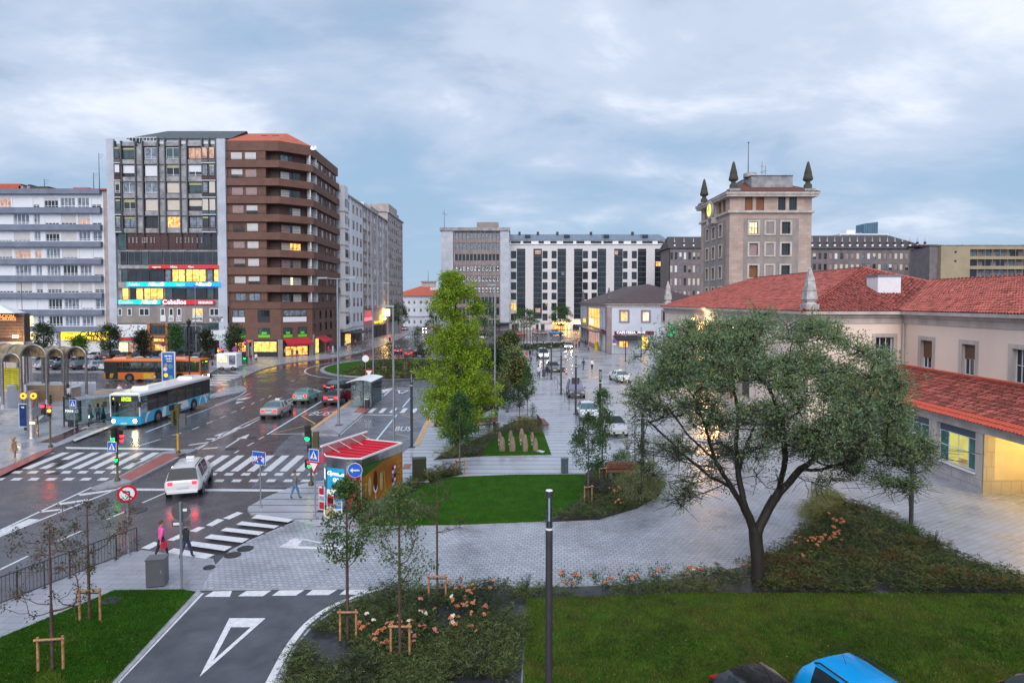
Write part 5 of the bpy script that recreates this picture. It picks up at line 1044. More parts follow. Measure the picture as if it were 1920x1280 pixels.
for a,c,d,e in wa: FA.box(b,a-.05,c+.05,-.02,.12,d-.09,d,M_whit2)
build_each(b,'window_sill',BS)
plight((27.3,31.6,3.2),260,(1,.72,.28),.3)
b=MB(); b.box(27.1,27.5,31.4,31.8,3.36,3.42,M_neon); b.build('porch_lamp',BS)
zA=3.97; sl=(5.62-zA)/(SW-AXX+.55); lA=math.sqrt(1+sl*sl)
b=MB(); b.add([(AXX-.55,YA0,zA),(AXX-.55,YC-.05,zA),(SW,YC-.05,5.62),(SW,YA0,5.62)],[(0,3,2,1)],M_under); b.build('annexe_roof_underlay',BS)
tiles(Vector((AXX-.6,YA0,zA+.0)),(0,1,0),(1,0,sl),YC-.1-YA0,lambda s:(SW-AXX+.5)*lA,BS,[M_tiled,M_tiles,M_tileo],name='annexe_roof_tiles',mfun=lambda s,t:(2 if t<.55 else (1 if random.random()<.30 else 0)))
b=MB(); b.tube([(SW-.1,YA0,5.68),(SW-.1,YC-.1,5.68)],.11,M_tileo,6); b.tube([(SW-.1,YC-.12,5.66),(AXX-.4,YC-.12,4.1)],.11,M_tileo,6); b.build('ridge_flashing',BS)
b=MB(); b.tube([(SW-.14,YC-.25,8.8),(SW-.14,YC-.25,5.8)],.10,M_stoneL,6); b.build('downpipe',BS)
# ---------------- cafe building
D=126.0; SX2=X_(1138.5,D); YB=175.0
BC=thing('cafe_building','pale blue two storey corner building with burgundy cafe sign and slate roof','cafe',(0,0,0)); ze=HZ(569,D)
f=Face(SX2,D,0); Wc=21.0; px=lambda p:X_(p,D)-SX2
ops=[(px(1164),px(1177),HZ(602,D),HZ(584,D)),(px(1205),px(1217),HZ(602,D),HZ(584.5,D)),(px(1161),px(1179),HZ(652,D),HZ(639,D)),(px(1203),px(1217),HZ(655,D),HZ(631,D)),(px(1243),px(1250),HZ(602,D),HZ(584,D))]
b=MB(); f.wall(b,Wc,0,HZ(576,D),ops,M_cafew); f2=Face(SX2,YB,-PI/2); L=YB-D; s_=lambda p:YB-SX2*FPX/(p-960)
o2=[(s_(1103),s_(1124),0.3,9.0)]+[(s_(a),s_(c),z,z+zz) for a,c in ((1091,1092.8),(1095.3,1097),(1127,1129.2),(1133,1135.2)) for z,zz in ((5.2,3.2),(.6,3.0))]
f2.wall(b,L,0,HZ(576,D),o2,M_cafew); b.box(SX2+.3,SX2+Wc,D+.3,YB,0,ze-.3,M_cafew); b.build('wall',BC)
b=MB()
f.box(b,0,px(1147),0,.1,0,HZ(576,D),M_mauve); f2.box(b,L-2.0,L-.0,0,.1,0,HZ(576,D),M_mauve); f2.box(b,o2[0][0]-2.2,o2[0][0],0,.1,0,HZ(576,D),M_mauve)
b.box(SX2-.12,SX2+Wc,D-.12,YB,HZ(576,D),HZ(571,D),M_stoneL); b.box(SX2-.5,SX2+Wc+.5,D-.5,YB+.5,HZ(571,D),HZ(569,D),M_stoneL)
for a,c,d,e in ops[:2]+ops[4:]: 
    for q in ((a-.35,c+.35,e,e+.35),(a-.35,c+.35,d-.35,d),(a-.35,a,d,e),(c,c+.35,d,e)): f.box(b,q[0],q[1],-.01,.1,q[2],q[3],M_mauve)
build_each(b,'stone_trim',BC)
for o,g,fr in zip(ops,(M_lit,M_litw,M_lit,M_lity,M_glass),(M_whit2,M_whit2,M_wood,M_wood,M_gframe)): f.win(BC,o[0],o[2],winmesh(o[1]-o[0],o[3]-o[2],2,g,fr,fw=.12))
a,c,d,e_=o2[0]; f2.win(BC,a,4.4,winmesh(c-a,e_-4.4,4,M_lit,M_wood,fw=.12,trans=.5),inset=.15); f2.win(BC,a,d,winmesh(c-a,3.6,5,M_litp,M_wood,fw=.2),inset=.15)
b=MB(); f2.box(b,a+3,a+7,-.12,-.05,5.0,6.2,M_neon); f2.box(b,a-9,a-5,.1,.3,5,6,M_yell); build_each(b,'lit_sign',BC)
for o in o2[1:]: f2.win(BC,o[0],o[2],winmesh(o[1]-o[0],o[3]-o[2],1,M_glass,M_gframe),inset=.2)
b=MB(); f2.box(b,2,L-4,0,2.0,4.0,4.25,M_gframe); b.build('canopy',BC)
b=MB(); f.box(b,px(1152),px(1226),0,.15,HZ(628,D),HZ(621,D),mat('burgundy sign',(.16,.012,.04),.4,var=0)); b.build('cafe_sign',BC); f.text('CAFETERIA  FEVE',.62,M_lett,BC,px(1183),HZ(623.6,D),out=.18,bold=.02,sx=1.22); f.text('desayunos bocadillos raciones',.22,M_lett,BC,px(1180),HZ(626.6,D),out=.18,sx=1.3)
b=MB(); f2.box(b,L-8,L-.8,.1,.2,HZ(628,D),HZ(620,D),mat('burgundy sign',0)); b.build('side_sign',BC)
b=MB(); T=f.T; b.add([T@Vector(p) for p in ((px(1149),-.1,HZ(629,D)),(px(1201),-.1,HZ(629,D)),(px(1200),-2.4,HZ(635,D)),(px(1150),-2.4,HZ(635,D)),(px(1200),-2.4,HZ(637,D)),(px(1150),-2.4,HZ(637,D)))],[(0,3,2,1),(3,5,4,2)],mat('black awning',(.02,.018,.025),.7)); b.build('awning',BC)
b=MB(); e=.6; z=ze; AX2,AY2=SX2+10.4,D+10.4; zr=ze+SL*11; b.add([(SX2-e,D-e,z),(SX2+Wc+e,D-e,z),(SX2+Wc+e,YB+e,z),(SX2-e,YB+e,z),(AX2,AY2,zr),(AX2,YB-10,zr)],[(0,1,4),(1,2,5,4),(2,3,5),(3,0,4,5)],mat('purple brown tiles',(.105,.070,.072),.75,color2=(.065,.045,.05),scale=1.5,bump=.6,bscale=7)); b.build('roof',BC)
M_obd=mat('grey obelisk',(.14,.13,.13),.9,var=.2); obelisk(BC,SX2+.4,D+.4,ze,3.2,m=M_obd); obelisk(BC,SX2+.4,YB-3,ze,3.4,m=M_obd)
# ============================================================ STREET FURNITURE
M_post=mat('anthracite post',(.045,.042,.05),.45,var=.1,scale=3); M_galv=mat('galvanised steel',(.30,.34,.38),.4,var=.1,scale=3,metal=.5); M_steel=mat('brushed steel',(.34,.31,.31),.28,var=.2,scale=4,metal=.85)
M_olive=mat('olive paint',(.07,.065,.022),.5,var=.1); M_lens=glassmat('lamp glass',(.75,.82,.85),.4); M_wht=mat('white enamel',(.8,.8,.82),.4,var=0); M_sblue=mat('sign blue',(.01,.11,.52),.35,var=0); M_sred=mat('sign red',(.55,.01,.03),.35,var=0)
M_gl=mat('green signal',(0,.8,.4),.3,var=0,emit=(0,1,.055),estr=10); M_rl=mat('red signal',(.8,.02,.03),.3,var=0,emit=(1,.006,.012),estr=14); M_al=mat('amber signal',(.9,.4,.02),.3,var=0,emit=(1,.38,.02),estr=9); M_off=mat('unlit lens',(.03,.025,.02),.3,var=0)
M_slat_w=mat('bench slats',(.22,.085,.05),.5,var=.25,scale=8,stretch=(1,6,1)); M_glassc=glassmat('clear glass',(.70,.80,.78),.5)
M_stake=mat('stake wood',(.42,.22,.105),.7,var=.3,scale=9)
def bollard_lamp(): pass
def lamp_post(): # anthracite column luminaire, 5.45 m
    t=thing('lamp_post','x','lamp post'); b=MB(); b.box(-.22,.22,-.22,.22,0,.03,M_post)
    for sx in (-.17,.17):
        for sy in (-.17,.17): b.cyl((sx,sy,.03),(sx,sy,.06),.02,.02,M_galv,6)
    b.build('base_plate',t)
    b=MB(); b.cyl((0,0,.03),(0,0,4.4),.094,.094,M_post,20); b.build('column',t)
    b=MB(); b.cyl((0,0,4.45),(0,0,5.27),.088,.088,M_lens,20,caps=False); b.build('lamp_glass',t)
    b=MB(); b.cyl((0,0,4.4),(0,0,4.45),.096,.096,M_wht,20); b.cyl((0,0,4.45),(0,0,4.62),.06,.05,M_post,14); b.cyl((0,0,4.62),(0,0,5.27),.022,.022,M_wht,8); b.build('lamp_tube',t)
    b=MB(); b.cyl((0,0,5.27),(0,0,5.43),.096,.096,M_post,20); b.cyl((0,0,5.43),(0,0,5.445),.094,.085,M_wht,20); b.build('cap',t); return t
LPp=lamp_post(); first=True
LAMPS=[((1029,1299),'closest anthracite lamp post, standing in the bottom planting bed'),((1125,829),'anthracite lamp post rising behind the two leafy staked saplings'),((1079.5,776),'anthracite lamp post in front of the dark grey minivan'),((1052,738),'anthracite lamp post with a grey parking plate at the promenade railing'),((1033.5,711),'anthracite lamp post beside the dark hatchback on the promenade'),((1019,690),'anthracite lamp post in front of the white van'),((1007,677),'anthracite lamp post beside the strolling family near the bus white van'),((999,665),'slim far anthracite lamp post nearest the round palm bed'),((1173,677),'anthracite lamp post in front of the cafe awning'),((1202,668),'anthracite lamp post at the lit cafe doorway'),((1204,943),'anthracite lamp post inside the right hand shrub bed'),((1708,990),'anthracite lamp post under the right edge of the big tree crown'),((772,838),'anthracite lamp post between the bus lane and the ice cream kiosk')]
for i,((x,y),lab) in enumerate(LAMPS):
    p=G(x,y,.11); o=LPp if i==0 else copy_tree(LPp)
    o.location=p; o['label']=lab; o['group']='anthracite column lamp posts'
b=MB(); p=G(1052,738,.11); b.box(p.x-.05,p.x+.45,p.y-.16,p.y-.12,2.55,3.05,M_post); b.box(p.x+.30,p.x+.40,p.y-.165,p.y-.16,2.75,2.85,M_wht); tag(b.build('parking_plate'),'square grey plate fixed to the promenade lamp post beside the cone','sign')
b=MB(); p=G(1079.5,776,.11); b.box(p.x-.4,p.x-.1,p.y-.16,p.y-.12,2.9,3.5,M_post); b.box(p.x+.1,p.x+.3,p.y-.16,p.y-.12,2.9,3.5,M_post); tag(b.build('parking_plate'),'grey plates fixed to the lamp post in front of the minivan','sign')
def tall_lamp(name,px,py,ytop,label,heads,arm=1.2,m=M_galv,r=.1,z=.14):
    p=G(px,py,z); H=CH+(565-ytop)/FPX*p.y; t=thing(name,label,'street light',p,0,'tall galvanised street lights'); H-=z
    b=MB(); b.box(-.28,.28,-.28,.28,0,.04,mat('rust plate',(.12,.05,.04),.6)); b.cyl((0,0,.04),(0,0,H),r,r*.62,m,12); b.build('pole',t)
    for dx,dy,l in heads:
        b=MB(); b.cyl((0,0,H-.06),(dx*l,dy*l,H+.02),.04,.03,m,6); b.build('arm',t)
        b=MB(); b.box(dx*l-.42 if dx else -.13,dx*l+.42 if dx else .13,dy*l-.42 if dy and not dx else -.13,dy*l+.42 if dy and not dx else .13,H-.03,H+.09,m); b.box((dx*l-.34),(dx*l+.34),-.09,.09,H-.045,H-.032,M_wht) if dx else None; b.build('lamp_head',t)
    return t
tall_lamp('street_light',635,797,522,'tall double armed street light on the bus island',((-1,0,1.2),(1,0,1.2)))
tall_lamp('street_light',700,707,531,'tall double armed street light on the roundabout edge',((-1,0,1.9),(1,0,1.9)))
tall_lamp('street_light',738.6,834,575,'tall single armed street light between bus lanes and kiosk',((-1,0,.35),))
tall_lamp('street_light',928,752,535,'tall street light rising from the promenade hedge',((-1,0,.35),))
tall_lamp('street_light',822,640,545,'slender street light before the white house at the street end',((-1,0,.5),))
tall_lamp('street_light',815,650,553,'slender second street light before the red roofed house',((1,0,.5),))
tall_lamp('street_light',368,672,536,'pale street light standing in front of the concrete office block',((-1,0,.2),(1,0,.2)))
tall_lamp('street_light',44,676,530,'thin dark street light before the white banded block',((-1,0,.4),(1,0,.4)),m=M_gframe,r=.07)
def classic_lamp(px,py,yt):
    p=G(px,py,.12); H=CH+(565-yt)/FPX*p.y; t=thing('classic_lamp_post','old style black lantern post behind the city bus','lamp post',p)
    b=MB(); b.lathe([(.28,0),(.28,.5),(.16,.6),(.13,1.2),(.09,1.4),(.07,H*.55),(.06,H-1)],M_dark,n=10); b.build('post',t)
    b=MB(); b.lathe([(.08,H-1),(.3,H-.35),(.34,H-.3),(.05,H-.02),(.03,H+.1)],M_dark,n=6); b.build('lantern',t)
    for s in (-1,1):
        b=MB(); b.tube([(0,0,H-2.2),(s*.5,0,H-2.1),(s*.8,0,H-1.8)],.03,M_dark,5); b.lathe([(.05,-.3),(.2,0),(.04,.2)],M_dark,c=(s*.8,0,H-1.5),n=6); b.build('side_lantern',t)
classic_lamp(356,726,600)
# ---- traffic lights
def tl_head(b,x,y,z,face,lit,m=M_dark,n=3,s=.3):
    """three lens head; face = angle the lenses look toward; lit=dict(index->material)"""
    T=Matrix.Translation((x,y,z))@Matrix.Rotation(face,4,'Z'); h=n*s
    b.box(-s*.5,s*.5,-.02,.16,0,h,m,T); 
    for i in range(n):
        zc=h-s*(i+.5); mm=lit.get(i,M_off); b.cyl((0,-.06,zc),(0,-.021,zc),s*.37,s*.37,mm,14,T)
        b.add([(-s*.42,-.02,zc+s*.25),(-s*.3,-.02,zc+s*.42),(s*.3,-.02,zc+s*.42),(s*.42,-.02,zc+s*.25),(-s*.42,-.22,zc+s*.2),(-s*.3,-.24,zc+s*.4),(s*.3,-.24,zc+s*.4),(s*.42,-.22,zc+s*.2)],[(0,1,5,4),(1,2,6,5),(2,3,7,6)],m,T)
def traffic_light(px,py,label,heads,H=3.4,pole=M_olive,z=.14,r=.06):
    p=G(px,py,z); t=thing('traffic_light',label,'traffic light',p,0,'traffic lights')
    b=MB(); b.lathe([(.16,0),(.15,.12),(r,.2),(r,H)],pole,n=12); b.build('pole',t)
    for (x,y,zz,f,lit,m,n,s) in heads: b=MB(); tl_head(b,x,y,zz,f,lit,m,n,s); b.box(min(0,x),max(0,x),-.02,.02,zz+n*s*.4,zz+n*s*.4+.04,M_dark); b.build('signal_head',t)
    return t
traffic_light(95,838,'traffic light showing red and amber at the left kerb',[(-.48,.0,2.3,R(12),{0:M_rl},M_dark,3,.26),(.05,-.12,2.25,R(35),{0:M_rl,1:M_al},M_dark,3,.26),(0,.1,3.1,R(90),{},M_olive,3,.22)],H=3.6,z=.12)
T2=traffic_light(220.5,901,'traffic light with green lamp and pedestrian sign on the red island',[(-.1,-.16,2.35,R(-10),{2:M_gl},M_dark,3,.27),(.22,.05,2.2,R(75),{1:M_rl,2:M_rl},M_dark,3,.27),(.02,-.12,.95,R(20),{0:M_gl},M_olive,2,.2)],H=3.2)
traffic_light(334,849,'olive traffic light seen from behind at the island tip',[(.0,.12,2.35,R(170),{},M_olive,3,.34),(-.34,.0,1.9,R(-95),{},M_olive,3,.34),(.36,.1,1.9,R(180),{},M_gframe,2,.4)],H=3.3,pole=M_olive)
traffic_light(583.5,908,'traffic light with green lamp at the kiosk pavement',[(-.14,-.14,2.5,R(0),{2:M_gl},M_dark,3,.3),(.30,.05,2.1,R(180),{},M_olive,3,.3),(-.05,-.16,1.9,R(10),{},M_dark,2,.2),(-.15,.0,.95,R(60),{0:M_rl,1:M_gl},M_dark,2,.24)],H=3.1)
traffic_light(412,694,'distant red traffic light beside the white food trailer',[(-.1,-.1,2.5,0,{0:M_rl,1:M_al},M_dark,3,.3),(.5,-.1,2.4,0,{0:M_rl},M_dark,3,.3),(0,-.1,.9,0,{1:M_gl},M_dark,2,.3)],H=3.4,z=.12)
traffic_light(464,685,'distant red traffic light in front of the lit bakery window',[(-.3,-.1,3.0,0,{0:M_rl,2:M_al},M_dark,3,.3),(.5,-.1,3.1,0,{0:M_rl},M_dark,3,.34),(-.4,-.1,1.0,0,{1:M_gl},M_dark,2,.3)],H=3.9,z=.12)
traffic_light(731,664,'distant red traffic light at the street crossing',[(0,-.1,2.7,0,{0:M_rl},M_dark,3,.34)],H=3.7,z=.02)
p=G(334,849,.15); b=MB(); b.cyl((p.x,p.y,.35),(p.x,p.y,1.5),.075,.075,mat('yellow sleeve',(.6,.33,.02),.5),12); tag(b.build('yellow_sleeve'),'yellow sleeve round the foot of the olive traffic light','pole sleeve')
# ---- signs
def pole_sign(px,py,H,label,build,z=.12,r=.035,m=M_galv,name='road_sign'):
    p=G(px,py,z); t=thing(name,label,'road sign',p,0,'road signs'); b=MB(); b.cyl((0,0,0),(0,0,H),r,r,m,10); b.lathe([(.08,0),(.08,.02),(r,.04)],m,n=10); b.build('pole',t); build(t,p); return t
def plate(parent,outline,m,T,name='sign_plate',y=0,th=.025): b=MB(); b.prism(outline,0,th,m,T=T@Matrix.Translation((0,y,0))@Matrix.Rotation(PI/2,4,'X')); return b.build(name,parent)
def circ(r,n=32): return [(r*math.cos(2*PI*i/n),r*math.sin(2*PI*i/n)) for i in range(n)]
def sq(w,h): return [(-w/2,-h/2),(w/2,-h/2),(w/2,h/2),(-w/2,h/2)]
WALKER=[(-.02,.16),(.03,.16),(.05,.05),(.13,.0),(.12,-.03),(.05,.0),(.04,-.06),(.12,-.2),(.08,-.21),(0,-.1),(-.09,-.21),(-.13,-.2),(-.04,-.04),(-.04,.05),(-.1,-.02),(-.12,0),(-.06,.1)]
def ped_sign(t,zc,rz,s=.6,dx=0,dy=0,y=-.05):
    T=Matrix.Translation((dx,dy,zc))@Matrix.Rotation(rz,4,'Z')
    plate(t,sq(s*1.05,s*1.05),M_wht,T,y=y); plate(t,sq(s*.97,s*.97),M_sblue,T,y=y-.004,name='blue_field'); plate(t,[(-s*.4,-s*.3),(s*.4,-s*.3),(0,s*.4)],M_wht,T,y=y-.008,name='white_triangle')
    g=plate(t,[(x*s*1.15,v*s*1.15-.05*s) for x,v in WALKER],M_blk,T,y=y-.012,name='walking_figure'); plate(t,[(x*s*.05,v*s*.05+.17*s) for x,v in circ(1,12)],M_blk,T,y=y-.012,name='walking_figure_head')
ped_sign(T2,1.95+.1,R(-12),.56,y=-.32)
pole_sign(140,808,2.55,'blue pedestrian crossing sign beside the glazed bus shelter',lambda t,p:ped_sign(t,2.2,R(-15),.62,dx=-.04))
def f_(t,p):
    T=Matrix.Translation((0,0,2.15))@Matrix.Rotation(R(0),4,'Z')@Matrix.Rotation(R(-30),4,'Z'); b=MB(); b.cyl((0,.02,2.15),(0,.06,2.15),.36,.36,M_gframe,28); T0=Matrix.Rotation(R(-60),4,'Z'); b.prism(circ(.37),0,.03,M_gframe,T=Matrix.Translation((0,0,2.15))@T0@Matrix.Rotation(PI/2,4,'X')); b.build('disc',t)
pole_sign(67,831,2.5,'grey back of a round road sign beside the steel pillar',lambda t,p:plate(t,circ(.34),M_galv,Matrix.Translation((.1,0,2.35))@Matrix.Rotation(R(70),4,'Z'),y=.0),r=.03)
def noturn(t,p):
    T=Matrix.Translation((0,0,2.55))@Matrix.Rotation(R(28),4,'Z'); plate(t,circ(.36),M_sred,T,y=-.05); plate(t,circ(.35),M_dark,T,y=-.0,th=.045,name='sign_box'); plate(t,circ(.265),M_wht,T,y=-.056,name='white_field')
    plate(t,[(.10,-.17),(.05,-.17),(.05,.06),(-.05,.06),(-.05,.0),(-.17,.085),(-.05,.17),(-.05,.115),(.07,.115),(.10,.08)],M_blk,T,y=-.062,name='arrow'); plate(t,[(-.21,.17),(-.17,.21),(.21,-.17),(.17,-.21)],M_sred,T,y=-.068,name='red_bar')
pole_sign(241,1040,2.95,'red ringed no left turn sign at the end of the railing',noturn)
def back(t,p):
    T=Matrix.Translation((0,0,2.85))@Matrix.Rotation(R(8),4,'Z'); plate(t,circ(.32),M_gframe,T,y=.06); plate(t,sq(.14,.09),M_wht,T@Matrix.Translation((.15,-.03,.06)),y=.05,name='sticker')
    T=Matrix.Translation((0,0,2.42))@Matrix.Rotation(R(8),4,'Z'); plate(t,sq(.62,.2),M_gframe,T,y=.06,name='sub_plate'); plate(t,sq(.3,.09),M_wht,T@Matrix.Translation((-.1,-.03,0)),y=.05,name='sticker')
pole_sign(341,1106,3.2,'tall sign pole seen from behind with round grey disc and small plate',back,r=.045)
def living(t,p):
    T=Matrix.Translation((0,0,2.5))@Matrix.Rotation(R(-22),4,'Z'); plate(t,sq(.84,.66),M_wht,T,y=-.05); plate(t,sq(.80,.62),M_sblue,T,y=-.056,name='blue_field')
    plate(t,[(-.42,-.33),(-.36,-.33),(.42,.33),(.36,.33)],M_sred,T,y=-.072,name='red_bar')
    for ox,s in ((-.3,.9),(-.16,1.0),(.28,.7)): plate(t,[(x*s+ox,y*s*.9-.03) for x,y in WALKER],M_wht,T,y=-.062,name='walking_figure')
    plate(t,[(-.02,.1),(.1,.1),(.14,.16),(.2,.16),(.22,.05),(-.04,.05)],M_wht,T,y=-.062,name='car_symbol'); plate(t,[(.1,.16),(.22,.25),(.34,.16),(.3,.16),(.3,.0),(.26,.0),(.26,.1),(.16,.1),(.16,.16)],M_wht,T@Matrix.Translation((0,0,-.25)),y=-.062,name='house_symbol')
pole_sign(489,950,2.7,'blue and white end of residential zone sign crossed by a red bar',living)
def kiosksign(t,p):
    T=Matrix.Translation((0,0,2.15)); plate(t,circ(.36),M_wht,T,y=-.05); plate(t,circ(.34),M_sblue,T,y=-.056,name='blue_field'); plate(t,[(-.25,0),(-.09,.12),(-.12,.035),(.22,.035),(.22,-.035),(-.12,-.035),(-.09,-.12)],M_wht,T,y=-.062,name='arrow')
pole_sign(667,962,2.5,'round blue left arrow sign in front of the ice cream kiosk',kiosksign)
def pedyield(t,p):
    ped_sign(t,3.05,R(-25),.56); T=Matrix.Translation((0,0,2.48))@Matrix.Rotation(R(-25),4,'Z'); plate(t,[(-.36,.28),(.36,.28),(0,-.34)],M_sred,T,y=-.06); plate(t,[(-.24,.2),(.24,.2),(0,-.2)],M_wht,T,y=-.066,name='white_field')
pole_sign(591.5,971,3.35,'pole with pedestrian sign above a give way triangle beside the kiosk',pedyield)
def yld(t,p): T=Matrix.Translation((0,0,2.45)); plate(t,[(-.5,.4),(.5,.4),(0,-.48)],M_sred,T,y=-.06); plate(t,[(-.33,.29),(.33,.29),(0,-.29)],M_wht,T,y=-.066,name='white_field')
pole_sign(692.5,741,2.7,'give way triangle sign behind the bus shelter',yld,z=.15)
pole_sign(686,722,3.6,'round pale disc sign on a pole at the roundabout',lambda t,p:plate(t,circ(.42),M_wht,Matrix.Translation((0,0,3.3)),y=-.05),z=.15)
def noentry(t,p): T=Matrix.Translation((0,0,2.5)); plate(t,circ(.4),M_sred,T,y=-.05); plate(t,sq(.55,.13),M_wht,T,y=-.056,name='white_bar')
pole_sign(610,663,2.8,'red no entry sign before the red awning cafe',noentry)
pole_sign(810,633,2.8,'distant no entry sign beside the street traffic',noentry); pole_sign(1002,634,2.9,'distant no entry sign before the white striped block',noentry,z=.02)
def nopark(t,p): T=Matrix.Translation((0,0,2.6)); plate(t,circ(.42),M_sred,T,y=-.05); plate(t,circ(.32),M_sblue,T,y=-.056,name='blue_field'); plate(t,[(-.25,.19),(-.19,.25),(.25,-.19),(.19,-.25)],M_sred,T,y=-.062,name='red_bar'); plate(t,sq(.7,.25),M_wht,T@Matrix.Translation((0,0,-.6)),y=-.05,name='sub_plate')
pole_sign(441,684,3.0,'no parking sign left of the bakery window',nopark); pole_sign(307,672,3.0,'no parking sign before the wooden portal of the office block',nopark); pole_sign(1152,664,3.0,'no parking sign at the corner of the cafe',nopark)
for x,y,l in ((527,681,'thin grey post on the cycle lane before the bakery pillar'),(656,676,'thin grey post at the roundabout kerb left side'),(607,600,'')): 
    if l: p=G(x,y,.05); b=MB(); b.cyl(p,p+Vector((0,0,2.4)),.05,.05,M_galv,6); b.sphere(p+Vector((0,0,2.45)),.08,M_galv); tag(b.build('marker_post'),l,'post')
# ---- railings
def railing(p0,p1,label,H=1.0,step=.14,m=mat('railing purple steel',(.045,.035,.05),.5),posts=5,rails=((.1,.016),(1.0,.022)),thick=.008):
    L=(p1-p0).length; a=math.atan2(p1.y-p0.y,p1.x-p0.x); t=thing('railing',label,'railing',p0,a)
    for k in range(posts): x=L*k/(posts-1); b=MB(); b.cyl((x,0,-.02),(x,0,H),.022,.022,m,8); b.box(x-.07,x+.07,-.07,.07,0,.012,m); b.build('post',t)
    for z,r in rails: b=MB(); b.cyl((0,0,z*H),(L,0,z*H),r,r,m,8); b.build('rail',t)
    if step: 
        n=int(L/step); b=MB()
        for k in range(1,n): b.cyl((L*k/n,0,.1*H),(L*k/n,0,H),thick,thick,m,5,caps=False)
        o=b.build('balusters',t)
        if n>100: o['kind']='stuff'
    return t
railing(G(-150,1195,.12),G(257,1032,.12),'long barred steel railing along the bottom left kerb',H=.98,step=.125,posts=9)
rp=[(1110,842),(1092,806),(1080,792)],[(1067,768),(1058,741),(1040,718)],[(1037,715),(1028,700),(1020,690)],[(1016,686),(1008,676),(1003,668)]
for i,(seg_,lab) in enumerate(zip(rp,('nearest stretch of low dark promenade railing beside the white cars','low promenade railing before the minivan','low promenade railing before the dark hatchback','farthest low promenade railing beside the white van'))): railing(G(*seg_[0],.11),G(*seg_[2],.11),lab,H=.9,step=0,posts=5,rails=((1.0,.03),),m=M_post)
# ---- boxes, cabinets, bins
def cabinet(px,py,w,d,h,label,m,name='cabinet',rz=0,z=.11,base=None):
    p=G(px,py,z); t=thing(name,label,'cabinet',p,rz); b=MB(); b.box(-w/2,w/2,0,d,.04,h,m); b.box(-w/2+.02,w/2-.02,.02,d-.02,0,.04,M_dark); b.build('body',t); b=MB(); b.box(-w/2-.02,w/2+.02,-.02,d+.02,h,h+.03,m); b.build('lid',t)
    b=MB(); b.box(-w/2+.04,w/2-.04,-.006,0,.12,h-.06,m); b.build('door',t); b=MB(); b.box(w/2-.13,w/2-.09,-.02,-.006,h*.5,h*.5+.12,M_galv); b.build('handle',t)
    if base: b=MB(); b.box(-w/2-.15,w/2+.15,-.12,d+.12,0,.1,M_paper); b.build('plinth',t)
    return t
cabinet(291,1101,.62,.5,1.0,'grey utility bin box on the bottom left pavement',mat('grey cabinet',(.11,.115,.13),.4,var=.05),rz=R(12),z=.12)
cabinet(787,905,.76,.5,1.35,'dark olive utility cabinet right of the ice cream kiosk',mat('dark olive cabinet',(.035,.04,.022),.4,var=.05),rz=R(15),base=1)
cabinet(1059,887,.42,.35,.85,'slate grey box standing at the edge of the central lawn',mat('slate cabinet',(.07,.095,.115),.4,var=.05)); cabinet(951,773,.3,.3,.95,'slim grey box before the red brown bench',mat('slate cabinet',0)); cabinet(927,812,.2,.2,.9,'slim dark post box by the walking man',M_post)
p=G(1118.5,656,.11); b=MB(); b.lathe([(.42,0),(.42,1.5),(.46,1.55),(.46,1.65),(.3,1.75)],mat('yellow bin',(.70,.52,.02),.5,var=.05),c=p,n=14); tag(b.build('yellow_bin'),'tall yellow cylinder bin beside the cafe wall','bin')
p=G(1062,702,.11); t=thing('traffic_cone','orange traffic cone on the promenade street','traffic cone',p); M_cone=mat('cone orange',(.6,.06,.02),.5,var=0); b=MB(); b.box(-.2,.2,-.2,.2,0,.04,M_cone); b.lathe([(.16,.04),(.1,.35),(.03,.75)],M_cone,n=12); b.build('cone',t); b=MB(); b.lathe([(.112,.36),(.085,.5)],M_wht,n=12); b.build('white_band',t)
# containers beyond the orange bus
for x,y,lab,c in ((239,690,'green recycling igloo behind the orange bus',(.03,.28,.10)),(262,690,'cream recycling igloo between the green and blue ones',(.55,.5,.33)),(291,690,'blue recycling igloo behind the orange bus',(.03,.17,.42)),(365,690,'white green striped recycling igloo right of the blue sign tower',(.5,.6,.52))):
    p=G(x,y,.12); t=thing('recycling_igloo',lab,'recycling bin',p,0,'recycling igloos'); m=mat('igloo %d'%x,c,.5,var=.06); b=MB(); b.lathe([(1.0,0),(1.12,.5),(1.1,1.0),(.85,1.5),(.4,1.8),(.1,1.85)],m,n=18); b.build('shell',t); b=MB()
    for s in (-.55,.55): b.disc((s,-.93,1.25),(0,1,.45),.17,M_blk,th=.1)
    build_each(b,'opening',t,tol=0)
for x,y,lab in ((451,683,'left green wheeled bin before the bakery'),(458,683,'right green wheeled bin before the bakery')):
    p=G(x,y,.12); t=thing('wheeled_bin',lab,'bin',p); m=mat('bin green',(.02,.14,.06),.5); b=MB(); b.taper(-.45,.45,-.4,.4,.12,1.2,1.12,m); b.build('body',t); b=MB(); b.box(-.55,.55,-.5,.5,1.2,1.32,m); b.build('lid',t)
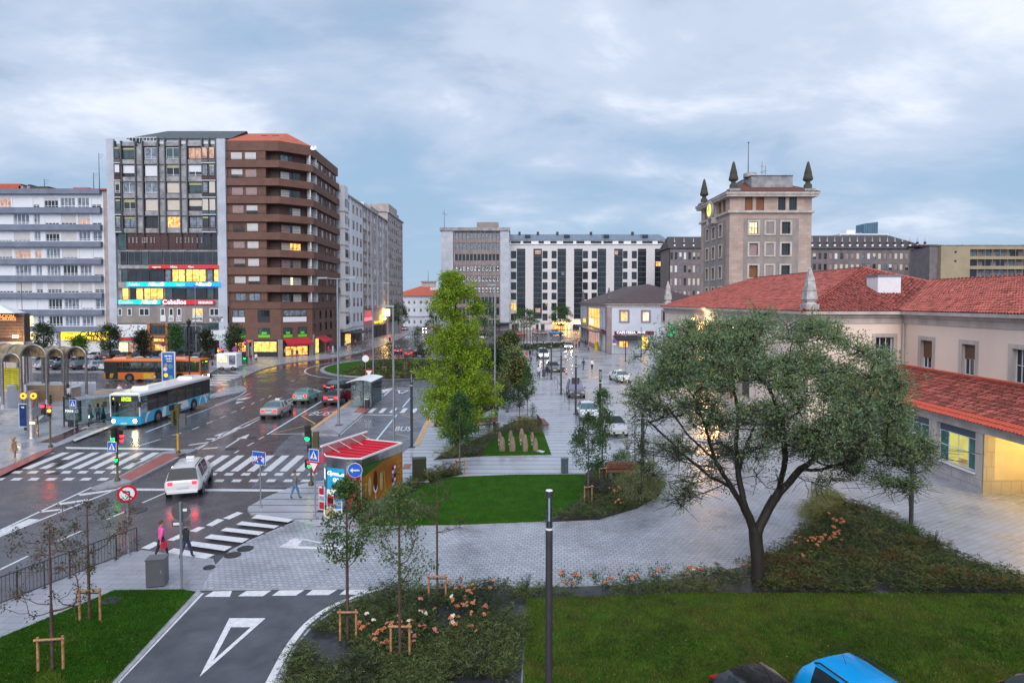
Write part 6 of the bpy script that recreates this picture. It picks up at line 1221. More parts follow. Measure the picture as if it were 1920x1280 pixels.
# ---- benches
def bench(px,py,rz,label,w=2.4,back=True,z=.11):
    p=G(px,py,z); t=thing('bench',label,'bench',p,R(rz),'slatted benches')
    for s in (-w*.4,w*.4): b=MB(); b.box(s-.1,s+.1,-.22,.22,0,.4,mat('bench concrete',(.22,.23,.25),.7)); b.build('leg',t)
    b=MB()
    for k in range(6): b.box(-w/2,w/2,-.27+k*.092,-.27+k*.092+.075,.4,.45,M_slat_w)
    b.build('seat',t)
    if back:
        b=MB()
        for k in range(4): b.box(-w/2,w/2,.30+k*.02,.33+k*.02,.5+k*.1,.58+k*.1,M_slat_w)
        b.build('backrest',t)
bench(1019,800,97,'weathered slatted bench with backrest beside the promenade stones',2.6); bench(925,757,4,'long red brown bench behind the bright green tree',2.6,False); bench(913,805,28,'angled slatted bench between the hedges by the walking man',2.2); bench(1172,896,2,'red brown bench in the shrub bed right of the saplings',2.2)
for x,y in ((909,786),): pass
# ---- standing stones
M_menhir=mat('lichen boulder',(.30,.22,.16),.9,color2=(.16,.14,.10),scale=2.4,bump=.8,bscale=9,detail=8)
M_inox=mat('small steel plaque',(.7,.72,.75),.3,metal=.6,var=0)
def menhir(px,py,w,h,label,lean=0):
    p=G(px,py,.17); t=thing('standing_stone',label,'standing stone',p,random.uniform(-.5,.5),'standing stones on the small lawn'); b=MB(); n=12; V_=[]; pr=[(1,0),(1.08,.15),(1.02,.35),(.9,.6),(.68,.8),(.42,.94),(.1,1)]
    sd=random.random()*9
    for r,z in pr:
        for j in range(n):
            a=2*PI*j/n; k=1+.22*noise.noise(Vector((math.cos(a)*1.3+sd,math.sin(a)*1.3,z*2.2))); V_.append((math.cos(a)*w*.5*r*k+lean*z,math.sin(a)*w*.36*r*k,z*h))
    b.add(V_,[(i*n+j,i*n+(j+1)%n,(i+1)*n+(j+1)%n,(i+1)*n+j) for i in range(len(pr)-1) for j in range(n)]+[tuple(range((len(pr)-1)*n,len(pr)*n))],M_menhir,smooth=True); b.build('stone',t)
for (x,y,w,h,l) in ((941.5,845,.44,1.0,'front left'),(961,845.5,.44,1.05,'front second'),(985,845.5,.38,1.18,'front third, tallest,'),(1004,844.5,.38,.9,'front right'),(937,828,.34,.75,'rear left, thin,'),(957.5,825,.34,.75,'rear second'),(978,829,.42,1.05,'rear third, grey,'),(998,828,.3,.75,'rear right, pointed,')):
    menhir(x,y,w,h,'%s standing stone on the small square lawn'%l)
b=MB(); 
for x in (937,956,978,999):
    for k in (0,7): p=G(x,836+k*.3,.17); b.box(p.x-.1,p.x-.02,p.y-.05,p.y-.03,.55-k*.03,.68-k*.03,M_inox)
build_each(b,'plaque',None,tol=.01)
_pl=sorted([o for o in bpy.data.objects if o.name.startswith('plaque') and not o.parent],key=lambda o:(sum(v.co.x for v in o.data.vertices)/len(o.data.vertices)))
for i,o in enumerate(_pl): tag(o,'%s small steel plaque between the standing stones, %s from the left'%(('upper','lower')[i%2],('first','second','third','fourth')[min(3,i//2)]),'plaque','steel plaques at the stones')
p=G(1014,847,.17); b=MB(); b.box(-.28,.28,-.13,.13,.03,.06,M_inox,T=Matrix.Translation(p)@Matrix.Rotation(R(-40),4,'Z')@Matrix.Rotation(R(12),4,'X')); b.box(-.05,.05,-.05,.05,-.02,.04,M_galv,T=Matrix.Translation(p)); tag(b.build('ground_plaque'),'tilted white plaque at the corner of the stone lawn','plaque')
# ---- bus shelters
def shelter(px,py,rz,label,L,Wd,H,roofm,z=.12,curve=.35):
    p=G(px,py,z); t=thing('bus_shelter',label,'bus shelter',p,R(rz),'bus shelters'); n=8
    b=MB(); V_=[]
    for i in range(n+1):
        x=i/n; zz=H+curve*math.sin(PI*x*.9+.1); V_+=[(-.25,Wd*(x-.15)*1.25,zz),(L+.25,Wd*(x-.15)*1.25,zz),(-.25,Wd*(x-.15)*1.25,zz-.05),(L+.25,Wd*(x-.15)*1.25,zz-.05)]
    f=[]
    for i in range(n): a,c=i*4,(i+1)*4; f+=[(a,a+1,c+1,c),(a+2,c+2,c+3,a+3),(a,c,c+2,a+2),(a+1,a+3,c+3,c+1)]
    f+=[(0,2,3,1),(n*4,n*4+1,n*4+3,n*4+2)]; b.add(V_,f,roofm); b.build('roof',t)
    for x in (0,L/2,L): b=MB(); b.cyl((x,Wd*.85,0),(x,Wd*.85,H+.2),.05,.05,M_dark,8); b.build('post',t)
    b=MB(); b.box(0,L,Wd*.85-.01,Wd*.85+.01,.25,H,M_glassc); b.build('back_glass',t); b=MB(); b.box(0,L,Wd*.85-.03,Wd*.85+.03,.22,.26,M_dark); b.box(0,L,Wd*.85-.03,Wd*.85+.03,H-.02,H+.03,M_dark); build_each(b,'rail',t)
    b=MB(); b.box(.6,L-.6,Wd*.55,Wd*.85-.06,.42,.47,M_slat_w if roofm is M_wht else M_steel); b.box(.9,.98,Wd*.6,Wd*.7,0,.42,M_dark); b.box(L-.98,L-.9,Wd*.6,Wd*.7,0,.42,M_dark); b.build('seat',t); return t
# left shelter: long side runs away from the viewer along the kerb, poster panel toward the viewer
S1=shelter(152,806,58,'dark framed bus shelter with poster panel beside the city bus',6.0,1.3,2.45,mat('smoked roof glass',(.16,.18,.21),.12,var=.2,scale=1.2),curve=.2)
p=G(137,800,.12); t=S1; M_poster=mat('dark fashion poster',(.035,.045,.05),.15,color2=(.20,.26,.27),scale=1.8)
po=thing('poster_panel','dark fashion poster panel at the end of the left bus shelter','poster panel',p,R(-8)); b=MB(); b.box(-.75,.75,-.08,.08,.45,2.45,M_dark); b.box(-.42,.42,-.06,.06,0,.45,M_dark); b.build('frame',po); b=MB(); b.box(-.6,.6,-.088,-.082,.6,2.3,M_poster); b.build('poster',po); text('MANGO',.34,M_lett,po,(0,-.1,1.32),(PI/2,0,0),sx=.95); b=MB(); b.box(-.86,-.80,-.04,.04,0,2.5,M_dark); b.build('post',po)
# right shelter on the island
p=G(683,764,.15); S2=thing('bus_shelter','white roofed glass bus shelter on the bus island','bus shelter',p,R(87),'bus shelters'); L=4.3; Wd=1.5
b=MB(); V_=[]; n=10
for i in range(n+1):
    u=i/n; y=-.85+u*2.5; zz=2.45+.34*math.sin(PI*min(1,.15+u*.8)); V_+=[(-.35,y,zz),(L-.3,y,zz),(-.35,y,zz-.06),(L-.3,y,zz-.06)]
f=[]
for i in range(n): a,c=i*4,(i+1)*4; f+=[(a,a+1,c+1,c),(a+2,c+2,c+3,a+3),(a,c,c+2,a+2),(a+1,a+3,c+3,c+1)]
f+=[(0,2,3,1),(n*4,n*4+1,n*4+3,n*4+2)]; b.add(V_,f,mat('white shelter roof',(.80,.83,.84),.3,var=.08,scale=3)); b.build('roof',S2)
for y,h in ((-.75,2.5),(.1,2.6)): b=MB(); b.box(-.03,.03,y-.05,y+.05,0,h,M_dark); b.build('post',S2)
b=MB(); b.box(0,L-.5,-.77,-.75,.2,2.45,M_glassc); b.build('back_glass',S2); b=MB(); b.box(0,.02,-.7,1.3,.2,2.45,M_glassc); b.build('end_glass',S2); b=MB(); b.box(L-.5,L-.48,-.7,1.1,.2,2.45,M_glassc); b.build('far_end_glass',S2)
b=MB(); b.box(.5,L-1,-.6,-.2,.45,.5,M_steel); b.build('seat',S2); b=MB(); b.box(-.35,.0,-.5,-.15,0,.95,M_dark); b.box(-.37,.02,-.52,-.13,.85,.93,M_wht); tag(b.build('litter_bin',S2)); b.data.update() if False else None
# ---- kiosk
KA=G(679,960,.11); KB=G(755,921,.11); KL=G(598,952,.11)
a=math.atan2(KB.y-KA.y,KB.x-KA.x); Lk=(KB-KA).length
# local frame: x along the long painted side from the near corner, y to the left/back, z up
K=thing('ice_cream_kiosk','red roofed ice cream kiosk with painted side and blue posters','kiosk',KA,a)
wl=(KL-KA).length; ang=math.atan2(KL.y-KA.y,KL.x-KA.x)-a; Hk=2.62
w=min(wl*math.sin(ang) if math.sin(ang)>0 else wl,2.7); c2=(wl*math.cos(ang),wl*math.sin(ang))
M_inoxk=mat('polished steel skin',(.38,.39,.40),.16,var=.3,scale=1.2,metal=.9); M_kred=mat('kiosk red',(.48,.01,.03),.35,var=.05); M_kroof=mat('kiosk roof red',(.50,.035,.055),.3,var=.12,scale=1.5); M_kblue=mat('poster blue sky',(.02,.42,.72),.35,var=.08,scale=1); M_amber=mat('amber mural',(.40,.165,.02),.45,color2=(.20,.07,.015),scale=.6); M_kgreen=mat('mural green',(.035,.10,.02),.45,var=.1)
w=2.4
KO=[(0,0),(Lk,0),(Lk,w),(.15,w),(-.25,w-.45),(-.27,.75)]
ins=lambda o:[(p[0]+(o if p[0]<1 else -o),p[1]+(o if p[1]<1 else -o)) for p in KO]
b=MB(); b.prism(KO,.06,Hk,M_inoxk); b.build('body',K)
b=MB(); b.prism(ins(-.03),0,.06,M_dark); b.build('plinth',K)
b=MB(); b.prism(ins(.06),Hk,Hk+.05,M_kroof)
for k in range(7): x=.1+k*(Lk-.5)/6; b.box(x,x+.05,.08,w-.1,Hk+.05,Hk+.12,M_kred)
b.build('roof',K); b=MB(); b.box(0,Lk,-.02,.05,Hk,Hk+.09,M_wht); b.box(Lk-.05,Lk+.02,.05,w,Hk,Hk+.09,M_wht); b.tube([(p[0],p[1],Hk+.04) for p in (KO[3],KO[4],KO[5],KO[0])],.04,M_wht,5); b.build('roof_trim',K)
b=MB(); b.box(.0,Lk+.1,w-.04,w+.02,Hk+.02,Hk+.42,mat('pink sign back',(.42,.20,.22),.5,var=.1)); b.box(-.1,Lk+.12,w-.06,w+.04,Hk+.42,Hk+.5,M_wht); b.build('roof_sign',K)
for k in range(4): x=.35+k*(Lk-.6)/3.2; b=MB(); b.cyl((x,w-.05,Hk+.42),(x+.15,w-.7,Hk+.08),.012,.012,M_wht,5); b.build('sign_brace',K)
# painted long side
b=MB(); b.box(.06,Lk-.03,-.018,-.003,.2,Hk-.42,M_amber); mural=b.build('mural',K)
b=MB(); b.add([(.06,-.024,Hk-.9),(.06,-.024,Hk-.38),(Lk*.80,-.024,Hk-.43),(Lk*.45,-.024,Hk-.5),(Lk*.22,-.024,Hk-.72)],[(0,4,3,2,1)],M_kgreen); b.build('mural_green',mural)
sid=lambda pts,m,y,nm,par: (lambda b:(b.prism(pts,0,.006,m,T=Matrix.Translation((0,y,0))@Matrix.Rotation(PI/2,4,'X')),b.build(nm,par)))(MB())[1]
bar=lambda x,z,w_,h_:[(x+w_/2*math.cos(t)*(1 if abs(math.sin(t))<.9 else .9),z+h_/2*math.sin(t)) for t in [2*PI*i/24 for i in range(24)]]
M_choc=mat('chocolate',(.09,.025,.012),.4,color2=(.03,.008,.004),scale=14); M_crm=mat('almond cream',(.50,.40,.20),.5,color2=(.30,.22,.09),scale=8); M_stk=mat('lolly stick',(.62,.36,.16),.6)
for x,m in ((.62,M_crm),(1.62,M_crm)): sid(bar(x,1.12,.26,1.0),m,-.026,'ice_cream_bar',mural)
sid([(1.06,.35),(1.14,.35),(1.14,.85),(1.06,.85)],M_stk,-.026,'lolly_stick',mural); sid(bar(1.1,.95,.32,.55),M_whit2,-.030,'cream_core',mural); sid(bar(1.1,1.3,.32,1.05),M_choc,-.036,'chocolate_bar',mural)
for q in ([(.16,.3),(.20,.3),(.36,1.35),(.32,1.35)],[(.32,1.3),(.55,1.38),(.55,1.34),(.34,1.26)],[(1.98,.45),(2.02,.45),(1.88,1.6),(1.84,1.6)]): sid(q,mat('caramel drip',(.55,.30,.06),.5),-.026,'caramel_line',mural)
sid([(2.55,.5),(2.98,.5),(2.98,1.75),(2.55,1.75)],mat('price list red',(.40,.03,.04),.5),-.03,'price_board',mural)
for k in range(10): x=2.59+(k%2)*.19; z=.6+(k//2)*.22; sid([(x,z),(x+.17,z),(x+.17,z+.16),(x,z+.16)],[M_wht,mat('price list blue',(.05,.25,.5),.5),M_choc][k%3],-.038,'price_picture',mural)
for k,wd in enumerate(('LATE','MES','PAY','OLO')): text(wd,.22,mat('caramel drip',0),mural,(3.3,-.03,1.75-k*.28),(PI/2,0,0),ext=.003)
# front and left faces
def kface(p,q,z0,z1,m,nm,off=.015,par=None,s0=0,s1=1):
    p,q=Vector((*p,0)),Vector((*q,0)); d=(q-p); n=Vector((-d.y,d.x,0)).normalized(); A,B=p+d*s0+n*off,p+d*s1+n*off; b=MB(); m_=n*-.01
    b.add([(A.x,A.y,z0),(B.x,B.y,z0),(B.x,B.y,z1),(A.x,A.y,z1),(A.x+m_.x,A.y+m_.y,z0),(B.x+m_.x,B.y+m_.y,z0),(B.x+m_.x,B.y+m_.y,z1),(A.x+m_.x,A.y+m_.y,z1)],[(3,2,1,0),(4,5,6,7),(0,1,5,4),(1,2,6,5),(2,3,7,6),(3,0,4,7)],m); return b.build(nm,par or K)
q0,q1,q2,q3=KO[0],KO[5],KO[4],KO[3]
kface(q0,q1,.15,Hk-.55,M_kred,'red_door',par=K,s0=.1,s1=.9)
def kposter(p,q,z0,z1,s0,s1,texts=True):
    o=kface(p,q,z0,z1,M_kblue,'blue_poster',s0=s0,s1=s1); P,Q=Vector((*p,0)),Vector((*q,0)); d=(Q-P); L=d.length; d.normalize(); n=Vector((-d.y,d.x,0)); az=math.atan2(-d.y,-d.x)
    return o,P,d,n,L,az
# text planes run left to right for a viewer outside: that is from q2 to q1
def ktext(s_,size,m,zc,u,par,**k):
    P,Q=Vector((*q2,0)),Vector((*q1,0)); d=Q-P; az=math.atan2(d.y,d.x); n=Vector((d.y,-d.x,0)).normalized(); c=P+d*u+n*.03; return text(s_,size,m,par,(c.x,c.y,zc),(PI/2,0,az),ext=.004,**k)
po=kface(q1,q2,.55,Hk-.5,M_kblue,'blue_poster',s0=.06,s1=.94)
P_,Q_=Vector((*q2,0)),Vector((*q1,0)); dd_=Q_-P_; TZ=Matrix.Translation(P_+Vector((dd_.y,-dd_.x,0)).normalized()*.022)@Matrix.Rotation(math.atan2(dd_.y,dd_.x),4,'Z')@Matrix.Rotation(PI/2,4,'X'); Lf=dd_.length
ktext('Cornetto',.27,M_lett,1.84,.48,po,bold=.012,shear=.3); ktext('GO!',.27,M_lett,1.52,.56,po,bold=.012)
fl=lambda pts,m,z,nm:(lambda b:(b.prism(pts,z,z+.004,m,T=TZ),b.build(nm,po)))(MB())[1]
fl([(Lf*.25+.06*math.cos(t),1.83+.15*math.sin(t)) for t in [2*PI*i/16 for i in range(16)]],M_lett,.0,'swirl'); fl([(Lf*.26+.04*math.cos(t),1.83+.11*math.sin(t)) for t in [2*PI*i/16 for i in range(16)]],M_kblue,.005,'swirl_inner')
fl([(Lf*.5+.28*math.cos(t),1.18+.13*math.sin(t)) for t in [2*PI*i/16 for i in range(16)]],M_choc,.0,'cone_top'); fl([(Lf*.5-.26,1.15),(Lf*.5+.26,1.15),(Lf*.5+.05,.62),(Lf*.5-.05,.62)],M_crm,.0,'cone'); fl([(Lf*.72,1.33),(Lf*.88,1.33),(Lf*.88,1.39),(Lf*.72,1.39)],M_kred,.003,'red_tag')
po2=kface(q2,q3,.45,Hk-.6,M_kblue,'blue_poster',s0=.1,s1=.92); kface(q2,q3,1.45,Hk-.65,M_lett,'white_splash',off=.03,s0=.3,s1=.8); kface(q2,q3,1.05,1.35,M_choc,'cone_top',off=.03,s0=.2,s1=.8)
b=MB(); z=Hk-.02; b.add([(.15,w,Hk-.5),(Lk-.3,w,Hk-.5),(Lk-.3,w+1.0,Hk-.25),(.15,w+1.0,Hk-.25),(.15,w+1.0,Hk-.29),(Lk-.3,w+1.0,Hk-.29)],[(0,1,2,3),(3,2,5,4)],M_kred); b.build('serving_flap',K)
# menu boards standing by the kiosk
def board(px,py,rz,label,cols,h=1.0,w_=.45,round_=False):
    p=G(px,py,.11); t=thing('menu_board',label,'menu board',p,R(rz)); b=MB(); b.box(-w_/2,w_/2,-.03,.03,.05,h,M_wht); b.box(-w_*.4,w_*.4,-.2,.2,0,.05,M_dark); b.build('board',t)
    for k,(m,z0,z1) in enumerate(cols): b=MB(); b.box(-w_/2+.03,w_/2-.03,-.04,-.032,z0,z1,m); b.build('picture',t)
board(604,957,-20,'narrow red and white menu board left of the kiosk front',[(M_kred,.1,.45),(M_wht,.47,.8),(M_kred,.82,1.15),(mat('price list blue',0),.5,.75)],1.2,.34)
board(621,965,-12,'colourful ice cream menu board before the blue kiosk poster',[(M_kred,.3,.95),(M_wht,.35,.55),(M_choc,.6,.85)],1.25,.42); board(634,966,-5,'grey and blue ice cream board right of the colourful one',[(mat('price list blue',0),.35,1.1),(M_wht,.5,.7),(M_kred,.8,.95)],1.3,.42)
p=G(619,972,.11); t=thing('round_price_board','round pizza coloured price board at the foot of the kiosk','menu board',p); b=MB(); b.cyl((0,-.05,.32),(0,-.01,.32),.3,.3,M_paper,24); b.cyl((0,-.06,.32),(0,-.051,.32),.24,.24,M_crm,20); b.build('board',t)
# ---------------- metro entrance with vaulted canopies
M_vault=mat('smoked brown vault',(.26,.19,.09),.22,var=.35,scale=1.8,spec=.7); M_sand=brickmat('sandstone slabs',(.33,.22,.14),(.40,.28,.18),(.2,.14,.1),bw=1.6,bh=1.1,msize=.01,rough=.7,rot=(R(90),0,0),bump=.2); M_sandt=mat('sandstone',(.36,.27,.20),.7,var=.15,scale=1)
def canopy(px0,px1,pyb,ytop,ang,Lc,label,posts=(0,1)):
    p=G((px0+px1)/2,pyb,.12); k=p.y/FPX; r=(px1-px0)/2*k; H=CH+(565-ytop)*k-.12-r; t=thing('vaulted_canopy',label,'canopy',p,0,'vaulted metro canopies'); d=Vector((math.cos(R(ang)),math.sin(R(ang)),0))
    arc=lambda o,rr,n=14:[Vector((math.cos(PI*i/n)*rr,0,H+math.sin(PI*i/n)*rr))+d*o for i in range(n+1)]
    for o in (0,Lc/2,Lc): b=MB(); b.tube(arc(o,r),.09 if o in(0,Lc) else .05,M_steel,8); b.build('hoop',t)
    b=MB(); A=arc(0,r-.03,20); B=arc(Lc,r-.03,20); n=len(A); C=arc(0,r-.06,20); E=arc(Lc,r-.06,20); b.add(A+B+C+E,[(i,n+i,n+i+1,i+1) for i in range(n-1)]+[(2*n+i,2*n+i+1,3*n+i+1,3*n+i) for i in range(n-1)],M_vault,smooth=True); b.build('vault',t)
    for s in (-1,1):
        for o in (0,Lc):
            q=Vector((s*r,0,0))+d*o; b=MB(); b.cyl((q.x,q.y,0),(q.x,q.y,H),.13,.13,M_steel,12); b.cyl((q.x,q.y,0),(q.x,q.y,.5),.17,.15,M_concl,12); b.build('column',t)
    return t
canopy(6,41,768,663,158,4.0,'nearest vaulted brown canopy over the yellow timetable board'); canopy(41,89,758,646.5,158,4.5,'widest vaulted brown canopy, second from the left edge'); canopy(91,121,750,654,158,3.4,'narrow vaulted canopy in the middle of the row'); canopy(127,163,748,650.5,158,3.8,'rightmost vaulted canopy nearest the orange bus')
canopy(-40,4,752,652,158,4.0,'vaulted canopy cut by the left edge of the picture')
p=G(24,790,.12); Tm=thing('timetable_board','yellow timetable board hanging under the nearest canopy','board',V(24,712,62)); b=MB(); b.box(-.85,.85,-.05,.05,-1.0,1.2,mat('timetable yellow',(.58,.50,.02),.5,var=.1,scale=3)); b.build('board',Tm); b=MB()
for k in range(9): b.box(-.75,-.1,-.06,-.052,-.8+k*.21,-.76+k*.21,M_blk); b.box(.1,.75,-.06,-.052,-.85+k*.21,-.82+k*.21,M_blk)
o=b.build('printed_rows',Tm)
for s in (-.7,.7): b=MB(); b.cyl((s,0,1.2),(s,0,2.0),.03,.03,M_steel,6); b.build('hanger',Tm)
b=MB(); q=G(62,820,.12); b.lathe([(.40,0),(.36,.1),(.35,3.6)],M_steel,n=20); tp=thing('steel_pillar','thick steel pillar with two yellow metro discs and a blue panel','pillar',q); b.build('shaft',tp)
for s in (-.35,.42): 
    b=MB(); b.cyl((s,-.42,3.25),(s,-.36,3.25),.24,.24,mat('metro disc',(.80,.42,.02),.4,var=0,emit=(1,.5,.02),estr=.7),20); b.cyl((s,-.43,3.25),(s,-.421,3.25),.09,.09,M_dark,14); b.build('yellow_disc',tp)
b=MB(); b.box(.1,.5,-.42,-.36,1.15,1.25,M_neon); b.build('amber_light',tp)
q=G(48,806,.12); ip=thing('info_panel','tall dark blue information panel with pale frame by the steel pillar','information panel',q,R(-4)); b=MB(); b.box(-.52,.52,-.05,.05,.25,2.15,mat('pale blue frame',(.40,.52,.66),.4,var=0)); b.box(-.1,.1,-.04,.04,0,.25,M_dark); b.build('frame',ip); b=MB(); b.box(-.45,.45,-.058,-.052,.32,2.08,mat('navy panel',(.01,.03,.13),.2,var=.3,scale=2)); b.build('screen',ip); text('TUS',.16,M_lett,ip,(-.15,-.066,1.85))
q=G(317,716,.12); bt=thing('advert_tower','blue advertising tower standing between the two buses','advertising tower',q); b=MB(); b.box(-.85,.85,-.12,.12,0,3.9,M_whit2); b.build('frame',bt); b=MB(); b.box(-.75,.75,-.135,-.122,.2,3.8,mat('tower blue',(.03,.09,.38),.35,color2=(.04,.2,.42),scale=.7)); b.build('poster',bt)
for k,(x,z,r_,m) in enumerate(((-.3,2.2,.24,M_crm),(-.38,1.7,.26,M_paper),(-.3,.9,.26,mat('metro disc',0)),(.3,2.05,.3,mat('poster teal',0)),(.3,.6,.3,mat('poster teal',0)))): b=MB(); b.cyl((x,-.16,z),(x,-.137,z),r_,r_,m,16); b.build('round_picture',bt)
text('METRO',.3,M_lett,bt,(.05,-.15,3.35)); text('CAMPUS',.22,M_lett,bt,(.1,-.15,3.0)); text('MUSEO',.2,M_lett,bt,(.15,-.15,2.7))
def wallbox(label,pts,z1,m,name='retaining_wall',z0=.1): b=MB(); b.prism([tuple(G(x,y,.12)[:2]) for x,y in pts],z0,z1,m,side=m,top=M_concl); return tag(b.build(name),label,'wall')
wallbox('sandstone retaining wall of the metro stairwell',[(52,751),(120,751),(122,744),(52,744)],1.75,M_sand); wallbox('pale wall panel below the yellow timetable board',[(14,768),(46,757),(44,750),(14,758)],2.3,M_paper); wallbox('low wall and paved terrace edge behind the canopies',[(46,737),(180,733),(180,729),(46,729)],1.0,M_concl); wallbox('sloping sandstone end wall beside the stairs',[(134,752),(152,748),(152,742),(134,744)],1.5,M_sandt)
def stairs(label,px,py,rz,n,w_,tr=.34,rs=.16,m=M_sandt):
    p=G(px,py,.12); t=thing('stone_stairs',label,'stairs',p,R(rz))
    for k in range(n): b=MB(); b.box(0,w_,k*tr,k*tr+tr+.02 if k<n-1 else k*tr+.8,0 if k==0 else (k)*rs-.0,(k+1)*rs,m); b.box(0,w_,k*tr-.02,k*tr+.05,(k+1)*rs,(k+1)*rs+.012,M_stoneL); b.build('step',t)
    b=MB(); b.prism([(0,0),(n*tr,0),(n*tr,n*rs)],0,.25,m,T=Matrix.Translation((w_+.25,0,.1))@Matrix.Rotation(PI/2,4,'Z')@Matrix.Rotation(PI/2,4,'X')); b.build('side_wall',t)
stairs('broad stone stairs rising behind the bus shelter roof',172,764,28,8,5.5); stairs('stone stairs at the left edge below the canopies',-28,796,5,6,3.6,m=M_conc)
railing(G(46,735,.12)+Vector((0,0,.9)),G(182,731,.12)+Vector((0,0,.9)),'grey railing along the terrace behind the vaulted canopies',H=1.1,step=0,posts=12,rails=((1,.03),(.5,.02)),m=M_gframe)
railing(G(22,757,.12),G(100,745,.12),'low dark handrail beside the metro stairwell',H=.95,step=0,posts=4,rails=((1,.03),),m=M_dark)
# slatted bus station block at the left edge, lit from below
q=G(-70,720,.12); Bx=V(47,650,72); ST=thing('station_pavilion','slatted brown pavilion with white roof and lit sign at the left edge','pavilion',(Bx.x-9,72,0)); zt_=CH+(565-604)/FPX*72; b=MB(); b.box(0,8.9,.1,1.1,.1,HZ(641,72)-0,M_stoneL); b.box(0,8.8,.12,1.1,HZ(641,72),HZ(588,72),mat('pavilion wood',(.09,.05,.035),.7,var=.2)); b.build('wall',ST)
for k in range(14): z=HZ(633,72)+k*.14*1.2; b=MB(); b.box(0,8.95,-.06,.05,z,z+.09,mat('slat wood',(.34,.19,.12),.6,var=.2,scale=3)); b.build('slat',ST)
b=MB(); b.add([(-.3,-1.5,HZ(587,72)),(9.05,-1.5,HZ(587,72)),(5.7,4.5,HZ(587,72)),(-.3,4.5,HZ(587,72)),(4.2,2.0,HZ(568,72)),(-.3,2.0,HZ(568,72))],[(0,1,4,5),(1,2,4),(2,3,5,4),(0,3,2,1)],M_whit2); b.build('roof',ST)
text('ESTACION',.55,mat('amber letters',(.8,.35,.1),.4,var=0,emit=(1,.42,.1),estr=.9),ST,(6.6,-.08,HZ(593,72)),(PI/2,0,0)); text('AUTOBUSES',.55,mat('amber letters',0),ST,(6.6,-.08,HZ(598,72)),(PI/2,0,0))
b=MB(); b.box(8.0,8.5,-.5,-.3,HZ(633,72),HZ(628,72),M_neon); b.build('wall_lamp',ST); plight((Bx.x-.8,71.3,HZ(632,72)),110,(1,.7,.35)); b=MB(); b.box(8.85,8.98,-.05,.1,.1,HZ(588,72),M_gframe); b.build('corner_post',ST)
# ============================================================ VEHICLES
M_tyre=mat('tyre rubber',(.018,.018,.02),.8,var=.1); M_rim=mat('alloy rim',(.30,.31,.33),.3,metal=.7,var=.1); M_cglass=mat('car glass',(.018,.028,.034),.05,var=0,spec=.3); M_cglassb=mat('pale car glass',(.07,.13,.155),.06,var=.2,spec=.5)
M_tail=mat('tail lamp',(.45,.01,.01),.25,var=0); M_tailon=mat('tail lamp lit',(.8,.02,.02),.25,var=0,emit=(1,.006,.012),estr=10); M_taild=mat('tail lamp dim lit',(.7,.02,.02),.25,var=0,emit=(1,.015,.012),estr=3); M_head=mat('head lamp',(.5,.53,.55),.12,var=0,spec=.8); M_headon=mat('head lamp lit',(1,.8,.5),.2,var=0,emit=(1,.62,.26),estr=90); M_headw=mat('head lamp white',(1,.9,.7),.2,var=0,emit=(1,.80,.52),estr=30)
M_plate=mat('number plate',(.7,.7,.68),.4,var=0); M_trim=mat('black trim',(.02,.02,.022),.5,var=0)
def paint(n,c,rough=.22): return mat(n,c,rough,var=.03,scale=1,coat=.8,spec=.5)
def wheel(t,x,y,r,w=.2,s=1):
    b=MB(); b.cyl((x,y-s*w/2,r),(x,y+s*w/2,r),r,r,M_tyre,20); o=b.build('wheel',t)
    b=MB(); b.cyl((x,y+s*w*.4,r),(x,y+s*(w/2+.012),r),r*.62,r*.58,M_rim,16); 
    for k in range(5): a=2*PI*k/5; b.cyl((x+math.cos(a)*r*.36,y+s*(w/2+.012),r+math.sin(a)*r*.36),(x+math.cos(a)*r*.36,y+s*(w/2+.018),r+math.sin(a)*r*.36),r*.14,r*.14,M_trim,8)
    b.build('rim',o); return o
KINDS={ # L, W, H, belt height, bonnet height, boot height, x of: roof rear low, roof rear, roof front, screen base (share of length from the rear)
 'hatch':(3.9,1.68,1.46,.93,.88,.93,.035,.13,.56,.76,.0),'sedan':(4.55,1.75,1.43,.93,.88,1.0,.15,.30,.60,.77,0),'mpv':(4.45,1.80,1.64,.98,.95,.98,.012,.055,.60,.80,1),'suv':(4.4,1.86,1.70,1.05,1.02,1.05,.02,.10,.60,.76,1),'van':(4.4,1.82,1.86,1.05,1.02,1.05,.01,.05,.66,.84,0),'wagon':(4.6,1.76,1.47,.93,.88,.93,.025,.12,.60,.77,1)}
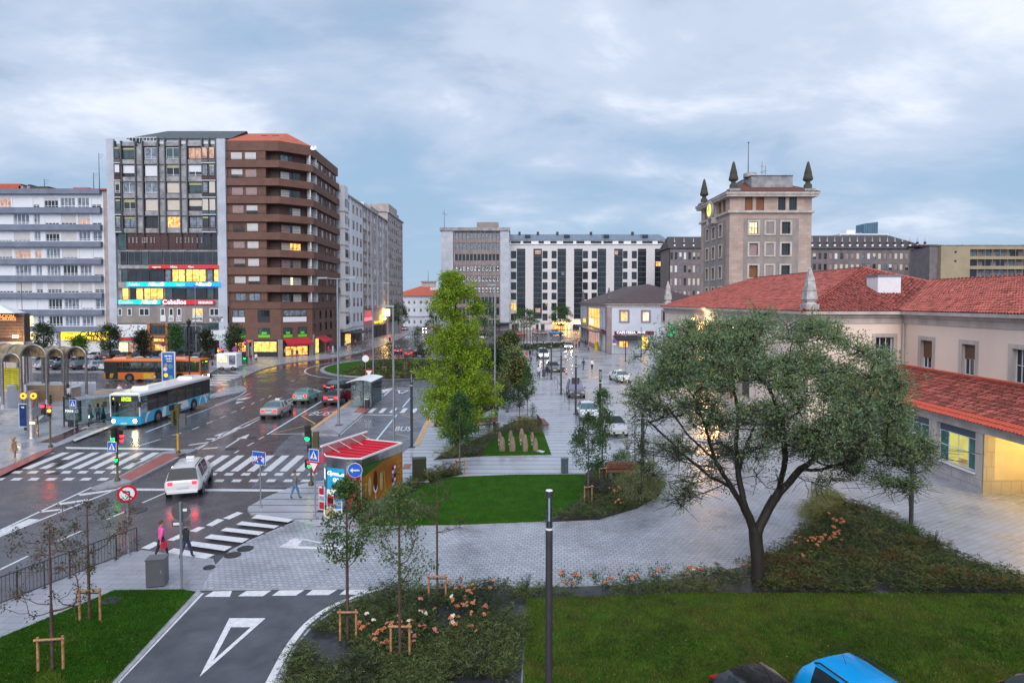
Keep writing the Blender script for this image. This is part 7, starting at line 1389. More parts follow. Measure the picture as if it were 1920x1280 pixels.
def car(name,label,px,py,hd,kind,pm,lit=0,glass=None,cat='car',group=None,z=0,taxi=0,open_door=0,at=None):
    """hd: heading in degrees from +Y, positive to the right. px,py = ground point under the rear (or the nearest) bumper centre when at='r'/'f'"""
    L,Wd,H,bh,hh,th,xr0,xr1,xf1,xf0,rails=KINDS[kind]; g=glass or M_cglass
    p=G(px,py,z); d=Vector((math.sin(R(hd)),math.cos(R(hd)),0))
    if at=='f': p=p-d*L/2
    elif at=='c': pass
    else: p=p+d*L/2
    t=thing(name,label,cat,p,PI/2-R(hd),group)
    X=lambda u:(u-.5)*L; w=Wd/2
    st=[0,.012,.04,xr0+.001,xr1,(xr1+.30)/2,.34,.355,(.355+xf1)/2+.03,(.37+xf1)/2+.055,xf1,xf0,(xf0+.97)/2,.96,.988,1.0] if kind!='sedan' else [0,.012,.04,.10,xr0,xr1,.40,.415,.44,.455,xf1,xf0,(xf0+.97)/2,.96,.988,1.0]
    if kind!='sedan': st[3]=max(.045,xr0); 
    st=sorted(st+([xr1+.035,(xr0+xr1)/2] if kind!='mpv' else []))
    def deck(u):
        if u<xr0: return th-(.12 if u<.01 else .0)
        if u<=xf0: return bh+(th-bh)*max(0,1-(u-xr0)/.2)
        k=(u-xf0)/(1-xf0); return (bh+.02)*(1-k)+ (hh-.16)*k - .10*k*k if k>.0 else bh
    def roof(u):
        dk=deck(u)
        if u<=xr0 or u>=xf0: return dk+.02
        if u<xr1: k=(u-xr0)/(xr1-xr0); return dk+(H-.06-dk)*math.sin(k*PI/2)
        if u<=xf1: k=(u-xr1)/(xf1-xr1); return H-.05+.05*math.sin(PI*min(1,k*1.1+.05))
        k=(u-xf1)/(xf0-xf1); return H-.03+(dk-H+.03)*k
    def wid(u): 
        e=1
        if u<.05: e=.84+.16*math.sqrt(u/.05)
        if u>.86: e=1-.20*((u-.86)/.14)**2
        return w*e
    ring=[];
    for u in st:
        W_=wid(u); dk=deck(u); rf=roof(u); cab=max(0,min(1,(rf-dk)/(H-bh))); lo=.26 if .06<u<.94 else .34; z1=.48
        zt=dk-.03; 
        pts=[(0,lo),(W_*.88,lo),(W_*.985,lo+.10),(W_,(lo+zt)/2),(W_*.985,zt-.06),(W_*.93,zt+.02),(W_*(.93-.13*cab),dk+(rf-dk)*.55+.005),(W_*(.93-.24*cab),rf-.045*cab+.004),(W_*(.86-.27*cab)*.9,rf+.012),(0,rf+.02+.01*cab)]
        ring.append([(X(u),y,z_) for y,z_ in pts])
    n=len(ring[0]); b=MB(); gl={k_:MB() for k_ in ('windscreen','rear_window','side_window')}
    def put(a,c,j,side):
        q=[ring[a][j],ring[c][j],ring[c][j+1],ring[a][j+1]]
        if side<0: q=[(x,-y,zz) for x,y,zz in q][::-1]
        ua,uc=st[a],st[c]; m=b
        sideglass=j in(5,6) and ua>=xr1-.001 and uc<=xf1+.001 and (uc-ua)>.03
        if kind in('van',) and uc<.45 and j in (5,6): sideglass=False
        if kind!='sedan' and ua<xr1+.001: sideglass=False
        screen=j in(8,) and ((ua>=xf1-.001 and uc<=xf0+.001) or (ua>=xr0-.001 and uc<=xr1+.001 )) or (j==7 and ((ua>=xf1-.001 and uc<=xf0+.001) or (ua>=xr0-.001 and uc<=xr1+.001 )))
        (gl['side_window' if sideglass else 'windscreen' if ua>.5 else 'rear_window'] if (sideglass or screen) else b).add(q,[(0,3,2,1)],g if (sideglass or screen) else (pm if j!=1 else M_trim),smooth=not(sideglass or screen))
    for i in range(len(st)-1):
        for j in range(n-1): put(i,i+1,j,1); put(i,i+1,j,-1)
    for e,r in ((0,ring[0]),(1,ring[-1])):
        poly=[r[j] for j in range(n)]+[(x,-y,zz) for x,y,zz in r[::-1][1:-1]]
        b.add(poly,[tuple(range(len(poly))) if e==1 else tuple(range(len(poly)-1,-1,-1))],pm)
    o=b.build('body',t); [(build_each(v_,k_,t,tol=.005) if k_=='side_window' else v_.build(k_,t)) for k_,v_ in gl.items() if v_.f]
    for o_ in (o,):
        bm=bmesh.new(); bm.from_mesh(o_.data); bmesh.ops.remove_doubles(bm,verts=bm.verts,dist=.0005); bm.to_mesh(o_.data); bm.free()
    rw=.31 if kind not in('suv',) else .35
    for ux in (.185,.805):
        for s in (1,-1):
            y=s*(w-.10); xx=X(ux)
            b=MB(); b.cyl((xx,s*(w-.02),rw),(xx,s*(w+.004),rw),rw*1.2,rw*1.2,M_trim,22); b.build('wheel_arch',t)
            wheel(t,xx,y,rw,.2,s)
    rear=M_tailon if lit&1 else (M_taild if lit&8 else M_tail); front=M_headon if lit&4 else (M_headw if lit&2 else M_head)
    zt=th-.18
    for s in (1,-1):
        b=MB(); 
        if kind in('mpv','hatch','suv','van','wagon') : b.box(-L/2-.02,-L/2+.10,min(s*w*.52,s*w*.78),max(s*w*.52,s*w*.78),th-.20,th-.03+(.10 if kind in('hatch',) else 0),rear)
        else: b.box(-L/2-.02,-L/2+.10,min(s*w*.42,s*w*.78),max(s*w*.42,s*w*.78),th-.27,th-.13,rear)
        b.build('tail_light',t)
        b=MB(); b.box(L/2-.24,L/2+.0,s*(w*.50) if s>0 else -w*.84,w*.84 if s>0 else -w*.50,hh-.32,hh-.17,front); b.build('headlight',t)
        b=MB(); b.box(X(xf1)+.18,X(xf1)+.32,min(s*w*.98,s*(w+.17)),max(s*w*.98,s*(w+.17)),bh-.02,bh+.13,pm); b.build('mirror',t)
    b=MB(); b.box(-L/2-.045,-L/2-.0,-w*.82,w*.82,.34,.46,M_trim if kind!='mpv' else pm); b.build('rear_bumper',t); [(lambda q:(q.box(X(.30),X(.345),min(s*w*.97,s*(w+.012)),max(s*w*.97,s*(w+.012)),bh-.22,bh-.18,M_trim),q.box(X(.52),X(.565),min(s*w*.97,s*(w+.012)),max(s*w*.97,s*(w+.012)),bh-.22,bh-.18,M_trim),build_each(q,'door_handle',t,tol=0)))(MB()) for s in (1,-1)]; b=MB(); b.box(-L/2-.05,-L/2-.03,-.27,.27,.62 if kind!='suv' else .55,.74 if kind!='suv' else .67,M_plate); b.build('number_plate',t)
    b=MB(); b.box(L/2-.03,L/2+.02,-w*.5,w*.5,.36,.52,M_trim); b.build('grille',t); b=MB(); b.box(L/2+.02,L/2+.035,-.26,.26,.40,.50,M_plate); b.build('number_plate',t)
    if rails:
        for s in (1,-1): b=MB(); b.tube([(X(xr1)+.1,s*w*.66,H-.03),(X(xr1)+.25,s*w*.66,H+.045),(X(xf1)-.25,s*w*.66,H+.05),(X(xf1)-.05,s*w*.66,H-.01)],.022,M_trim,6); b.build('roof_rail',t)
    b=MB(); b.cyl((X(.2),0,H-.01),(X(.17),0,H+.2),.008,.004,M_trim,4); b.build('aerial',t)
    if taxi: b=MB(); b.box(X(.5),X(.5)+.14,-.2,.2,H-.0,H+.14,M_paper); b.build('taxi_sign',t)
    if open_door: b=MB(); b.box(0,1.0,-.03,.03,.3,H-.2,pm,T=Matrix.Translation((X(.58),-w,0))@Matrix.Rotation(R(-115),4,'Z')); b.build('open_door',t)
    return t
P_white=paint('white car paint',(.72,.74,.77)); P_silver=paint('silver car paint',(.34,.33,.335),.3); P_teal=paint('teal car paint',(.10,.33,.30)); P_dred=paint('dark red car paint',(.10,.012,.025)); P_black=paint('black car paint',(.012,.012,.015)); P_blue=paint('sky blue car paint',(.0,.33,.78),.25); P_dk=paint('dark blue car paint',(.02,.025,.035)); P_grey=paint('grey car paint',(.085,.09,.10)); P_red=paint('red car paint',(.42,.012,.02)); P_blu2=paint('mid blue car paint',(.03,.14,.38)); P_tan=paint('maroon car paint',(.09,.035,.035)); P_slv2=paint('pale silver paint',(.45,.47,.50))
car('taxi_van','white estate taxi with lit tail lamps driving away past the crossing',342,936,-17,'mpv',P_white,1,taxi=1,cat='taxi')
car('saloon_car','silver saloon with a taxi box driving up the main road',504,787,-2,'sedan',P_silver,8,glass=M_cglassb,taxi=1)
car('hatchback','small teal hatchback on the main road ahead of the silver saloon',562,758.5,0,'hatch',P_teal,8,glass=M_cglassb)
car('saloon_car','dark red saloon with lit brake lamps and an open door at the bus island',620,761,-2,'sedan',P_dred,1,open_door=1)
car('saloon_car','black saloon turning at the roundabout behind the dark red one',616,737,22,'sedan',P_black,8,glass=M_cglassb)
car('hatchback','bright red hatchback beyond the roundabout planting',766,670,-4,'hatch',P_red,8); car('estate_car','orange lit dark estate braking beyond the roundabout',746,664,-10,'wagon',P_dred,1)
car('estate_car','silver estate in the far street with lit rear',757,620,2,'wagon',P_slv2,8,at=None); car('estate_car','dark car parked at the end of the left terrace',757,608,70,'wagon',P_dk); car('hatchback','maroon car parked at the end of the street',773,607,80,'hatch',P_tan); car('saloon_car','dark maroon car before the white house garden',797,606,85,'sedan',P_tan,at='c'); car('hatchback','silver car before the white house garden',806,606,85,'hatch',P_slv2)
car('hatchback','oncoming car with glaring headlights in the far street',796,619,176,'hatch',P_white,4,at='f'); car('hatchback','oncoming car with lit lamps at the street end beside the bright tree',826,608,176,'hatch',P_white,2,at='f'); car('hatchback','dark teal car right of the small roundabout tree',803,669,-40,'hatch',P_dk)
car('white_van','small white van parked on the promenade street',1020,673.5,178,'van',P_white,2,z=.11,at='f'); car('hatchback','dark grey hatchback parked behind the promenade lamp',1040,699,178,'hatch',P_grey,0,z=.11,at='f'); car('minivan','charcoal minivan parked nose out before the pale car',1082,748,181,'mpv',P_grey,0,glass=mat('lavender glass',(.20,.19,.30),.08,var=.1),z=.11,at='f')
car('saloon_car','white saloon behind the upper sapling crown',1107,792,181,'sedan',P_white,0,glass=M_cglassb,z=.11,at='f'); car('saloon_car','pale silver saloon nose peeping from behind the two saplings',1160,822,176,'sedan',P_slv2,0,z=.11,at='f'); car('taxi_car','white taxi saloon parked at the edge of the big tree crown',1174,719,170,'sedan',P_white,0,glass=M_cglassb,z=.11,taxi=1,at='f')
car('hatchback','oncoming car with glaring warm headlights before the cafe arcade',1066,655,184,'sedan',P_slv2,4,z=.11,at='f')
car('hatchback','red hatchback before the white striped block',975,630,90,'hatch',P_red,at='c'); car('suv_car','mid blue car before the orange lit entrance',1043,628,90,'suv',P_blu2,at='c'); car('saloon_car','maroon car between the red and the blue ones',1013,629,90,'sedan',P_tan,at='c'); car('white_van','white van half hidden by the dark trees behind the bright one',906,637,185,'van',P_white,at='c')
car('suv_car','sky blue car with black roof rails at the bottom edge',1532,1333,162,'suv',P_blue,0,z=.1); car('hatchback','black car with a bare dusty roof at the bottom edge',1372,1329,162,'hatch',P_black,0,z=.1); car('estate_car','black estate cut by the bottom right corner',1905,1332,160,'wagon',P_black,0,z=.1)
# cars parked in front of the white banded block, two rows
PK=[(58,672,'hatch',P_slv2,'silver'),(84,672,'sedan',P_grey,'grey'),(112,671,'wagon',P_dk,'dark blue'),(140,671,'hatch',P_tan,'maroon'),(166,671,'sedan',P_slv2,'pale silver'),(196,671,'suv',P_tan,'brown'),(224,671,'sedan',P_black,'black'),(254,671,'suv',P_dk,'tall navy'),(278,671,'mpv',P_black,'black people carrier'),(305,671,'hatch',P_blu2,'blue'),(338,671,'suv',P_dk,'dark'),(366,671,'wagon',P_black,'long black')]
for i,(x,y,k,pm,c) in enumerate(PK): car('parked_car','%s car, number %s from the left in the row by the lit shops'%(c,['one','two','three','four','five','six','seven','eight','nine','ten','eleven','twelve'][i]),x,y+5,8 if i%3 else -6,k,pm,0,glass=M_cglassb if i%2 else None,group='cars parked before the shops',z=.12)
PK2=[(66,694,'hatch',P_slv2,'silver'),(96,694,'sedan',P_dk,'dark'),(133,694,'wagon',P_grey,'grey'),(160,695,'hatch',P_slv2,'pale'),(190,695,'mpv',P_white,'white')]
for i,(x,y,k,pm,c) in enumerate(PK2): car('parked_car','%s car in the nearer parked row seen through the %s canopy'%(c,['nearest','second','third','fourth','last'][i]),x,y,30,k,pm,0,glass=M_cglassb,group='cars parked behind the metro canopies',z=.12)
# ---- buses
M_busw=paint('bus white',(.75,.77,.79),.3); M_busc=paint('bus sky blue',(.03,.42,.70),.3); M_buso=paint('bus orange',(.68,.17,.03),.35); M_busg=glassmat('bus glass',(.5,.62,.58),.5,.03); M_yel=mat('yellow grab pole',(.62,.55,.03),.4,var=0); M_inl=mat('bus ceiling light',(.8,.85,.7),.4,var=0,emit=(.75,.9,.6),estr=6); M_seatm=mat('bus seat',(.05,.08,.16),.7,var=.1); M_led=mat('led display',(.3,.6,.02),.3,var=0,emit=(.55,.9,.03),estr=2.2); M_inlo=mat('orange bus light',(.8,.5,.2),.4,var=0,emit=(1,.55,.2),estr=9)
def bus(label,p,rz,L,pm,low,roofm,inl,stripes,disp,group=None,name='city_bus'):
    """x forward, y left"""
    t=thing(name,label,'bus',p,rz,group); Wd,H=2.5,2.95; w=Wd/2; x0,x1=-L/2,L/2; zb,zt=1.22,2.62
    b=MB(); b.box(x0,x1-.25,-w,w,.32,zb-.25,low); b.prism([(x1-.25,-w),(x1-.02,-w*.85),(x1+.06,-w*.3),(x1+.06,w*.3),(x1-.02,w*.85),(x1-.25,w)],.30,.98,low)
    b.box(x0,x1-.25,-w,-w+.06,zb-.25,zb,low); b.box(x0,x1-.25,w-.06,w,zb-.25,zb,low); b.box(x0,x0+.06,-w+.06,w-.06,zb-.25,zb,low); b.build('lower_body',t)
    b=MB(); V_=[]; 
    b.box(x0,x1-.12,-w,w,zt,H-.12,roofm); b.add([(x0+.03,-w,H-.12),(x1-.12,-w,H-.12),(x1-.12,w,H-.12),(x0+.03,w,H-.12),(x0+.08,-w+.25,H),(x1-.3,-w+.25,H),(x1-.3,w-.25,H),(x0+.08,w-.25,H)],[(0,1,5,4),(1,2,6,5),(2,3,7,6),(3,0,4,7),(4,5,6,7)],roofm,smooth=False); b.build('roof',t)
    b=MB(); b.taper(x1-4.6,x1-2.2,-.75,.75,H,H+.24,.88,roofm); b.build('roof_unit',t); b=MB(); b.taper(x0+.8,x0+2.6,-.75,.75,H,H+.2,.86,roofm); b.build('roof_unit',t)
    b=MB(); b.box(x1-4.3,x1-2.6,-.62,-.05,H+.241,H+.25,M_dark); b.build('roof_grille',t)
    # pillars and glazing
    n=int((L-1.2)/1.45); xs=[x0+.08+i*(L-1.3)/n for i in range(n+1)]
    for s in (-1,1):
        b=MB()
        for x in xs: b.box(x-.05,x+.05,s*w-.05 if s>0 else -w,s*w if s>0 else -w+.05,zb,zt,M_trim)
        b.box(xs[0],xs[-1],s*w-.05 if s>0 else -w,s*w if s>0 else -w+.05,zt-.12,zt-.002,M_trim); b.build('window_pillars',t)
        for i in range(n): b=MB(); b.box(xs[i]+.05,xs[i+1]-.05,s*(w-.02)-.008,s*(w-.02)+.008,zb,zt-.12,M_busg if not(i==0 and s) else M_trim); b.build('window',t)
        b=MB(); b.add([(xs[-1]+.05,s*w,zb-.25),(x1-.25,s*w,zb-.3),(x1-.14,s*w*.98,zt-.1),(xs[-1]+.05,s*w,zt-.1),(xs[-1]+.05,s*(w-.03),zb-.25),(x1-.25,s*(w-.03),zb-.3),(x1-.14,s*(w-.03),zt-.1),(xs[-1]+.05,s*(w-.03),zt-.1)],[(0,1,2,3),(7,6,5,4)],M_busg); b.build('cab_window',t)
        b=MB(); b.add([(x1-.28,s*w,.98),(x1-.12,s*w*.93,.98),(x1-.06,s*w*.93,zt),(x1-.18,s*w,zt)],[(0,1,2,3) if s<0 else (3,2,1,0)],roofm); b.tube([(x1-.16,s*w*.96,.98),(x1-.12,s*w*.96,zt+.05)],.06,roofm,6); b.build('front_pillar',t)
    b=MB(); b.add([(x1-.12,-w*.93,.98),(x1+.05,-w*.3,.95),(x1+.05,w*.3,.95),(x1-.12,w*.93,.98),(x1-.10,-w*.93,zt-.38),(x1+.02,-w*.3,zt-.38),(x1+.02,w*.3,zt-.38),(x1-.10,w*.93,zt-.38)],[(0,1,5,4),(1,2,6,5),(2,3,7,6)],M_busg,smooth=True); b.build('windscreen',t)
    b=MB(); b.add([(x1-.10,-w*.93,zt-.38),(x1+.02,-w*.3,zt-.38),(x1+.02,w*.3,zt-.38),(x1-.10,w*.93,zt-.38),(x1-.11,-w*.93,zt+.1),(x1-.0,-w*.3,zt+.1),(x1-.0,w*.3,zt+.1),(x1-.11,w*.93,zt+.1)],[(0,1,5,4),(1,2,6,5),(2,3,7,6)],M_trim); o=b.build('destination_display',t)
    for tx,yy,zz,sz in disp: text(tx,sz,M_led,o,(x1+.03,yy,zz),(PI/2,0,PI/2),ext=.004)
    b=MB(); b.box(x0-.01,x0+.05,-w+.15,w-.15,1.3,2.5,M_cglass); b.build('rear_window',t)
    # inside
    b=MB(); b.box(x0+.1,x1-.3,-w+.08,w-.08,.95,1.0,mat('bus floor',(.10,.11,.11),.6)); b.build('floor',t); b=MB(); b.box(x0+.3,x1-.6,-.18,.18,zt-.06,zt-.02,inl); b.build('ceiling_light',t)
    k=0
    for x in np.arange(x0+1.0,x1-2.0,.85):
        for s in (-1,1):
            if k%7 not in (3,) and k<200: b=MB(); b.box(x,x+.42,s*w*.52-.38,s*w*.52+.38,1.3,1.38,M_seatm); b.box(x-.06,x,s*w*.52-.38,s*w*.52+.38,1.35,1.95,M_seatm); b.build('seat',t)
            k+=1
    for x in np.arange(x0+1.5,x1-1.2,1.6): b=MB(); b.cyl((x,.35,1.0),(x,.35,zt),.022,.022,M_yel,6); b.cyl((x,-.35,1.0),(x,-.35,zt),.022,.022,M_yel,6); b.cyl((x,-w+.1,1.55),(x+1.1,-w+.1,1.55),.02,.02,M_yel,5); b.cyl((x,w-.1,1.55),(x+1.1,w-.1,1.55),.02,.02,M_yel,5); b.build('grab_pole',t)
    for xx in (x1-2.75,x0+3.3):
        for s in (-1,1):
            b=MB(); T=Matrix.Translation((xx,s*(w+.006),.5))@Matrix.Rotation(PI/2,4,'X'); b.prism([(.62*math.cos(PI*i/14),.62*math.sin(PI*i/14)) for i in range(15)]+[(-.62,-.2),(.62,-.2)],-.008,.008,M_trim,T=T); b.build('wheel_arch',t); wheel(t,xx,s*(w-.12),.48,.3,s)
    for m,pts,s in stripes:
        b=MB(); T=Matrix.Translation((0,s*(w+.004),0))@Matrix.Rotation(PI/2,4,'X'); b.prism(pts,-.003,.003,m,T=T); b.build('livery_stripe',t)
    for s in (-1,1):
        b=MB(); b.lathe([(.01,.06),(.12,.03),(.17,0)],M_headon if pm else M_headw,T=Matrix.Translation((x1-.02,s*w*.68,.62))@Matrix.Rotation(PI/2,4,'Y'),n=14); b.build('headlight',t)
        b=MB(); b.tube([(x1-.15,s*w*.98,zt+.0),(x1+.25,s*(w+.12),zt-.1),(x1+.28,s*(w+.15),zt-.35)],.025,M_trim,6); b.box(x1+.22,x1+.34,s*(w+.15)-.12,s*(w+.15)+.12,zt-.8,zt-.35,M_trim); b.build('mirror',t)
        b=MB(); b.box(x0-.012,x0+.01,s*w*.85-.1,s*w*.85+.1,.75,1.2,M_tail); b.build('tail_light',t)
    b=MB(); b.box(x1+.05,x1+.07,-.26,.26,.38,.49,M_plate); b.build('number_plate',t)
    b=MB(); b.cyl((x1+.055,0,.78),(x1+.07,0,.78),.10,.10,M_rim,18); b.cyl((x1+.068,0,.78),(x1+.075,0,.78),.075,.075,low,18); b.build('front_badge',t)
    return t
def arcband(cx,cz,r,wd,a0,a1,n=9,clip=(.34,1.2)):
    f=lambda rr,a:(cx+rr*math.cos(a),max(clip[0],min(clip[1],cz+rr*math.sin(a))))
    A=[R(a0+(a1-a0)*i/n) for i in range(n+1)]; return [f(r,a) for a in A]+[f(r-wd,a) for a in A[::-1]]
sA_=G(262,803); Lb=12.2
# city bus: nose toward the viewer (-Y); its left side (local +y) faces the road
st_=[(M_busw,arcband(4.3,.35,1.0,.22,0,75),1),(M_busw,[(2.2,.34),(2.75,.34),(2.55,1.2),(2.0,1.2)],1),(M_trim,[(.2,.5),(1.6,.5),(1.6,1.15),(.2,1.15)],1),(M_busw,[(-1.9,.55),(.0,.45),(.1,1.2),(-1.6,1.2)],1),(M_busw,arcband(-4.2,.3,1.2,.3,100,180),1),(M_busw,arcband(-4.9,.3,1.1,.16,0,180),1),(mat('lime livery',(.25,.5,.25),.4),[(-6.0,.4),(-5.75,.4),(-5.7,1.1),(-5.9,1.1)],1)]
bus('white and sky blue city bus with lit headlamps at the left stop',Vector((sA_.x-1.25,sA_.y+Lb/2-.02,0)),-PI/2,Lb,True,M_busc,M_busw,M_inl,st_,[('4',-.85,2.48,.26),('CENTRO',.22,2.52,.2),('PCTCAN',.22,2.34,.2)])
p=G(290,715,.02); st2=[(mat('bus yellow art',(.62,.42,.02),.5,var=.2,scale=5),[(-1.2,.4),(.1,.4),(.1,1.1),(-1.2,1.1)],-1),(mat('bus yellow art',0),[(1.5,.4),(2.7,.4),(2.7,1.2),(1.5,1.2)],-1),(M_trim,[(-6.1,.34),(-4.5,.34),(-4.5,1.22),(-6.1,1.22)],-1),(M_trim,[(.3,.34),(1.4,.34),(1.4,1.22),(.3,1.22)],-1),(mat('bus yellow art',0),[(-5.6,.5),(-5.2,.5),(-5.0,1.1),(-5.5,1.1)],-1)]
bus('orange city bus side on before the recycling igloos',Vector((X_(292,83.2),83.4,0)),R(1),12.6,False,M_buso,M_buso,M_inlo,st2,[('1',-.8,2.5,.26),('NUEVA',.2,2.5,.2)])
# food trailer
p=G(427,695,.12); t=thing('food_trailer','white food trailer with open lit hatch at the corner','food trailer',p,R(3)); b=MB(); b.box(-1.6,1.3,0,2.1,.5,2.5,M_whit2); b.taper(-1.6,1.3,0,2.1,2.5,2.62,.93,M_whit2); b.build('body',t); b=MB(); b.box(-1.5,-.1,-.02,.0,1.35,2.35,M_litw); b.build('hatch',t); b=MB(); b.box(-1.55,-.05,-1.0,-.02,2.36,2.4,M_whit2,); b.build('flap',t)
b=MB(); b.box(.2,1.15,-.015,-.002,.9,2.3,M_glassb); b.build('picture',t)
for x in (-.9,.8): wheel(t,x,.1,.33,.2,-1)
b=MB(); b.box(1.3,2.3,1.0,1.1,.5,.6,M_trim); b.build('tow_bar',t)
# ============================================================ PEOPLE
M_skin=mat('skin',(.50,.30,.22),.6,var=.05); 
def cloth(n,c,**k): return mat('cloth '+n,c,.8,var=.12,scale=12,**k)
def person(label,px,yf,yh,hd,top,leg,hair=(.05,.03,.02),shoe=(.03,.03,.035),walk=.5,arms='down',skirt=None,z=.12,hood=0,seated=0,sleeve=1,shorts=0,bag=None,h=None,longhair=0,near=0):
    p=G(px,yf,z); h=h or max(1.48,min(1.85,(yf-yh)/FPX*p.y)); k=h/1.75
    t=thing('person',label,'person',p,-R(hd))        # local +y is where the person faces
    MT=cloth('%.2f%.2f%.2f'%top,top); ML=cloth('%.2f%.2f%.2f'%leg,leg); MS=cloth('s%.2f%.2f%.2f'%shoe,shoe); MH=cloth('h%.2f%.2f%.2f'%hair,hair)
    st=.30*walk
    V_=[];E=[];Rr=[];K=[]
    def v(x,y,z_,r,par=None,kind='t',ry=None):
        V_.append((x*k,y*k,z_*k)); q_=1.0 if r<.035 else 1.22; Rr.append((r*k*q_,(ry or r)*k*q_)); 
        if par is not None: E.append((par,len(V_)-1)); K.append(kind)
        return len(V_)-1
    if seated: zp=.52
    else: zp=.93
    dz=zp-.93
    pel=v(0,0,.95+dz,.135,ry=.10); wa=v(0,0,1.10+dz,.12,pel,'t',.09); ch=v(0,.0,1.30+dz,.155,wa,'t',.105); nb=v(0,0,1.45+dz,.075,ch,'t'); nk=v(0,.01,1.52+dz,.052,nb,'s'); hd0=v(0,.025,1.58+dz,.078,nk,'s',.088); hd1=v(0,.02,1.66+dz,.082,hd0,'s',.098); hd2=v(0,.01,1.73+dz,.055,hd1,'s',.065)
    for s in (-1,1):
        a=st*s; 
        if seated: hp=v(s*.10,0,.52,.09,pel,'l'); kn=v(s*.11,.42,.50,.062,hp,'l'); an=v(s*.11,.44,.09,.042,kn,'l'); to=v(s*.11,.58,.03,.036,an,'f')
        else:
            hp=v(s*.095,0,.88,.095,pel,'l'); kn=v(s*.10,a*.55+.03,.49,.062,hp,'l' if not shorts else 's'); an=v(s*.10,a,.10+max(0,-a)*.25,.040,kn,'s' if shorts or skirt else 'l'); to=v(s*.11,a+.14,.035+max(0,-a)*.06,.035,an,'f')
        sh=v(s*.175,0,1.40+dz,.062,ch,'t'); b_=-a*.9
        if arms=='down': el=v(s*.225,b_*.4-.02,1.13+dz,.047,sh,'t' if sleeve else 's'); wr=v(s*.235,b_*.9+.05,.89+dz,.031,el,'t' if sleeve==1 else 's')
        elif arms=='bent': el=v(s*.225,-.02,1.12+dz,.047,sh,'t' if sleeve else 's'); wr=v(s*.13,.22,1.16+dz,.031,el,'t' if sleeve==1 else 's')
        else: el=v(s*.22,.06,1.15+dz,.047,sh,'t'); wr=v(s*.16,.30,1.05+dz,.031,el,'s')
        hv=V_[wr]; ev=V_[el]; d=(Vector(hv)-Vector(ev)).normalized()/k*1.0; q=Vector(hv)/k
        pm=q+d*.07; pa=v(*pm,.034,wr,'s',.02)
        if near:
            sd=Vector((-d.y,d.x,0)); sd=sd.normalized() if sd.length>.1 else Vector((0,1,0))
            for f_ in range(4): o=sd*(f_-1.5)*.021; a1=v(*(pm+o+d*.055),.010,pa,'s'); v(*(pm+o*1.05+d*(.085+.008*(f_ in(1,2)))+Vector((0,.012,0))),.008,a1,'s')
            a1=v(*(pm+sd*.045+d*.015+Vector((0,.02,0))),.010,pa,'s'); v(*(pm+sd*.05+d*.045+Vector((0,.03,0))),.009,a1,'s')
        else: v(*(pm+d*.08),.018,pa,'s',.026)
    me=bpy.data.meshes.new('body'); me.from_pydata(V_,E,[]); o=bpy.data.objects.new('body',me); SC.collection.objects.link(o)
    md=o.modifiers.new('s','SKIN'); md.use_smooth_shade=True; md.branch_smoothing=.4
    for i,r in enumerate(Rr): me.skin_vertices[0].data[i].radius=r
    me.skin_vertices[0].data[0].use_root=True
    sb=o.modifiers.new('b','SUBSURF'); sb.levels=1; sb.render_levels=1
    m2=bpy.data.meshes.new_from_object(o.evaluated_get(bpy.context.evaluated_depsgraph_get())); bpy.data.objects.remove(o); bpy.data.meshes.remove(me)
    m2.materials.clear()
    for m in (MT,ML,M_skin,MS): m2.materials.append(m)
    A=np.array([V_[a] for a,b in E]); B=np.array([V_[b] for a,b in E]); D=B-A; L2=(D*D).sum(1); kid={'t':0,'l':1,'s':2,'f':3}; KK=np.array([kid[x] for x in K])
    C=np.zeros(len(m2.polygons)*3); m2.polygons.foreach_get('center',C); C=C.reshape(-1,3); RR=np.array([ (Rr[a][0]+Rr[b][0])/2 for a,b in E])
    tt=np.clip(((C[:,None]-A[None])*D[None]).sum(2)/L2[None],0,1); dist=np.linalg.norm(C[:,None]-(A[None]+D[None]*tt[...,None]),axis=2)/(RR[None]+.03); m2.polygons.foreach_set('material_index',KK[dist.argmin(1)].astype('i')); m2.update()
    m2.name='body'; body=bpy.data.objects.new('body',m2); SC.collection.objects.link(body); body.parent=t
    b=MB(); zc=(1.675+dz)*k; 
    if hood: b.sphere((0,-.01*k,zc-.0),.135*k,MT if hood==2 else MH,sc=(1,1.05,1.12)); b.sphere((0,-.03*k,zc-.14*k),.12*k,MT if hood==2 else MH,sc=(1.15,.9,.7))
    else:
        b.sphere((0,-.015*k,zc+.022*k),.104*k,MH,sc=(1,1.08,1.0))
        if longhair: b.sphere((0,-.06*k,zc-.10*k),.095*k,MH,sc=(1.1,.6,1.6))
    b.build('hair' if hood!=2 else 'hood',t)
    if near:
        b=MB(); b.sphere((0,.125*k,zc-.025*k),.014*k,M_skin,sc=(1,1.2,1.3)); b.build('nose',t)
        for s in (-1,1): b=MB(); b.sphere((s*.034*k,.108*k,zc),.010*k,M_dark); b.build('eye',t); b=MB(); b.sphere((s*.088*k,.015*k,zc-.02*k),.022*k,M_skin,sc=(.4,.8,1.2)); b.build('ear',t)
        b=MB(); b.sphere((0,.112*k,zc-.06*k),.018*k,mat('lips',(.35,.12,.10),.5,var=0),sc=(1.3,.4,.35)); b.build('mouth',t)
    if skirt: b=MB(); b.lathe([(.26*k,.42*k),(.22*k,.7*k),(.14*k,1.06*k)],cloth('sk%.2f'%skirt[0],skirt),n=12); b.build('skirt',t)
    if hood==1 or hood==2: b=MB(); b.lathe([(.235*k,.72*k),(.20*k,.95*k),(.165*k,1.2*k),(.16*k,1.42*k)],MT,n=14); b.build('coat',t)
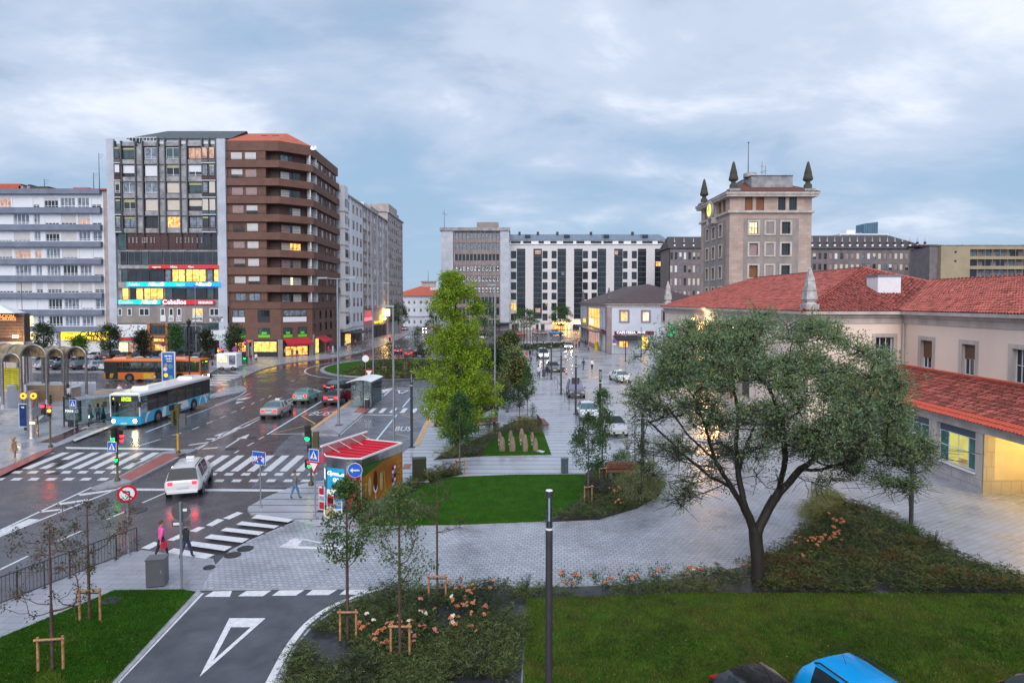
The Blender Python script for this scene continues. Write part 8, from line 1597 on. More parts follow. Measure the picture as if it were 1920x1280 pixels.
    if bag: 
        b=MB(); m=cloth('bag%.2f'%bag[0],bag); b.taper(.22*k,.34*k,-.18*k,.14*k,.50*k,.80*k,.85,m); b.tube([(.28*k,-.1*k,.8*k),(.28*k,-.02*k,.95*k),(.28*k,.06*k,.8*k)],.008,m,5); b.build('bag',t)
    return t
W_=(.70,.71,.75); BL=(.02,.022,.03); JN=(.05,.09,.17); NV=(.03,.045,.10); TAN=(.35,.24,.17)
person('woman in a pink hooded jacket carrying a red bag at the kerb',303,1044,981,35,(.80,.10,.36),BL,hair=(.12,.05,.03),shoe=(.6,.6,.62),walk=.8,bag=(.60,.02,.06),near=1)
person('man in dark jacket and jeans stepping off the kerb behind the sign pole',349,1048,981,20,BL,(.03,.06,.14),hair=(.04,.03,.02),shoe=(.03,.25,.2),walk=.9,near=1)
person('red haired woman in black and white patterned top walking by the kiosk',553,935,881,50,(.16,.155,.16),(.10,.20,.32),hair=(.17,.045,.03),walk=.8,arms='bent',near=1,z=.11)
person('person in a beige hooded coat waiting at the left crossing',27,862,819,80,(.36,.22,.15),(.42,.32,.36),hair=(.22,.08,.04),shoe=(.5,.4,.4),walk=.1,hood=2)
person('woman in floral top and jeans at the bus stop, left of three',169,793,758,20,(.45,.27,.20),(.06,.22,.30),hair=(.16,.07,.04),walk=.1,bag=(.25,.2,.1)); person('woman in grey top and maroon trousers in the middle of the bus queue',184,790,756,-40,(.40,.38,.44),(.18,.02,.06),hair=(.03,.015,.015),walk=.1,longhair=1,bag=BL); person('woman in green shirt and beige skirt beside the city bus door',194,793,759,60,(.33,.45,.38),TAN,skirt=(.40,.31,.22),hair=(.08,.03,.02),walk=.3,bag=(.02,.06,.12))
person('seated man in white shirt and dark waistcoat above the stairs',224,742,716,170,W_,NV,seated=1,walk=0,h=1.75); person('seated man in blue jacket beside the white shirted one',237,742,717,160,(.05,.12,.22),NV,seated=1,walk=0,h=1.75)
person('grey haired man in navy coat behind the city bus',279,735,707,0,NV,BL,hair=(.45,.43,.42),walk=0); person('white haired man in olive coat behind the city bus',291,735,705,0,(.10,.10,.06),BL,hair=(.6,.58,.56),walk=0)
person('dark haired woman in pale top climbing the metro steps',129,755,717,20,(.48,.46,.55),BL,hair=(.02,.012,.012),walk=.5,longhair=1)
person('man in dark jacket and teal trousers walking past the angled bench',930,792,757,180,BL,(.01,.13,.13),hair=(.05,.03,.02),walk=.5,arms='bent')
person('man in white shirt and brown trousers strolling on the promenade',1010,710,684,0,(.62,.64,.68),(.16,.09,.07),walk=.5,z=.11); person('woman in navy dress strolling beside the white shirted man',1019.5,711,688,0,NV,(.05,.12,.22),skirt=NV,walk=.4,z=.11,hair=(.15,.07,.04)); person('person in black jacket just ahead of the strolling couple',1025,704,684,10,BL,BL,walk=.5,z=.11)
person('person in bright red shirt on the far promenade',988,672,656,0,(.75,.06,.03),(.4,.2,.2),walk=.6,z=.11,shorts=1); person('person in dark top beside the red shirted one',994,671,655,10,BL,BL,walk=.5,z=.11); person('woman in grey top and leggings on the promenade',996,679,663,0,(.25,.26,.28),BL,walk=.6,z=.11)
person('jogger in white shirt and shorts on the street',1060,681,662,0,W_,(.08,.14,.18),shorts=1,walk=.8,z=.11,shoe=(.5,.1,.06)); person('man in dark clothes with a stick crossing the street',1094,693,672.5,-30,(.03,.05,.09),(.05,.10,.16),walk=.8,z=.11); person('man in white shirt and black trousers crossing the street',1110,694,672.5,-10,W_,BL,hair=(.15,.05,.03),walk=.8,z=.11)
person('person in pink shirt and jeans beside the yellow bin',1103,659,641,90,(.75,.18,.34),JN,walk=.4,z=.11); person('person in dark clothes behind the pink shirted one',1098,650,636,40,NV,NV,z=.11,walk=.3)
for x,y,c,l in ((1074,655,(.12,.06,.06),'person in maroon jacket right of the glaring headlights'),(1080,654,(.3,.18,.18),'middle person of the group before the cafe arcade'),(1086,653,(.25,.05,.07),'last person of the group before the cafe arcade')): person(l,x,y,y-16,20,c,BL,walk=.4,z=.11)
person('man in maroon jacket walking before the bakery window',470,681,662,0,(.14,.02,.04),TAN,walk=.6); person('woman in white jacket walking before the bakery window',480,681,661,0,W_,(.16,.07,.05),walk=.5,hair=(.2,.1,.07)); person('person in red jacket at the food trailer corner',443,690,667,30,(.55,.02,.04),JN,walk=.2)
for x,y,c,l,cc in ((534,669,(.45,.38,.4),BL,'person in pale top at the bakery pillar'),(548,671,(.22,.12,.10),TAN,'woman in brown jacket before the red awning'),(557,671,BL,NV,'man in black before the red awning'),(616,664,(.60,.02,.05),(.3,.05,.05),'person in red jacket right of the no entry sign'),(624,663,(.50,.52,.58),(.6,.6,.62),'man in pale blue shirt passing the cafe'),(630,660,NV,BL,'person in navy behind the pale blue shirt'),(648,656,(.72,.73,.76),NV,'person in white shirt under the dark canopy'),(660,650,(.12,.12,.14),BL,'person in grey at the canopy tables'),(666,650,(.55,.12,.16),BL,'person in pink red top at the canopy tables'),(706,628,BL,BL,'left of two dark figures at the pink lit shop'),(711,628,(.04,.05,.05),BL,'right of two dark figures at the pink lit shop')): person(cc,x,y,y-(17 if y>640 else 15),random.uniform(-60,60),c,l,walk=.4,z=.12)
person('dark figure waiting inside the island bus shelter',677,757,726,70,(.03,.03,.035),BL,walk=.1,z=.15); person('dark haired person in pale shirt passing behind the kiosk roof',634,879,830,30,(.45,.46,.5),JN,hair=(.03,.015,.02),walk=.5)
# ============================================================ PLANTS
rng=np.random.default_rng(11)
def leafm(n,c,c2=None,sc=2.2,rough=.55): 
    m=mat('leaf '+n,c,rough,color2=c2 or tuple(x*.55 for x in c),scale=sc,detail=3,spec=.35); nt=m.node_tree; b=nt.nodes['Principled BSDF']; b.inputs['Subsurface Weight'].default_value=0
    tr=nn(nt,'ShaderNodeBsdfTranslucent'); tr.inputs[0].default_value=(c[0]*1.3,c[1]*1.4,c[2]*.8,1); mx=nn(nt,'ShaderNodeMixShader'); mx.inputs[0].default_value=.22; out=nt.nodes['Material Output']
    nt.links.new(b.outputs[0],mx.inputs[1]); nt.links.new(tr.outputs[0],mx.inputs[2]); nt.links.new(mx.outputs[0],out.inputs[0]); return m
M_bark=mat('dark wet bark',(.030,.022,.018),.7,color2=(.014,.011,.010),scale=9,bump=.8,bscale=22,stretch=(1,1,.3)); M_barkr=mat('reddish bark',(.10,.055,.045),.7,var=.3,scale=8,bump=.4); M_barkg=mat('grey bark',(.13,.11,.095),.7,var=.3,scale=8,bump=.4)
def leaves(name,C,L,Wd,mats,parent=None,droop=0.0,out=None,up=.3):
    """rhombic leaves at C: random axes, midrib slightly folded"""
    n=len(C); a=rng.normal(size=(n,3)); a[:,2]+=up-droop; 
    if out is not None: a+=out
    a/=np.linalg.norm(a,axis=1)[:,None]; r=rng.normal(size=(n,3)); s=np.cross(a,r); s/=np.linalg.norm(s,axis=1)[:,None]
    l=(L*rng.uniform(.65,1.3,n))[:,None]; w=(Wd*rng.uniform(.7,1.25,n))[:,None]
    V_=np.stack([C,C+a*l*.5+s*w*.5,C+a*l,C+a*l*.5-s*w*.5],1).reshape(-1,3); F_=np.arange(n*4).reshape(-1,4); mi=rng.choice(len(mats),n,p=None)
    return rawmesh(name,V_,F_,mats,mi,parent)
def skeleton(trunk,targets,r0,rt,step=.35,wob=.05,lift=.25,n=5,rmax_branch=None,slope=.15):
    """trunk = list of local points; every target is reached by a branch that leaves the nearest wood below it"""
    P=[np.array(trunk[0],float)]; par=[-1]; tr=[0]
    for q in trunk[1:]:
        q=np.array(q,float); k=max(1,int(np.linalg.norm(q-P[-1])/step)); s=P[-1].copy()
        for i in range(1,k+1): P.append(s+(q-s)*i/k); par.append(len(P)-2); tr.append(len(P)-1)
    base=len(P); top=P[-1]; c=np.array(trunk[len(trunk)//2],float)
    T=sorted([np.array(t,float) for t in targets],key=lambda t:min(np.linalg.norm(t-p) for p in P[base//3:]))
    ends=[]
    for t in T:
        A=np.array(P); d=np.linalg.norm(A-t,axis=1); bad=(A[:,2]>t[2]-d*slope); cost=d+bad*3+(np.arange(len(P))<base*.25)*2.0; j=int(cost.argmin()); s=A[j]; L=d[j]; k=max(1,int(L/step)); pj=j
        for i in range(1,k+1):
            u=i/k; q=s+(t-s)*u+np.array([0,0,-lift*L*.35*math.sin(PI*u)])+(rng.normal(size=3)*wob if i<k else 0); P.append(q); par.append(pj); pj=len(P)-1
        ends.append(pj)
    cnt=np.ones(len(P)); 
    for i in range(len(P)-1,0,-1): cnt[par[i]]+=cnt[i]*.999 if False else cnt[i]
    nt_=cnt/ max(1,cnt[0]); R_=np.maximum(rt,r0*nt_**.52)
    if rmax_branch: R_[base:]=np.minimum(R_[base:],rmax_branch)
    for i in range(base): R_[i]=max(R_[i],r0*(1-.75*i/base))
    return P,par,R_
def wood(name,P,par,R_,m,parent,n=6,extra=None):
    Vs=[];Fs=[]; k=0; A=np.array(P); par=np.array(par); idx=np.arange(1,len(P)); a=A[par[idx]]; b=A[idx]; ra=R_[par[idx]]; rb=R_[idx]; ra=np.minimum(ra,rb*1.35)
    if extra is not None: a=np.vstack([a,extra[0]]); b=np.vstack([b,extra[1]]); ra=np.concatenate([ra,np.full(len(extra[0]),extra[2])]); rb=np.concatenate([rb,np.full(len(extra[0]),extra[2]*.5)])
    d=b-a; l=np.linalg.norm(d,axis=1)[:,None]+1e-9; d=d/l; ref=np.where(np.abs(d[:,2:3])<.9,np.array([[0,0,1.0]]),np.array([[1.0,0,0]])); s=np.cross(d,ref); s/=np.linalg.norm(s,axis=1)[:,None]; t=np.cross(d,s)
    b=b+d*rb[:,None]*.4; ang=2*PI*np.arange(n)/n; ca,sa=np.cos(ang),np.sin(ang)
    r1=a[:,None]+(s[:,None]*ca[None,:,None]+t[:,None]*sa[None,:,None])*ra[:,None,None]; r2=b[:,None]+(s[:,None]*ca[None,:,None]+t[:,None]*sa[None,:,None])*rb[:,None,None]
    V_=np.concatenate([r1,r2],1).reshape(-1,3); o=(np.arange(len(a))*2*n)[:,None]; j=np.arange(n); q=np.stack([j,(j+1)%n,n+(j+1)%n,n+j],1); F_=(o[:,:,None]+q[None]).reshape(-1,4)
    return rawmesh(name,V_,F_,[m],None,parent,True)
def profile_targets(n,z0,z1,rad,bias=.5,flat=1):
    out=[]
    for i in range(n):
        u=rng.random()**.85; z=z0+(z1-z0)*u; r=rad(u)*(bias+(1-bias)*rng.random())**.6; a=rng.random()*2*PI; k=1+.22*math.sin(a*2+u*7); out.append((math.cos(a)*r*k,math.sin(a)*r*k,z))
    return out
def mktree(name,label,px,py,ytop,wpx,z0f,prof,ncl,lpc,leaf,mats,bark=M_barkg,r0=.05,z=.16,group=None,sig=.16,up=.3,lean=0,cat='tree',slope=.15,twigs=4,bias=.4,droop=0,loc=None,H=None,Rd=None):
    p=loc or G(px,py,z); H=H or (CH+(565-ytop)/FPX*p.y-z); Rd=Rd or wpx/2/FPX*p.y; t=thing(name,label,cat,p,0,group); zt0=H*z0f
    T=profile_targets(ncl,zt0,H*.985,lambda u:Rd*prof(u),bias); T.append((lean,0,H*.99))
    P,par,R_=skeleton([(0,0,-.05),(lean*.2,0,zt0*.6),(lean*.5,0,zt0+(H-zt0)*.4),(lean,0,H*.93)],T,r0,.006,step=max(.12,H*.05),wob=H*.006,slope=slope)
    C=[];tw0=[];tw1=[]
    for q in T:
        q=np.array(q); c=q+rng.normal(size=(lpc,3))*sig*np.array([1,1,.75]); C.append(c)
        for k in range(twigs): e=q+rng.normal(size=3)*sig*1.3; tw0.append(q); tw1.append(e)
    wood('trunk',P,par,R_,bark,t,extra=(np.array(tw0),np.array(tw1),.005) if tw0 else None)
    leaves('crown',np.vstack(C),leaf[0],leaf[1],mats,t,up=up,droop=droop); return t
def stakes(px0,px1,py,ytop,label,z=.16,rz=0):
    a,b_=G(px0,py,z),G(px1,py,z); c=(a+b_)/2; w=(b_-a).length; H=(py-ytop)/FPX*c.y*1.0; t=thing('tree_stake_frame',label,'stake frame',c,R(rz),'wooden frames round young trees')
    for s in (-1,1): b=MB(); b.cyl((s*w/2,0,-.05),(s*w/2,0,H),.038,.036,M_stake,9); b.build('stake',t)
    b=MB(); b.cyl((-w/2-.07,-.05,H-.06),(w/2+.07,-.05,H-.06),.034,.034,M_stake,8); b.build('cross_bar',t); b=MB(); b.box(-w/2,w/2,.035,.045,H-.2,H-.16,M_dark); b.build('strap',t); return t
egg=lambda u:math.sin(PI*min(1,.12+u*.88))**.7; cone=lambda u:(1-u)**.75+.05; ball=lambda u:math.sqrt(max(0,1-(2*u-1)**2))*.95+.1; col=lambda u:.85*math.sin(PI*(.1+.85*u))**.5
G1=leafm('mid green',(.075,.17,.035)); G2=leafm('deep green',(.042,.105,.036)); G3=leafm('light green',(.13,.22,.04)); GY=leafm('yellow green',(.27,.41,.02)); GY2=leafm('bright green',(.16,.31,.02)); GY3=leafm('gold green',(.40,.43,.03)); GO1=leafm('olive grey',(.20,.27,.13)); GO2=leafm('sea green',(.14,.26,.16)); GO3=leafm('olive brown',(.25,.27,.08)); GD=leafm('dark olive',(.035,.045,.018)); GR=leafm('russet',(.16,.075,.03)); GJ1=leafm('juniper',(.085,.12,.038)); GJ2=leafm('juniper tip',(.15,.19,.06)); GJ3=leafm('juniper dusk',(.045,.062,.030)); GP=leafm('lavender',(.16,.14,.22)); GS=leafm('straw',(.30,.26,.13))
# --- the big spreading tree
pb=G(1421,1093,.17); YT=pb.y; BT_=thing('spreading_tree','large dark forked tree with wide feathery grey green crown','tree',pb)
def LP_(px,py,dy=0.0): q=V(px,py,YT+dy); return np.array((q.x-pb.x,q.y-pb.y,q.z-pb.z))
crown=[(1180,700),(1192,660),(1215,632),(1262,618),(1290,600),(1335,606),(1380,608),(1412,594),(1440,586),(1462,604),(1500,606),(1548,598),(1572,616),(1590,648),(1640,658),(1668,676),(1694,700),(1697,740),(1690,770),(1722,800),(1745,845),(1752,880),(1722,902),(1700,930),(1660,915),(1600,890),(1545,915),(1500,890),(1455,915),(1400,900),(1340,915),(1275,950),(1235,935),(1205,880),(1190,820),(1180,760)]
def inside(x,y,poly):
    c=False; n=len(poly)
    for i in range(n):
        x1,y1=poly[i]; x2,y2=poly[(i+1)%n]
        if (y1>y)!=(y2>y) and x<(x2-x1)*(y-y1)/(y2-y1)+x1: c=not c
    return c
T=[]; WT=[]; cxp,cyp=1465,750
while len(T)<980:
    x=rng.uniform(1175,1760); y=rng.uniform(586,955)
    if not inside(x,y,crown): continue
    # lobes: keep uneven, sparser low down
    nz=noise.noise(Vector((x/44,y/36,7.3))); low=max(0,(y-790)/170)
    if nz< -.13+low*.22+(.07 if x<1440 and y>700 else 0): continue
    e=((x-cxp)/300)**2+((y-cyp)/190)**2; th=4.4*math.sqrt(max(.04,1-e)); dy=rng.uniform(-1,1)*th
    if y>850 and 1300<x<1500 and rng.random()<.8: continue
    s=(YT+dy)/YT; T.append(LP_(x,y,dy)); WT.append(1.05 if y<740 or x>1540 else (.45 if x<1450 else .75))
limbs=[[(1421,1093,0),(1420,1050,0),(1416,1002,0)],[(1416,1002,0),(1398,955,-.2),(1372,915,-.6),(1340,862,-1.1),(1322,800,-1.6),(1300,740,-2.0)],[(1396,950,-.1),(1384,890,.3),(1380,830,.8),(1385,770,1.0),(1372,700,1.4)],[(1418,1002,0),(1440,955,.3),(1462,915,.2),(1472,860,-.5),(1468,790,-1.2),(1440,720,-1.6)],[(1452,932,.3),(1500,880,.8),(1548,845,1.2),(1590,800,1.0),(1630,745,.6)],[(1500,880,.8),(1540,880,-.6),(1600,862,-1.8),(1660,850,-2.2)],[(1372,915,-.6),(1330,893,.4),(1280,850,1.2),(1228,800,1.8)],[(1340,862,-1.1),(1295,820,-2.2),(1250,760,-2.8)],[(1384,890,.3),(1400,830,2.0),(1430,770,2.8)]]
P=[];par=[]
for l in limbs:
    q=[LP_(*a) for a in l]
    if not P: P=[q[0]]; par=[-1]; j=0
    else: j=int(np.linalg.norm(np.array(P)-q[0],axis=1).argmin())
    for c in q[1:]:
        s=P[j].copy(); k=max(1,int(np.linalg.norm(c-s)/.3))
        for i in range(1,k+1): P.append(s+(c-s)*i/k+rng.normal(size=3)*.012); par.append(j); j=len(P)-1
nb=len(P); fk=P[8] if len(P)>8 else P[-1]
T2=sorted(range(len(T)),key=lambda i:min(np.linalg.norm(T[i]-p) for p in P[nb//4:nb:3]))
for i in T2:
    t=T[i]; A=np.array(P); d=np.linalg.norm(A-t,axis=1); cost=d+(A[:,2]>t[2]+.25*d)*2.5; cost[:12]+=5; j=int(cost.argmin()); s=A[j]; L=d[j]; k=max(1,int(L/.26))
    for q in range(1,k+1): u=q/k; P.append(s+(t-s)*u+np.array([0,0,-.10*L*math.sin(PI*u)])+(rng.normal(size=3)*.03 if q<k else 0)); par.append(j if q==1 else len(P)-2)
cnt=np.ones(len(P))
for i in range(len(P)-1,0,-1): cnt[par[i]]+=cnt[i]
R_=np.maximum(.0075,.245*(cnt/cnt[0])**.56); 
tw0=[];tw1=[];C=[]
for t,w in zip(T,WT):
    nlf=int(112*w*rng.uniform(.5,1.5)); 
    for k in range(7):
        e=t+rng.normal(size=3)*np.array([.26,.26,.17])+np.array([0,0,.06]); tw0.append(t+rng.normal(size=3)*.04); tw1.append(e); C.append(e+rng.normal(size=(max(2,nlf//7),3))*.10)
# bare hanging twigs low in the crown
for k in range(2600):
    i=int(rng.integers(nb,len(P))); a=P[i]
    if a[2]<6.2: e=a+np.array([rng.normal()*.6,rng.normal()*.6,rng.uniform(-.6,.15)]); m_=(a+e)/2+rng.normal(size=3)*.05; tw0+=[a,m_]; tw1+=[m_,e]
wood('trunk',P,par,R_,M_bark,BT_,n=7,extra=(np.array(tw0),np.array(tw1),.011))
leaves('crown',np.vstack(C),.12,.040,[GO1,GO2,GO1,GO3,GO1,GO2],BT_,up=.5)
# --- the bright green tree
pc=G(857,840,.16); Yc=pc.y; GT=thing('bright_green_tree','tall bright yellow green tree with layered crown in the middle','tree',pc); kc=Yc/FPX
wr=[(515,16),(545,30),(565,42),(590,40),(620,48),(650,50),(680,56),(710,62),(740,72),(770,74),(795,52),(812,30)]
T=[]
while len(T)<460:
    y=rng.uniform(517,815); 
    w_=np.interp(y,[a for a,_ in wr],[b for _,b in wr])*kc; 
    w_*=1.0+.15*math.sin(y*.21)+.06*math.sin(y*.55)
    a=rng.random()*2*PI; r=w_*math.sqrt(rng.uniform(.12,1)); zz=CH+(565-y)/FPX*Yc-.16
    if noise.noise(Vector((math.cos(a)*r*.9,math.sin(a)*r*.9,zz*.75)))<-.16: continue
    T.append((math.cos(a)*r+ (0 if y>560 else -.1),math.sin(a)*r,zz))
Ht=CH+(565-517)/FPX*Yc-.16
P,par,R_=skeleton([(0,0,-.1),(.02,0,3),(-.05,0,7),(-.1,0,Ht)],T,.20,.012,step=.45,wob=.05,slope=-.05)
C=[]
for q in T:
    q=np.array(q)
    for k in range(4): e=q+rng.normal(size=3)*np.array([.26,.26,.20]); C.append(e+rng.normal(size=(26,3))*np.array([.15,.15,.11]))
wood('trunk',P,par,R_,M_bark,GT); leaves('crown',np.vstack(C),.15,.085,[GY,GY2,GY2,GY,GY3],GT,up=-.1)
# --- young staked trees
yt=lambda *a,**k: mktree('young_tree',*a,**k)
yt('sparse young tree nearest the bottom left corner',99,1256,985,190,.42,ball,34,22,(.08,.045),[GD,GR,G2],bark=M_barkr,r0=.045,sig=.10,bias=.5,twigs=8); stakes(74,117,1256,1190,'wooden frame round the sparse sapling at the bottom left',rz=8)
yt('sparse young tree before the railing by the lawn',168,1162,943,190,.45,ball,40,22,(.08,.045),[GD,GR,G2],bark=M_barkr,r0=.045,sig=.10,bias=.5,twigs=8); stakes(150,188,1163,1100,'wooden frame round the sapling beside the square grate',rz=0)
yt('leafy young tree left of the rose bed',652,1196,905,88,.50,egg,64,44,(.10,.06),[G1,G2,G2,G1,G3],bark=M_barkr,r0=.05,sig=.13); stakes(638,668,1200,1140,'wooden frame left in the rose bed')
yt('leafy young tree right of the rose bed',750,1236,915,120,.42,egg,66,34,(.085,.05),[G1,G2,G3],bark=M_barkr,r0=.05,sig=.14); stakes(733,768,1234,1166,'wooden frame among the orange roses')
yt('thin bare young tree between the roses and the paved lane',820,1128,905,100,.55,ball,26,10,(.06,.03),[GD,G2],bark=M_barkr,r0=.04,sig=.08,twigs=7); stakes(804,836,1128,1074,'wooden frame at the edge of the paved lane')
yt('dark columnar young tree before the bright green tree',862,888,738,56,.36,egg,80,64,(.12,.075),[G2,G2,G1],r0=.05,sig=.15); stakes(854,871,888,860,'wooden frame on the striped paving edge')
yt('leafy sapling by the central lawn, left of two',1103,941,778,62,.36,egg,60,48,(.11,.07),[G1,G2,G2],bark=M_barkg,r0=.045,sig=.15); stakes(1095,1111,943,909,'wooden frame at the right end of the central lawn',rz=25)
yt('taller dark sapling behind the two saplings lawn',1129,896,730,36,.34,col,56,46,(.11,.07),[G2,G1],r0=.045,sig=.15); stakes(1123,1138,896,875,'wooden frame in the lavender behind the lawn',rz=25)
yt('slender dark sapling on the promenade edge',989,776,689,26,.35,egg,48,44,(.13,.08),[G2,G1],r0=.04,sig=.17); yt('small round headed sapling before the bench',974,801,723,32,.5,ball,32,44,(.13,.08),[GD,G2],r0=.04,sig=.17); stakes(970,977,801,778,'pale wooden frame in the shrub bed behind the stones')
yt('thin grey sapling left of the big crown',1190,858,748,44,.4,ball,20,10,(.08,.04),[GD,GO1],r0=.03,sig=.14,twigs=6)
yt('small bush like sapling beside the angled bench',917,808,782,16,.2,egg,16,24,(.10,.05),[G2,GD],r0=.03,sig=.15); yt('small sapling beside the weathered bench',999,790,758,14,.2,cone,14,22,(.1,.05),[G2,GO1],r0=.03,sig=.14)
for x,y,yt0,w_,lab,m,dn in ((679,695,636,42,'bare branched tree left on the roundabout',[GD,GR],12),(719,700,655,34,'small twiggy tree in the middle of the roundabout',[GD,GR],10),(760,702,640,44,'wide twiggy tree right on the roundabout',[GD,GR],14),(783,680,614,20,'dark slender tree behind the roundabout',[G2],34),(806,690,628,30,'olive tree at the right of the roundabout',[GD,G2],30),(733,672,640,16,'thin tree behind the roundabout near the light poles',[GD],10)):
    mktree('small_tree',lab,x,y,yt0,w_,.35,egg if dn>20 else ball,26,dn*2,(.17,.09),m,r0=.05,sig=.3,twigs=9,z=.17)
for a,c,y0,y1 in ((717,724,701,687),(758,763,698,680),(786,790,698,686)): stakes(a,c,y0,y1,'pale wooden frame on the roundabout, %s'%{717:'left',758:'middle',786:'right'}[a],z=.17)
# --- street trees
for x,y,yt0,w_,lab,m in ((83,678,608,40,'dark round street tree before the lit shop',[GD,G2]),(207,680,612,36,'dark street tree hiding the right end of the yellow sign',[GD,G2]),(268,676,622,30,'small dark tree before the poster wall',[GD]),(329,676,611,30,'green street tree before the dark glass shopfront',[G2,G1]),(389,676,621,24,'thin dark tree before the white lab sign',[GD]),(440,680,611,34,'dark round tree at the corner of the brown tower',[GD,G2]),(150,676,635,24,'small lit bush tree under the yellow sign',[G1,G3])):
    mktree('street_tree',lab,x,y,yt0,w_*.8,.34,ball,46,50,(.30,.17),m,bark=M_bark,r0=.12,sig=.4,z=.12,group='street trees before the shops')
for x,y,yt0,w_,lab,m,zf in ((748,625,571,34,'clipped dark tree at the end of the terrace',[G2],.35),(818,628,577,34,'dark tree before the right of the white house',[GD,G2],.1),(908,650,561,52,'dark green tree right of the bright one',[G2,G1],.2),(983,640,581,48,'bright round tree left before the striped block',[G1,G2],.45),(1051,636,573,42,'round green tree before the neon entrance',[G1,G2],.42),(945,690,632,36,'olive brown tree in the promenade hedge',[GD,GO3],.12),(962,718,655,28,'olive twiggy tree at the promenade edge',[GO3,G2,GO1],.2),(930,700,650,34,'dark shrub tree behind the bright tree',[G2,GD],.05),(905,690,650,44,'low dark tree between bright tree and hedge',[GD,G2],.05),(958,690,624,30,'tall olive tree near the far promenade',[GD,G2,GO3],.1),(972,745,672,22,'thin dusky tree on the promenade edge',[GO3,GD],.3)):
    mktree('park_tree',lab,x,y,yt0,w_,zf,ball,64,64,(.27,.16),m,bark=M_bark,r0=.10,sig=.38,z=.12)
for i,(x,y,yt0,w_) in enumerate(((893,745,690,40),(925,748,700,34),(950,735,700,26),(880,700,655,36),(898,770,735,26),(945,765,738,26))): mktree('shrub','%s rounded shrub in the hedge behind the bright tree'%['large dark','broad olive','small russet','distant dark','low green','little dark'][i],x,y,yt0,w_,.02,ball,34,44,(.16,.08),[[G2,GD],[GO3,GD],[GO3,G2],[GD],[G1,G2],[GD,G2]][i],r0=.05,sig=.3,cat='shrub')
for k,x in enumerate((965,971,977,982,988,994)): # palms / pole like trunks in the round bed
    p=G(x,654,.2); b=MB(); b.cyl((0,0,0),(0,0,7.2),.12,.10,M_barkg,7); t=thing('slim_trunk','slim pale tree trunk %s in the round bed'%['first','second','third','fourth','fifth','sixth'][k],'tree trunk',p,0,'slim trunks in the round bed'); b.build('trunk',t)
# --- planting: juniper, roses, grasses
def poly_w(px,z): return [tuple(G(x,y,z)[:2]) for x,y in px]
def sample(px,n,z,noise_thr=None,sc=.5):
    xs=[p[0] for p in px]; ys=[p[1] for p in px]; out=[]
    x0,x1,y0,y1=max(-20,min(xs)),min(1940,max(xs)),min(ys),min(1330,max(ys))
    X=rng.uniform(x0,x1,n*4); Y=rng.uniform(y0,y1,n*4)
    for x,y in zip(X,Y):
        if not inside(x,y,px): continue
        q=G(x,y,z)
        if noise_thr is not None and noise.noise(Vector((q.x*sc,q.y*sc,1.7)))<noise_thr: continue
        out.append(q[:]); 
        if len(out)>=n: break
    return np.array(out)
def juniper(name,px,n,label,mats=(GJ1,GJ2,GJ3),thr=-.25,ln_=.34,h=.22,leafs=9,kind='stuff',w=.022,ll=.085):
    B=sample(px,n,.17,thr); n=len(B); 
    if n==0: return
    az=rng.uniform(0,2*PI,n)*1.0; el=rng.uniform(.15,.9,n); L=ln_*rng.uniform(.5,1.4,n); B[:,2]+=rng.uniform(-.02,h,n)*1.0
    hn=np.array([noise.noise(Vector((b[0]*.6,b[1]*.6,5.1))) for b in B]); B[:,2]+=np.clip(hn,-.1,.6)*.35
    D=np.stack([np.cos(az)*np.cos(el),np.sin(az)*np.cos(el),np.sin(el)*.8],1); Cs=[];Os=[];mi=[]
    for k in range(leafs):
        u=(k+.5)/leafs; c=B+D*(L*u)[:,None]; c[:,2]-=.16*L*u*u*2; Cs.append(c); s=np.cross(D,[0,0,1.0]); Os.append(D*2.2+s*(1.7 if k%2 else -1.7))
    C=np.vstack(Cs); O=np.vstack(Os); m=len(C); a=O+rng.normal(size=(m,3))*.5; a/=np.linalg.norm(a,axis=1)[:,None]; s=np.cross(a,rng.normal(size=(m,3))); s/=np.linalg.norm(s,axis=1)[:,None]; l=(ll*rng.uniform(.7,1.3,m))[:,None]; ww=(w*rng.uniform(.7,1.3,m))[:,None]
    V_=np.stack([C,C+a*l*.5+s*ww*.5,C+a*l,C+a*l*.5-s*ww*.5],1).reshape(-1,3); cl=np.clip(((hn+.5)*len(mats)*.9+rng.normal(size=n)*.7).astype(int),0,len(mats)-1); o=rawmesh(name,V_,np.arange(m*4).reshape(-1,4),list(mats),np.tile(cl,leafs)); tag(o,label,'ground cover',kind=kind)
juniper('juniper_cover',BEDS[3][0],21000,'dark feathery juniper covering the bottom and right beds',thr=-.27)
juniper('juniper_cover',[(1420,1055),(1480,1020),(1515,985),(1540,945),(1562,935),(1625,947),(1700,986),(1800,1044),(1925,1092),(1925,1110),(1430,1108)],9000,'denser juniper on the right hand mound',mats=(GJ1,GJ3,GJ2,GR,GJ1),thr=-.45,h=.34)
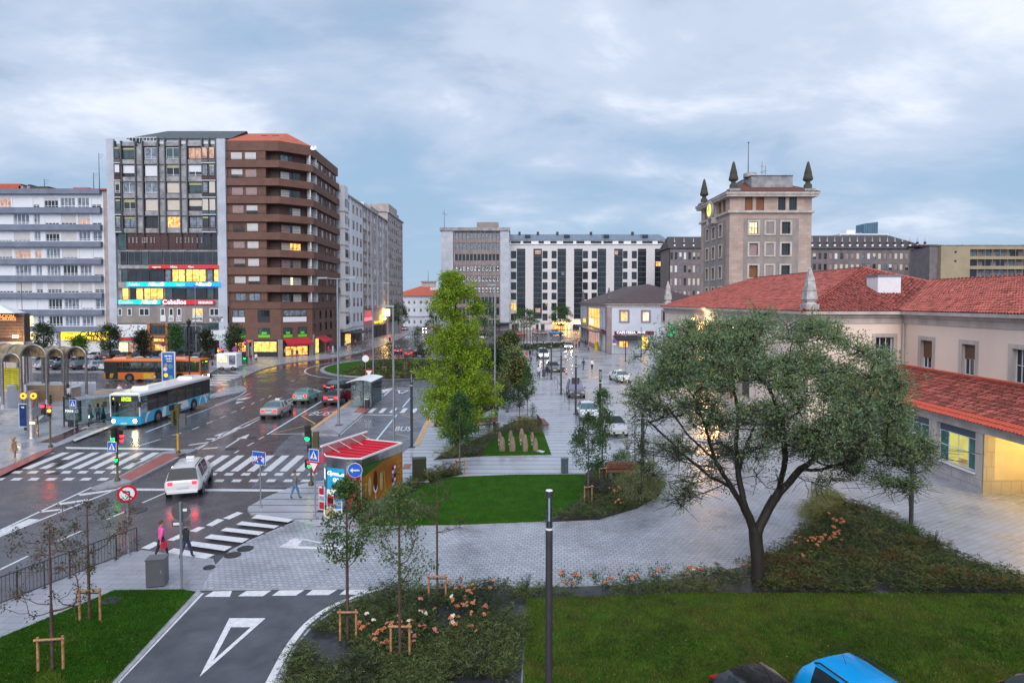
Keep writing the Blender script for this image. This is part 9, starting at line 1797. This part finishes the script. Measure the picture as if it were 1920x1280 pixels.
juniper('juniper_cover',BEDS[1][0],2600,'juniper bank beside the kiosk',thr=-.7,h=.35); juniper('juniper_cover',BEDS[2][0],3400,'juniper under the saplings bed',thr=-.6,h=.35); juniper('juniper_cover',BEDS[0][0],2200,'juniper round the stone lawn',thr=-.8,h=.40,mats=(GJ1,GJ2,GO3)); juniper('juniper_cover',BEDS[4][0],2600,'mixed cover under the promenade hedge',thr=-1,h=.5,mats=(GD,G2,GO3),ll=.2,w=.07); juniper('juniper_cover',[(640,702),(668,690),(700,680),(830,680),(862,692),(840,703),(760,707.5),(690,707)],2600,'dark cover on the roundabout',thr=-1,h=.35,mats=(GJ1,GD,GJ2),ll=.24,w=.07,ln_=.6); juniper('juniper_cover',[(640,703),(700,703),(845,700),(800,706),(740,707.6),(690,707)],700,'russet edge of the roundabout cover',thr=-1,h=.2,mats=(GR,GO3),ll=.2,w=.05); juniper('juniper_cover',[(968,652),(978,649),(1068,645),(1060,652),(1008,657),(975,656)],500,'cover in the far round beds',thr=-1,h=.5,mats=(GD,G2),ll=.4,w=.15)
juniper('dry_grass',[(1505,975),(1528,940),(1560,934),(1575,945),(1555,965),(1520,985)],900,'pale dry grasses at the tip of the right bed',mats=(GS,GO3),thr=-1,h=.5,ln_=.5,ll=.3,w=.012)
M_ro=mat('rose orange',(.60,.22,.09),.6,color2=(.42,.13,.06),scale=20); M_rp=mat('rose pink',(.55,.19,.15),.6,color2=(.40,.12,.11),scale=20); M_rw=mat('rose cream',(.75,.68,.55),.6,var=.1); M_lime=G3
def rose_mesh(m):
    b=MB(); 
    for k in range(9): a=k*2.4; r=.012+.0045*k; b.sphere((math.cos(a)*r,math.sin(a)*r,.01-.002*k),.022,m,nu=6,nv=4,sc=(1,1,.8))
    o=b.build('flower'); me=o.data; bpy.data.objects.remove(o); return me
RO=[rose_mesh(M_ro),rose_mesh(M_rp),rose_mesh(M_rw)]
def rosebush(px,py,label,w=.5,h=.55,nf=9,mix=(.65,.25,.1),mats=(G1,GD,G2),n=340,z=.16,fs=1.3):
    p=G(px,py,z); t=thing('rose_bush',label,'rose bush',p,0,'rose bushes'); T=profile_targets(16,h*.25,h,lambda u:w*(.55+.45*u),.3); P,par,R_=skeleton([(0,0,-.03),(0,0,h*.25),(0,0,h*.6)],T,.014,.004,step=.09,wob=.01,slope=0); wood('stems',P,par,R_,M_barkr,t,n=4)
    C=np.vstack([np.array(q)+rng.normal(size=(n//16,3))*.075 for q in T]); leaves('foliage',C,.06,.038,list(mats),t)
    for k in range(nf):
        q=T[int(rng.integers(len(T)))]; o=bpy.data.objects.new('flower',RO[int(rng.choice(3,p=mix))]); SC.collection.objects.link(o); o.parent=t; o.location=(q[0]+rng.normal()*.07,q[1]+rng.normal()*.07,q[2]+.06+rng.random()*.06); o.scale=(fs*rng.uniform(.8,1.35),)*3; o.rotation_euler=(rng.normal()*.4,rng.normal()*.4,rng.random()*6)
    return t
for a in ((700,1190,'rose bush left of the framed sapling in the bed',.6,.5,10),(765,1190,'rose bush just behind the orange rose frame',.6,.6,11),(720,1215,'rose bush at the left foot of the frame',.5,.45,8),(795,1205,'pink rose bush right of the frame',.55,.45,8,(.35,.55,.1)),(795,1165,'rose bush in the middle of the bottom bed',.5,.5,8),(860,1150,'large orange rose bush right of the bare sapling',.7,.65,14),(895,1162,'orange and pink rose bush nearest the lamp post',.6,.6,12,(.5,.35,.15)),(866,1190,'low rose bush below the large orange one',.6,.5,9,(.6,.25,.15)),(905,1125,'sparse rose bush at the paved edge',.5,.5,5),(850,1118,'loose rose bush near the bare sapling frame',.45,.5,4),(1072,1104,'rose bush right of the closest lamp post',.5,.6,9),(1130,1104,'leggy rose bush second from the closest lamp post',.55,.6,4),(1180,1100,'tall leafy rose bush before the cobbles',.55,.7,3),(1235,1092,'rose bush at the cobble curve',.5,.6,4),(1300,1086,'russet rose bush at the cobble curve',.5,.5,5,(.7,.2,.1),(GR,GO3)),(1395,1070,'orange bush left of the forked trunk',.5,.5,5,(.8,.1,.1),(GR,GO3)),(1520,1032,'orange flower bush right of the forked trunk',.7,.55,16,(.92,.04,.04)),(1555,1018,'second orange flower bush on the right mound',.7,.5,15,(.92,.04,.04)),(1500,1050,'low leafy bush beside the forked trunk',.7,.5,5,(.8,.1,.1),(G3,G1)),(1575,990,'sparse orange bush high on the right mound',.6,.5,8,(.92,.04,.04)),(1150,935,'rose bush in the saplings bed',.5,.5,6),(1175,905,'rose bush beneath the red bench',.6,.5,5),(1190,925,'rose bush before the right lamp post',.6,.5,5),(1165,955,'low rose bush at the cobble edge of the saplings bed',.5,.45,5)):
    rosebush(a[0],a[1],a[2],a[3],a[4],a[5],*( [a[6]] if len(a)>6 else [] ),**({'mats':a[7]} if len(a)>7 else {}))
def spikes(px,py,label,m,w=.5,h=.7,n=40,name='lavender_clump',tipm=None,z=.16):
    p=G(px,py,z); t=thing(name,label,'plant',p); a=rng.random(n)*2*PI; r=w*np.sqrt(rng.random(n))*.5; A=np.stack([np.cos(a)*r*.4,np.sin(a)*r*.4,np.zeros(n)],1); E_=np.stack([np.cos(a)*r*1.6,np.sin(a)*r*1.6,h*rng.uniform(.6,1.1,n)],1); wood('stems',[np.zeros(3),np.array([0,0,.02])],[-1,0],np.array([.01,.01]),GD,t,n=3,extra=(A,E_,.006)); C=np.vstack([E_*u+A*(1-u)+rng.normal(size=(n,3))*.02 for u in np.linspace(.65,1,7)]); leaves('flower_spikes',C,.05,.022,[m],t,up=.8)['kind']='stuff'; C=np.vstack([E_*u+A*(1-u)+rng.normal(size=(n,3))*.03 for u in np.linspace(.15,.5,4)]); leaves('foliage',C,.07,.02,[GD,GO1],t,up=.6)
for x,y,l,w_,h_,m,nn_ in ((1125,925,'hazy lavender clump at the end of the central lawn',1.3,.7,GP,150),(1150,888,'hazy lavender clump before the red bench',1.6,.6,GP,170),(985,1104,'small lavender spikes left of the closest lamp post',.35,.6,GP,22),(880,852,'mauve tall grass clump left of the stone lawn',1.4,.6,GP,120),(812,905,'tall dry stems beside the olive cabinet',.8,.8,GO3,60),(838,893,'pale dry stems behind the lawn corner',1.0,.7,GR,60),(730,925,'pale pink flowering twigs before the kiosk mural',.9,1.7,leafm('pale pink blossom',(.62,.42,.38)),70),(1176,842,'grey twiggy shrub below the pale saloon',.5,.8,GO1,30),(1600,960,'dry brown flower stems on the right mound',1.2,.5,GR,90),(1712,1010,'leafy sprig at the foot of the right lamp post',.6,.7,G1,40),(1748,1035,'thin leafy sapling sprig on the right bed',.5,.9,GD,30)): spikes(x,y,l,m,w_,h_,nn_)
for i,(x,y,yt0,w_,m) in enumerate(((742,975,925,110,[GJ2,G1,GO1]),(700,980,950,60,[GJ1,GJ2]),(1225,905,820,80,[GO3,GO1,G2]),(1185,945,890,70,[GO1,GO3]),(1215,935,870,70,[GO3,G3]),(1165,880,850,40,[G3,G1]),(990,845,0,0,None))):
    if w_: mktree('shrub','%s'%['feathery green shrub at the corner of the kiosk','low juniper shrub at the foot of the kiosk','tall olive shrub round the right bed lamp post','low grey green shrub at the cobble edge','olive shrub right of the bed lamp post','lime green shrub beside the red bench'][i],x,y,yt0,w_,.03,ball,50,50,(.09,.03),m,r0=.04,sig=.17,cat='shrub')
mktree('shrub','olive and russet rounded shrub behind the stone lawn',988,812,786,64,.02,lambda u:.9-.5*u,40,50,(.10,.04),[GJ2,GO3,GR],r0=.04,sig=.2,cat='shrub')
# --- grass blades
def grass(px,n,label,mats,h=.05,z=.17):
    B=sample(px,n,z); n=len(B); a=rng.uniform(0,2*PI,n); w=.010*rng.uniform(.7,1.4,n); hh=h*rng.uniform(.5,1.5,n); s=np.stack([np.cos(a),np.sin(a),np.zeros(n)],1); l=np.stack([rng.normal(size=n)*.4,rng.normal(size=n)*.4,np.ones(n)],1)*hh[:,None]
    V_=np.stack([B-s*w[:,None],B+s*w[:,None],B+l],1).reshape(-1,3); nz=np.array([noise.noise(Vector((b[0]*.35,b[1]*.35,9)))+.5*noise.noise(Vector((b[0]*1.3,b[1]*1.3,2))) for b in B]); mi=np.clip(((nz+.45)*len(mats)+rng.normal(size=n)*.45).astype(int),0,len(mats)-1)
    tag(rawmesh('grass',V_,np.arange(n*3).reshape(-1,3),list(mats),mi),label,'grass',kind='stuff')
Ga=leafm('lawn green',(.080,.215,.014)); Gb=leafm('lawn deep',(.048,.145,.012)); Gc=leafm('lawn olive',(.14,.20,.028)); Gd_=leafm('lawn straw',(.17,.17,.04)); Ge=leafm('lawn shade',(.045,.11,.012))
for g_ in (Ga,Gb,Gc,Gd_,Ge): g_.node_tree.nodes['Principled BSDF'].inputs['Specular IOR Level'].default_value=.08
grass([(987,1122),(1300,1111),(1921,1113),(1921,1285),(985,1285)],60000,'dull green worn lawn at the bottom right',(Ge,Gc,Gb,Gd_,Gc),.06); grass([(0,1195),(215,1106),(343,1105),(366,1109),(204,1285),(-5,1285)],26000,'green lawn at the bottom left',(Ge,Gb,Ge,Gc),.05); grass(smooth_px(L2[1:5],4)+L2[5:]+[L2[0]],24000,'bright central lawn',(Gb,Ga,Gb,Gb),.05); grass(L4,5000,'small lawn with the standing stones',(Gb,Ga),.05); grass([(612,692),(640,681),(720,675),(735,680),(680,690),(650,702),(640,706),(620,700)],5000,'grass on the left of the roundabout',(Ga,Gb),.08)

# fallen leaves and clover flecks
for px_,n_,z_ in (([(987,1122),(1921,1113),(1921,1285),(985,1285)],500,.20),([(376,1100),(560,980),(1120,978),(1240,930),(1540,960),(1440,1048),(1180,1090),(730,1098)],260,.118),([(0,1195),(343,1105),(204,1285),(-5,1285)],160,.20),([(700,985),(800,906),(1095,890),(1015,975)],120,.19)):
    B=sample(px_,n_,z_); tag(leaves('fallen_leaves',B,.055,.04,[Gd_,GR,GS,Gd_],None,up=0),'scattered fallen leaves on %s'%{500:'the worn lawn',260:'the cobbles',160:'the left lawn',120:'the central lawn'}[n_],'fallen leaves',kind='stuff')
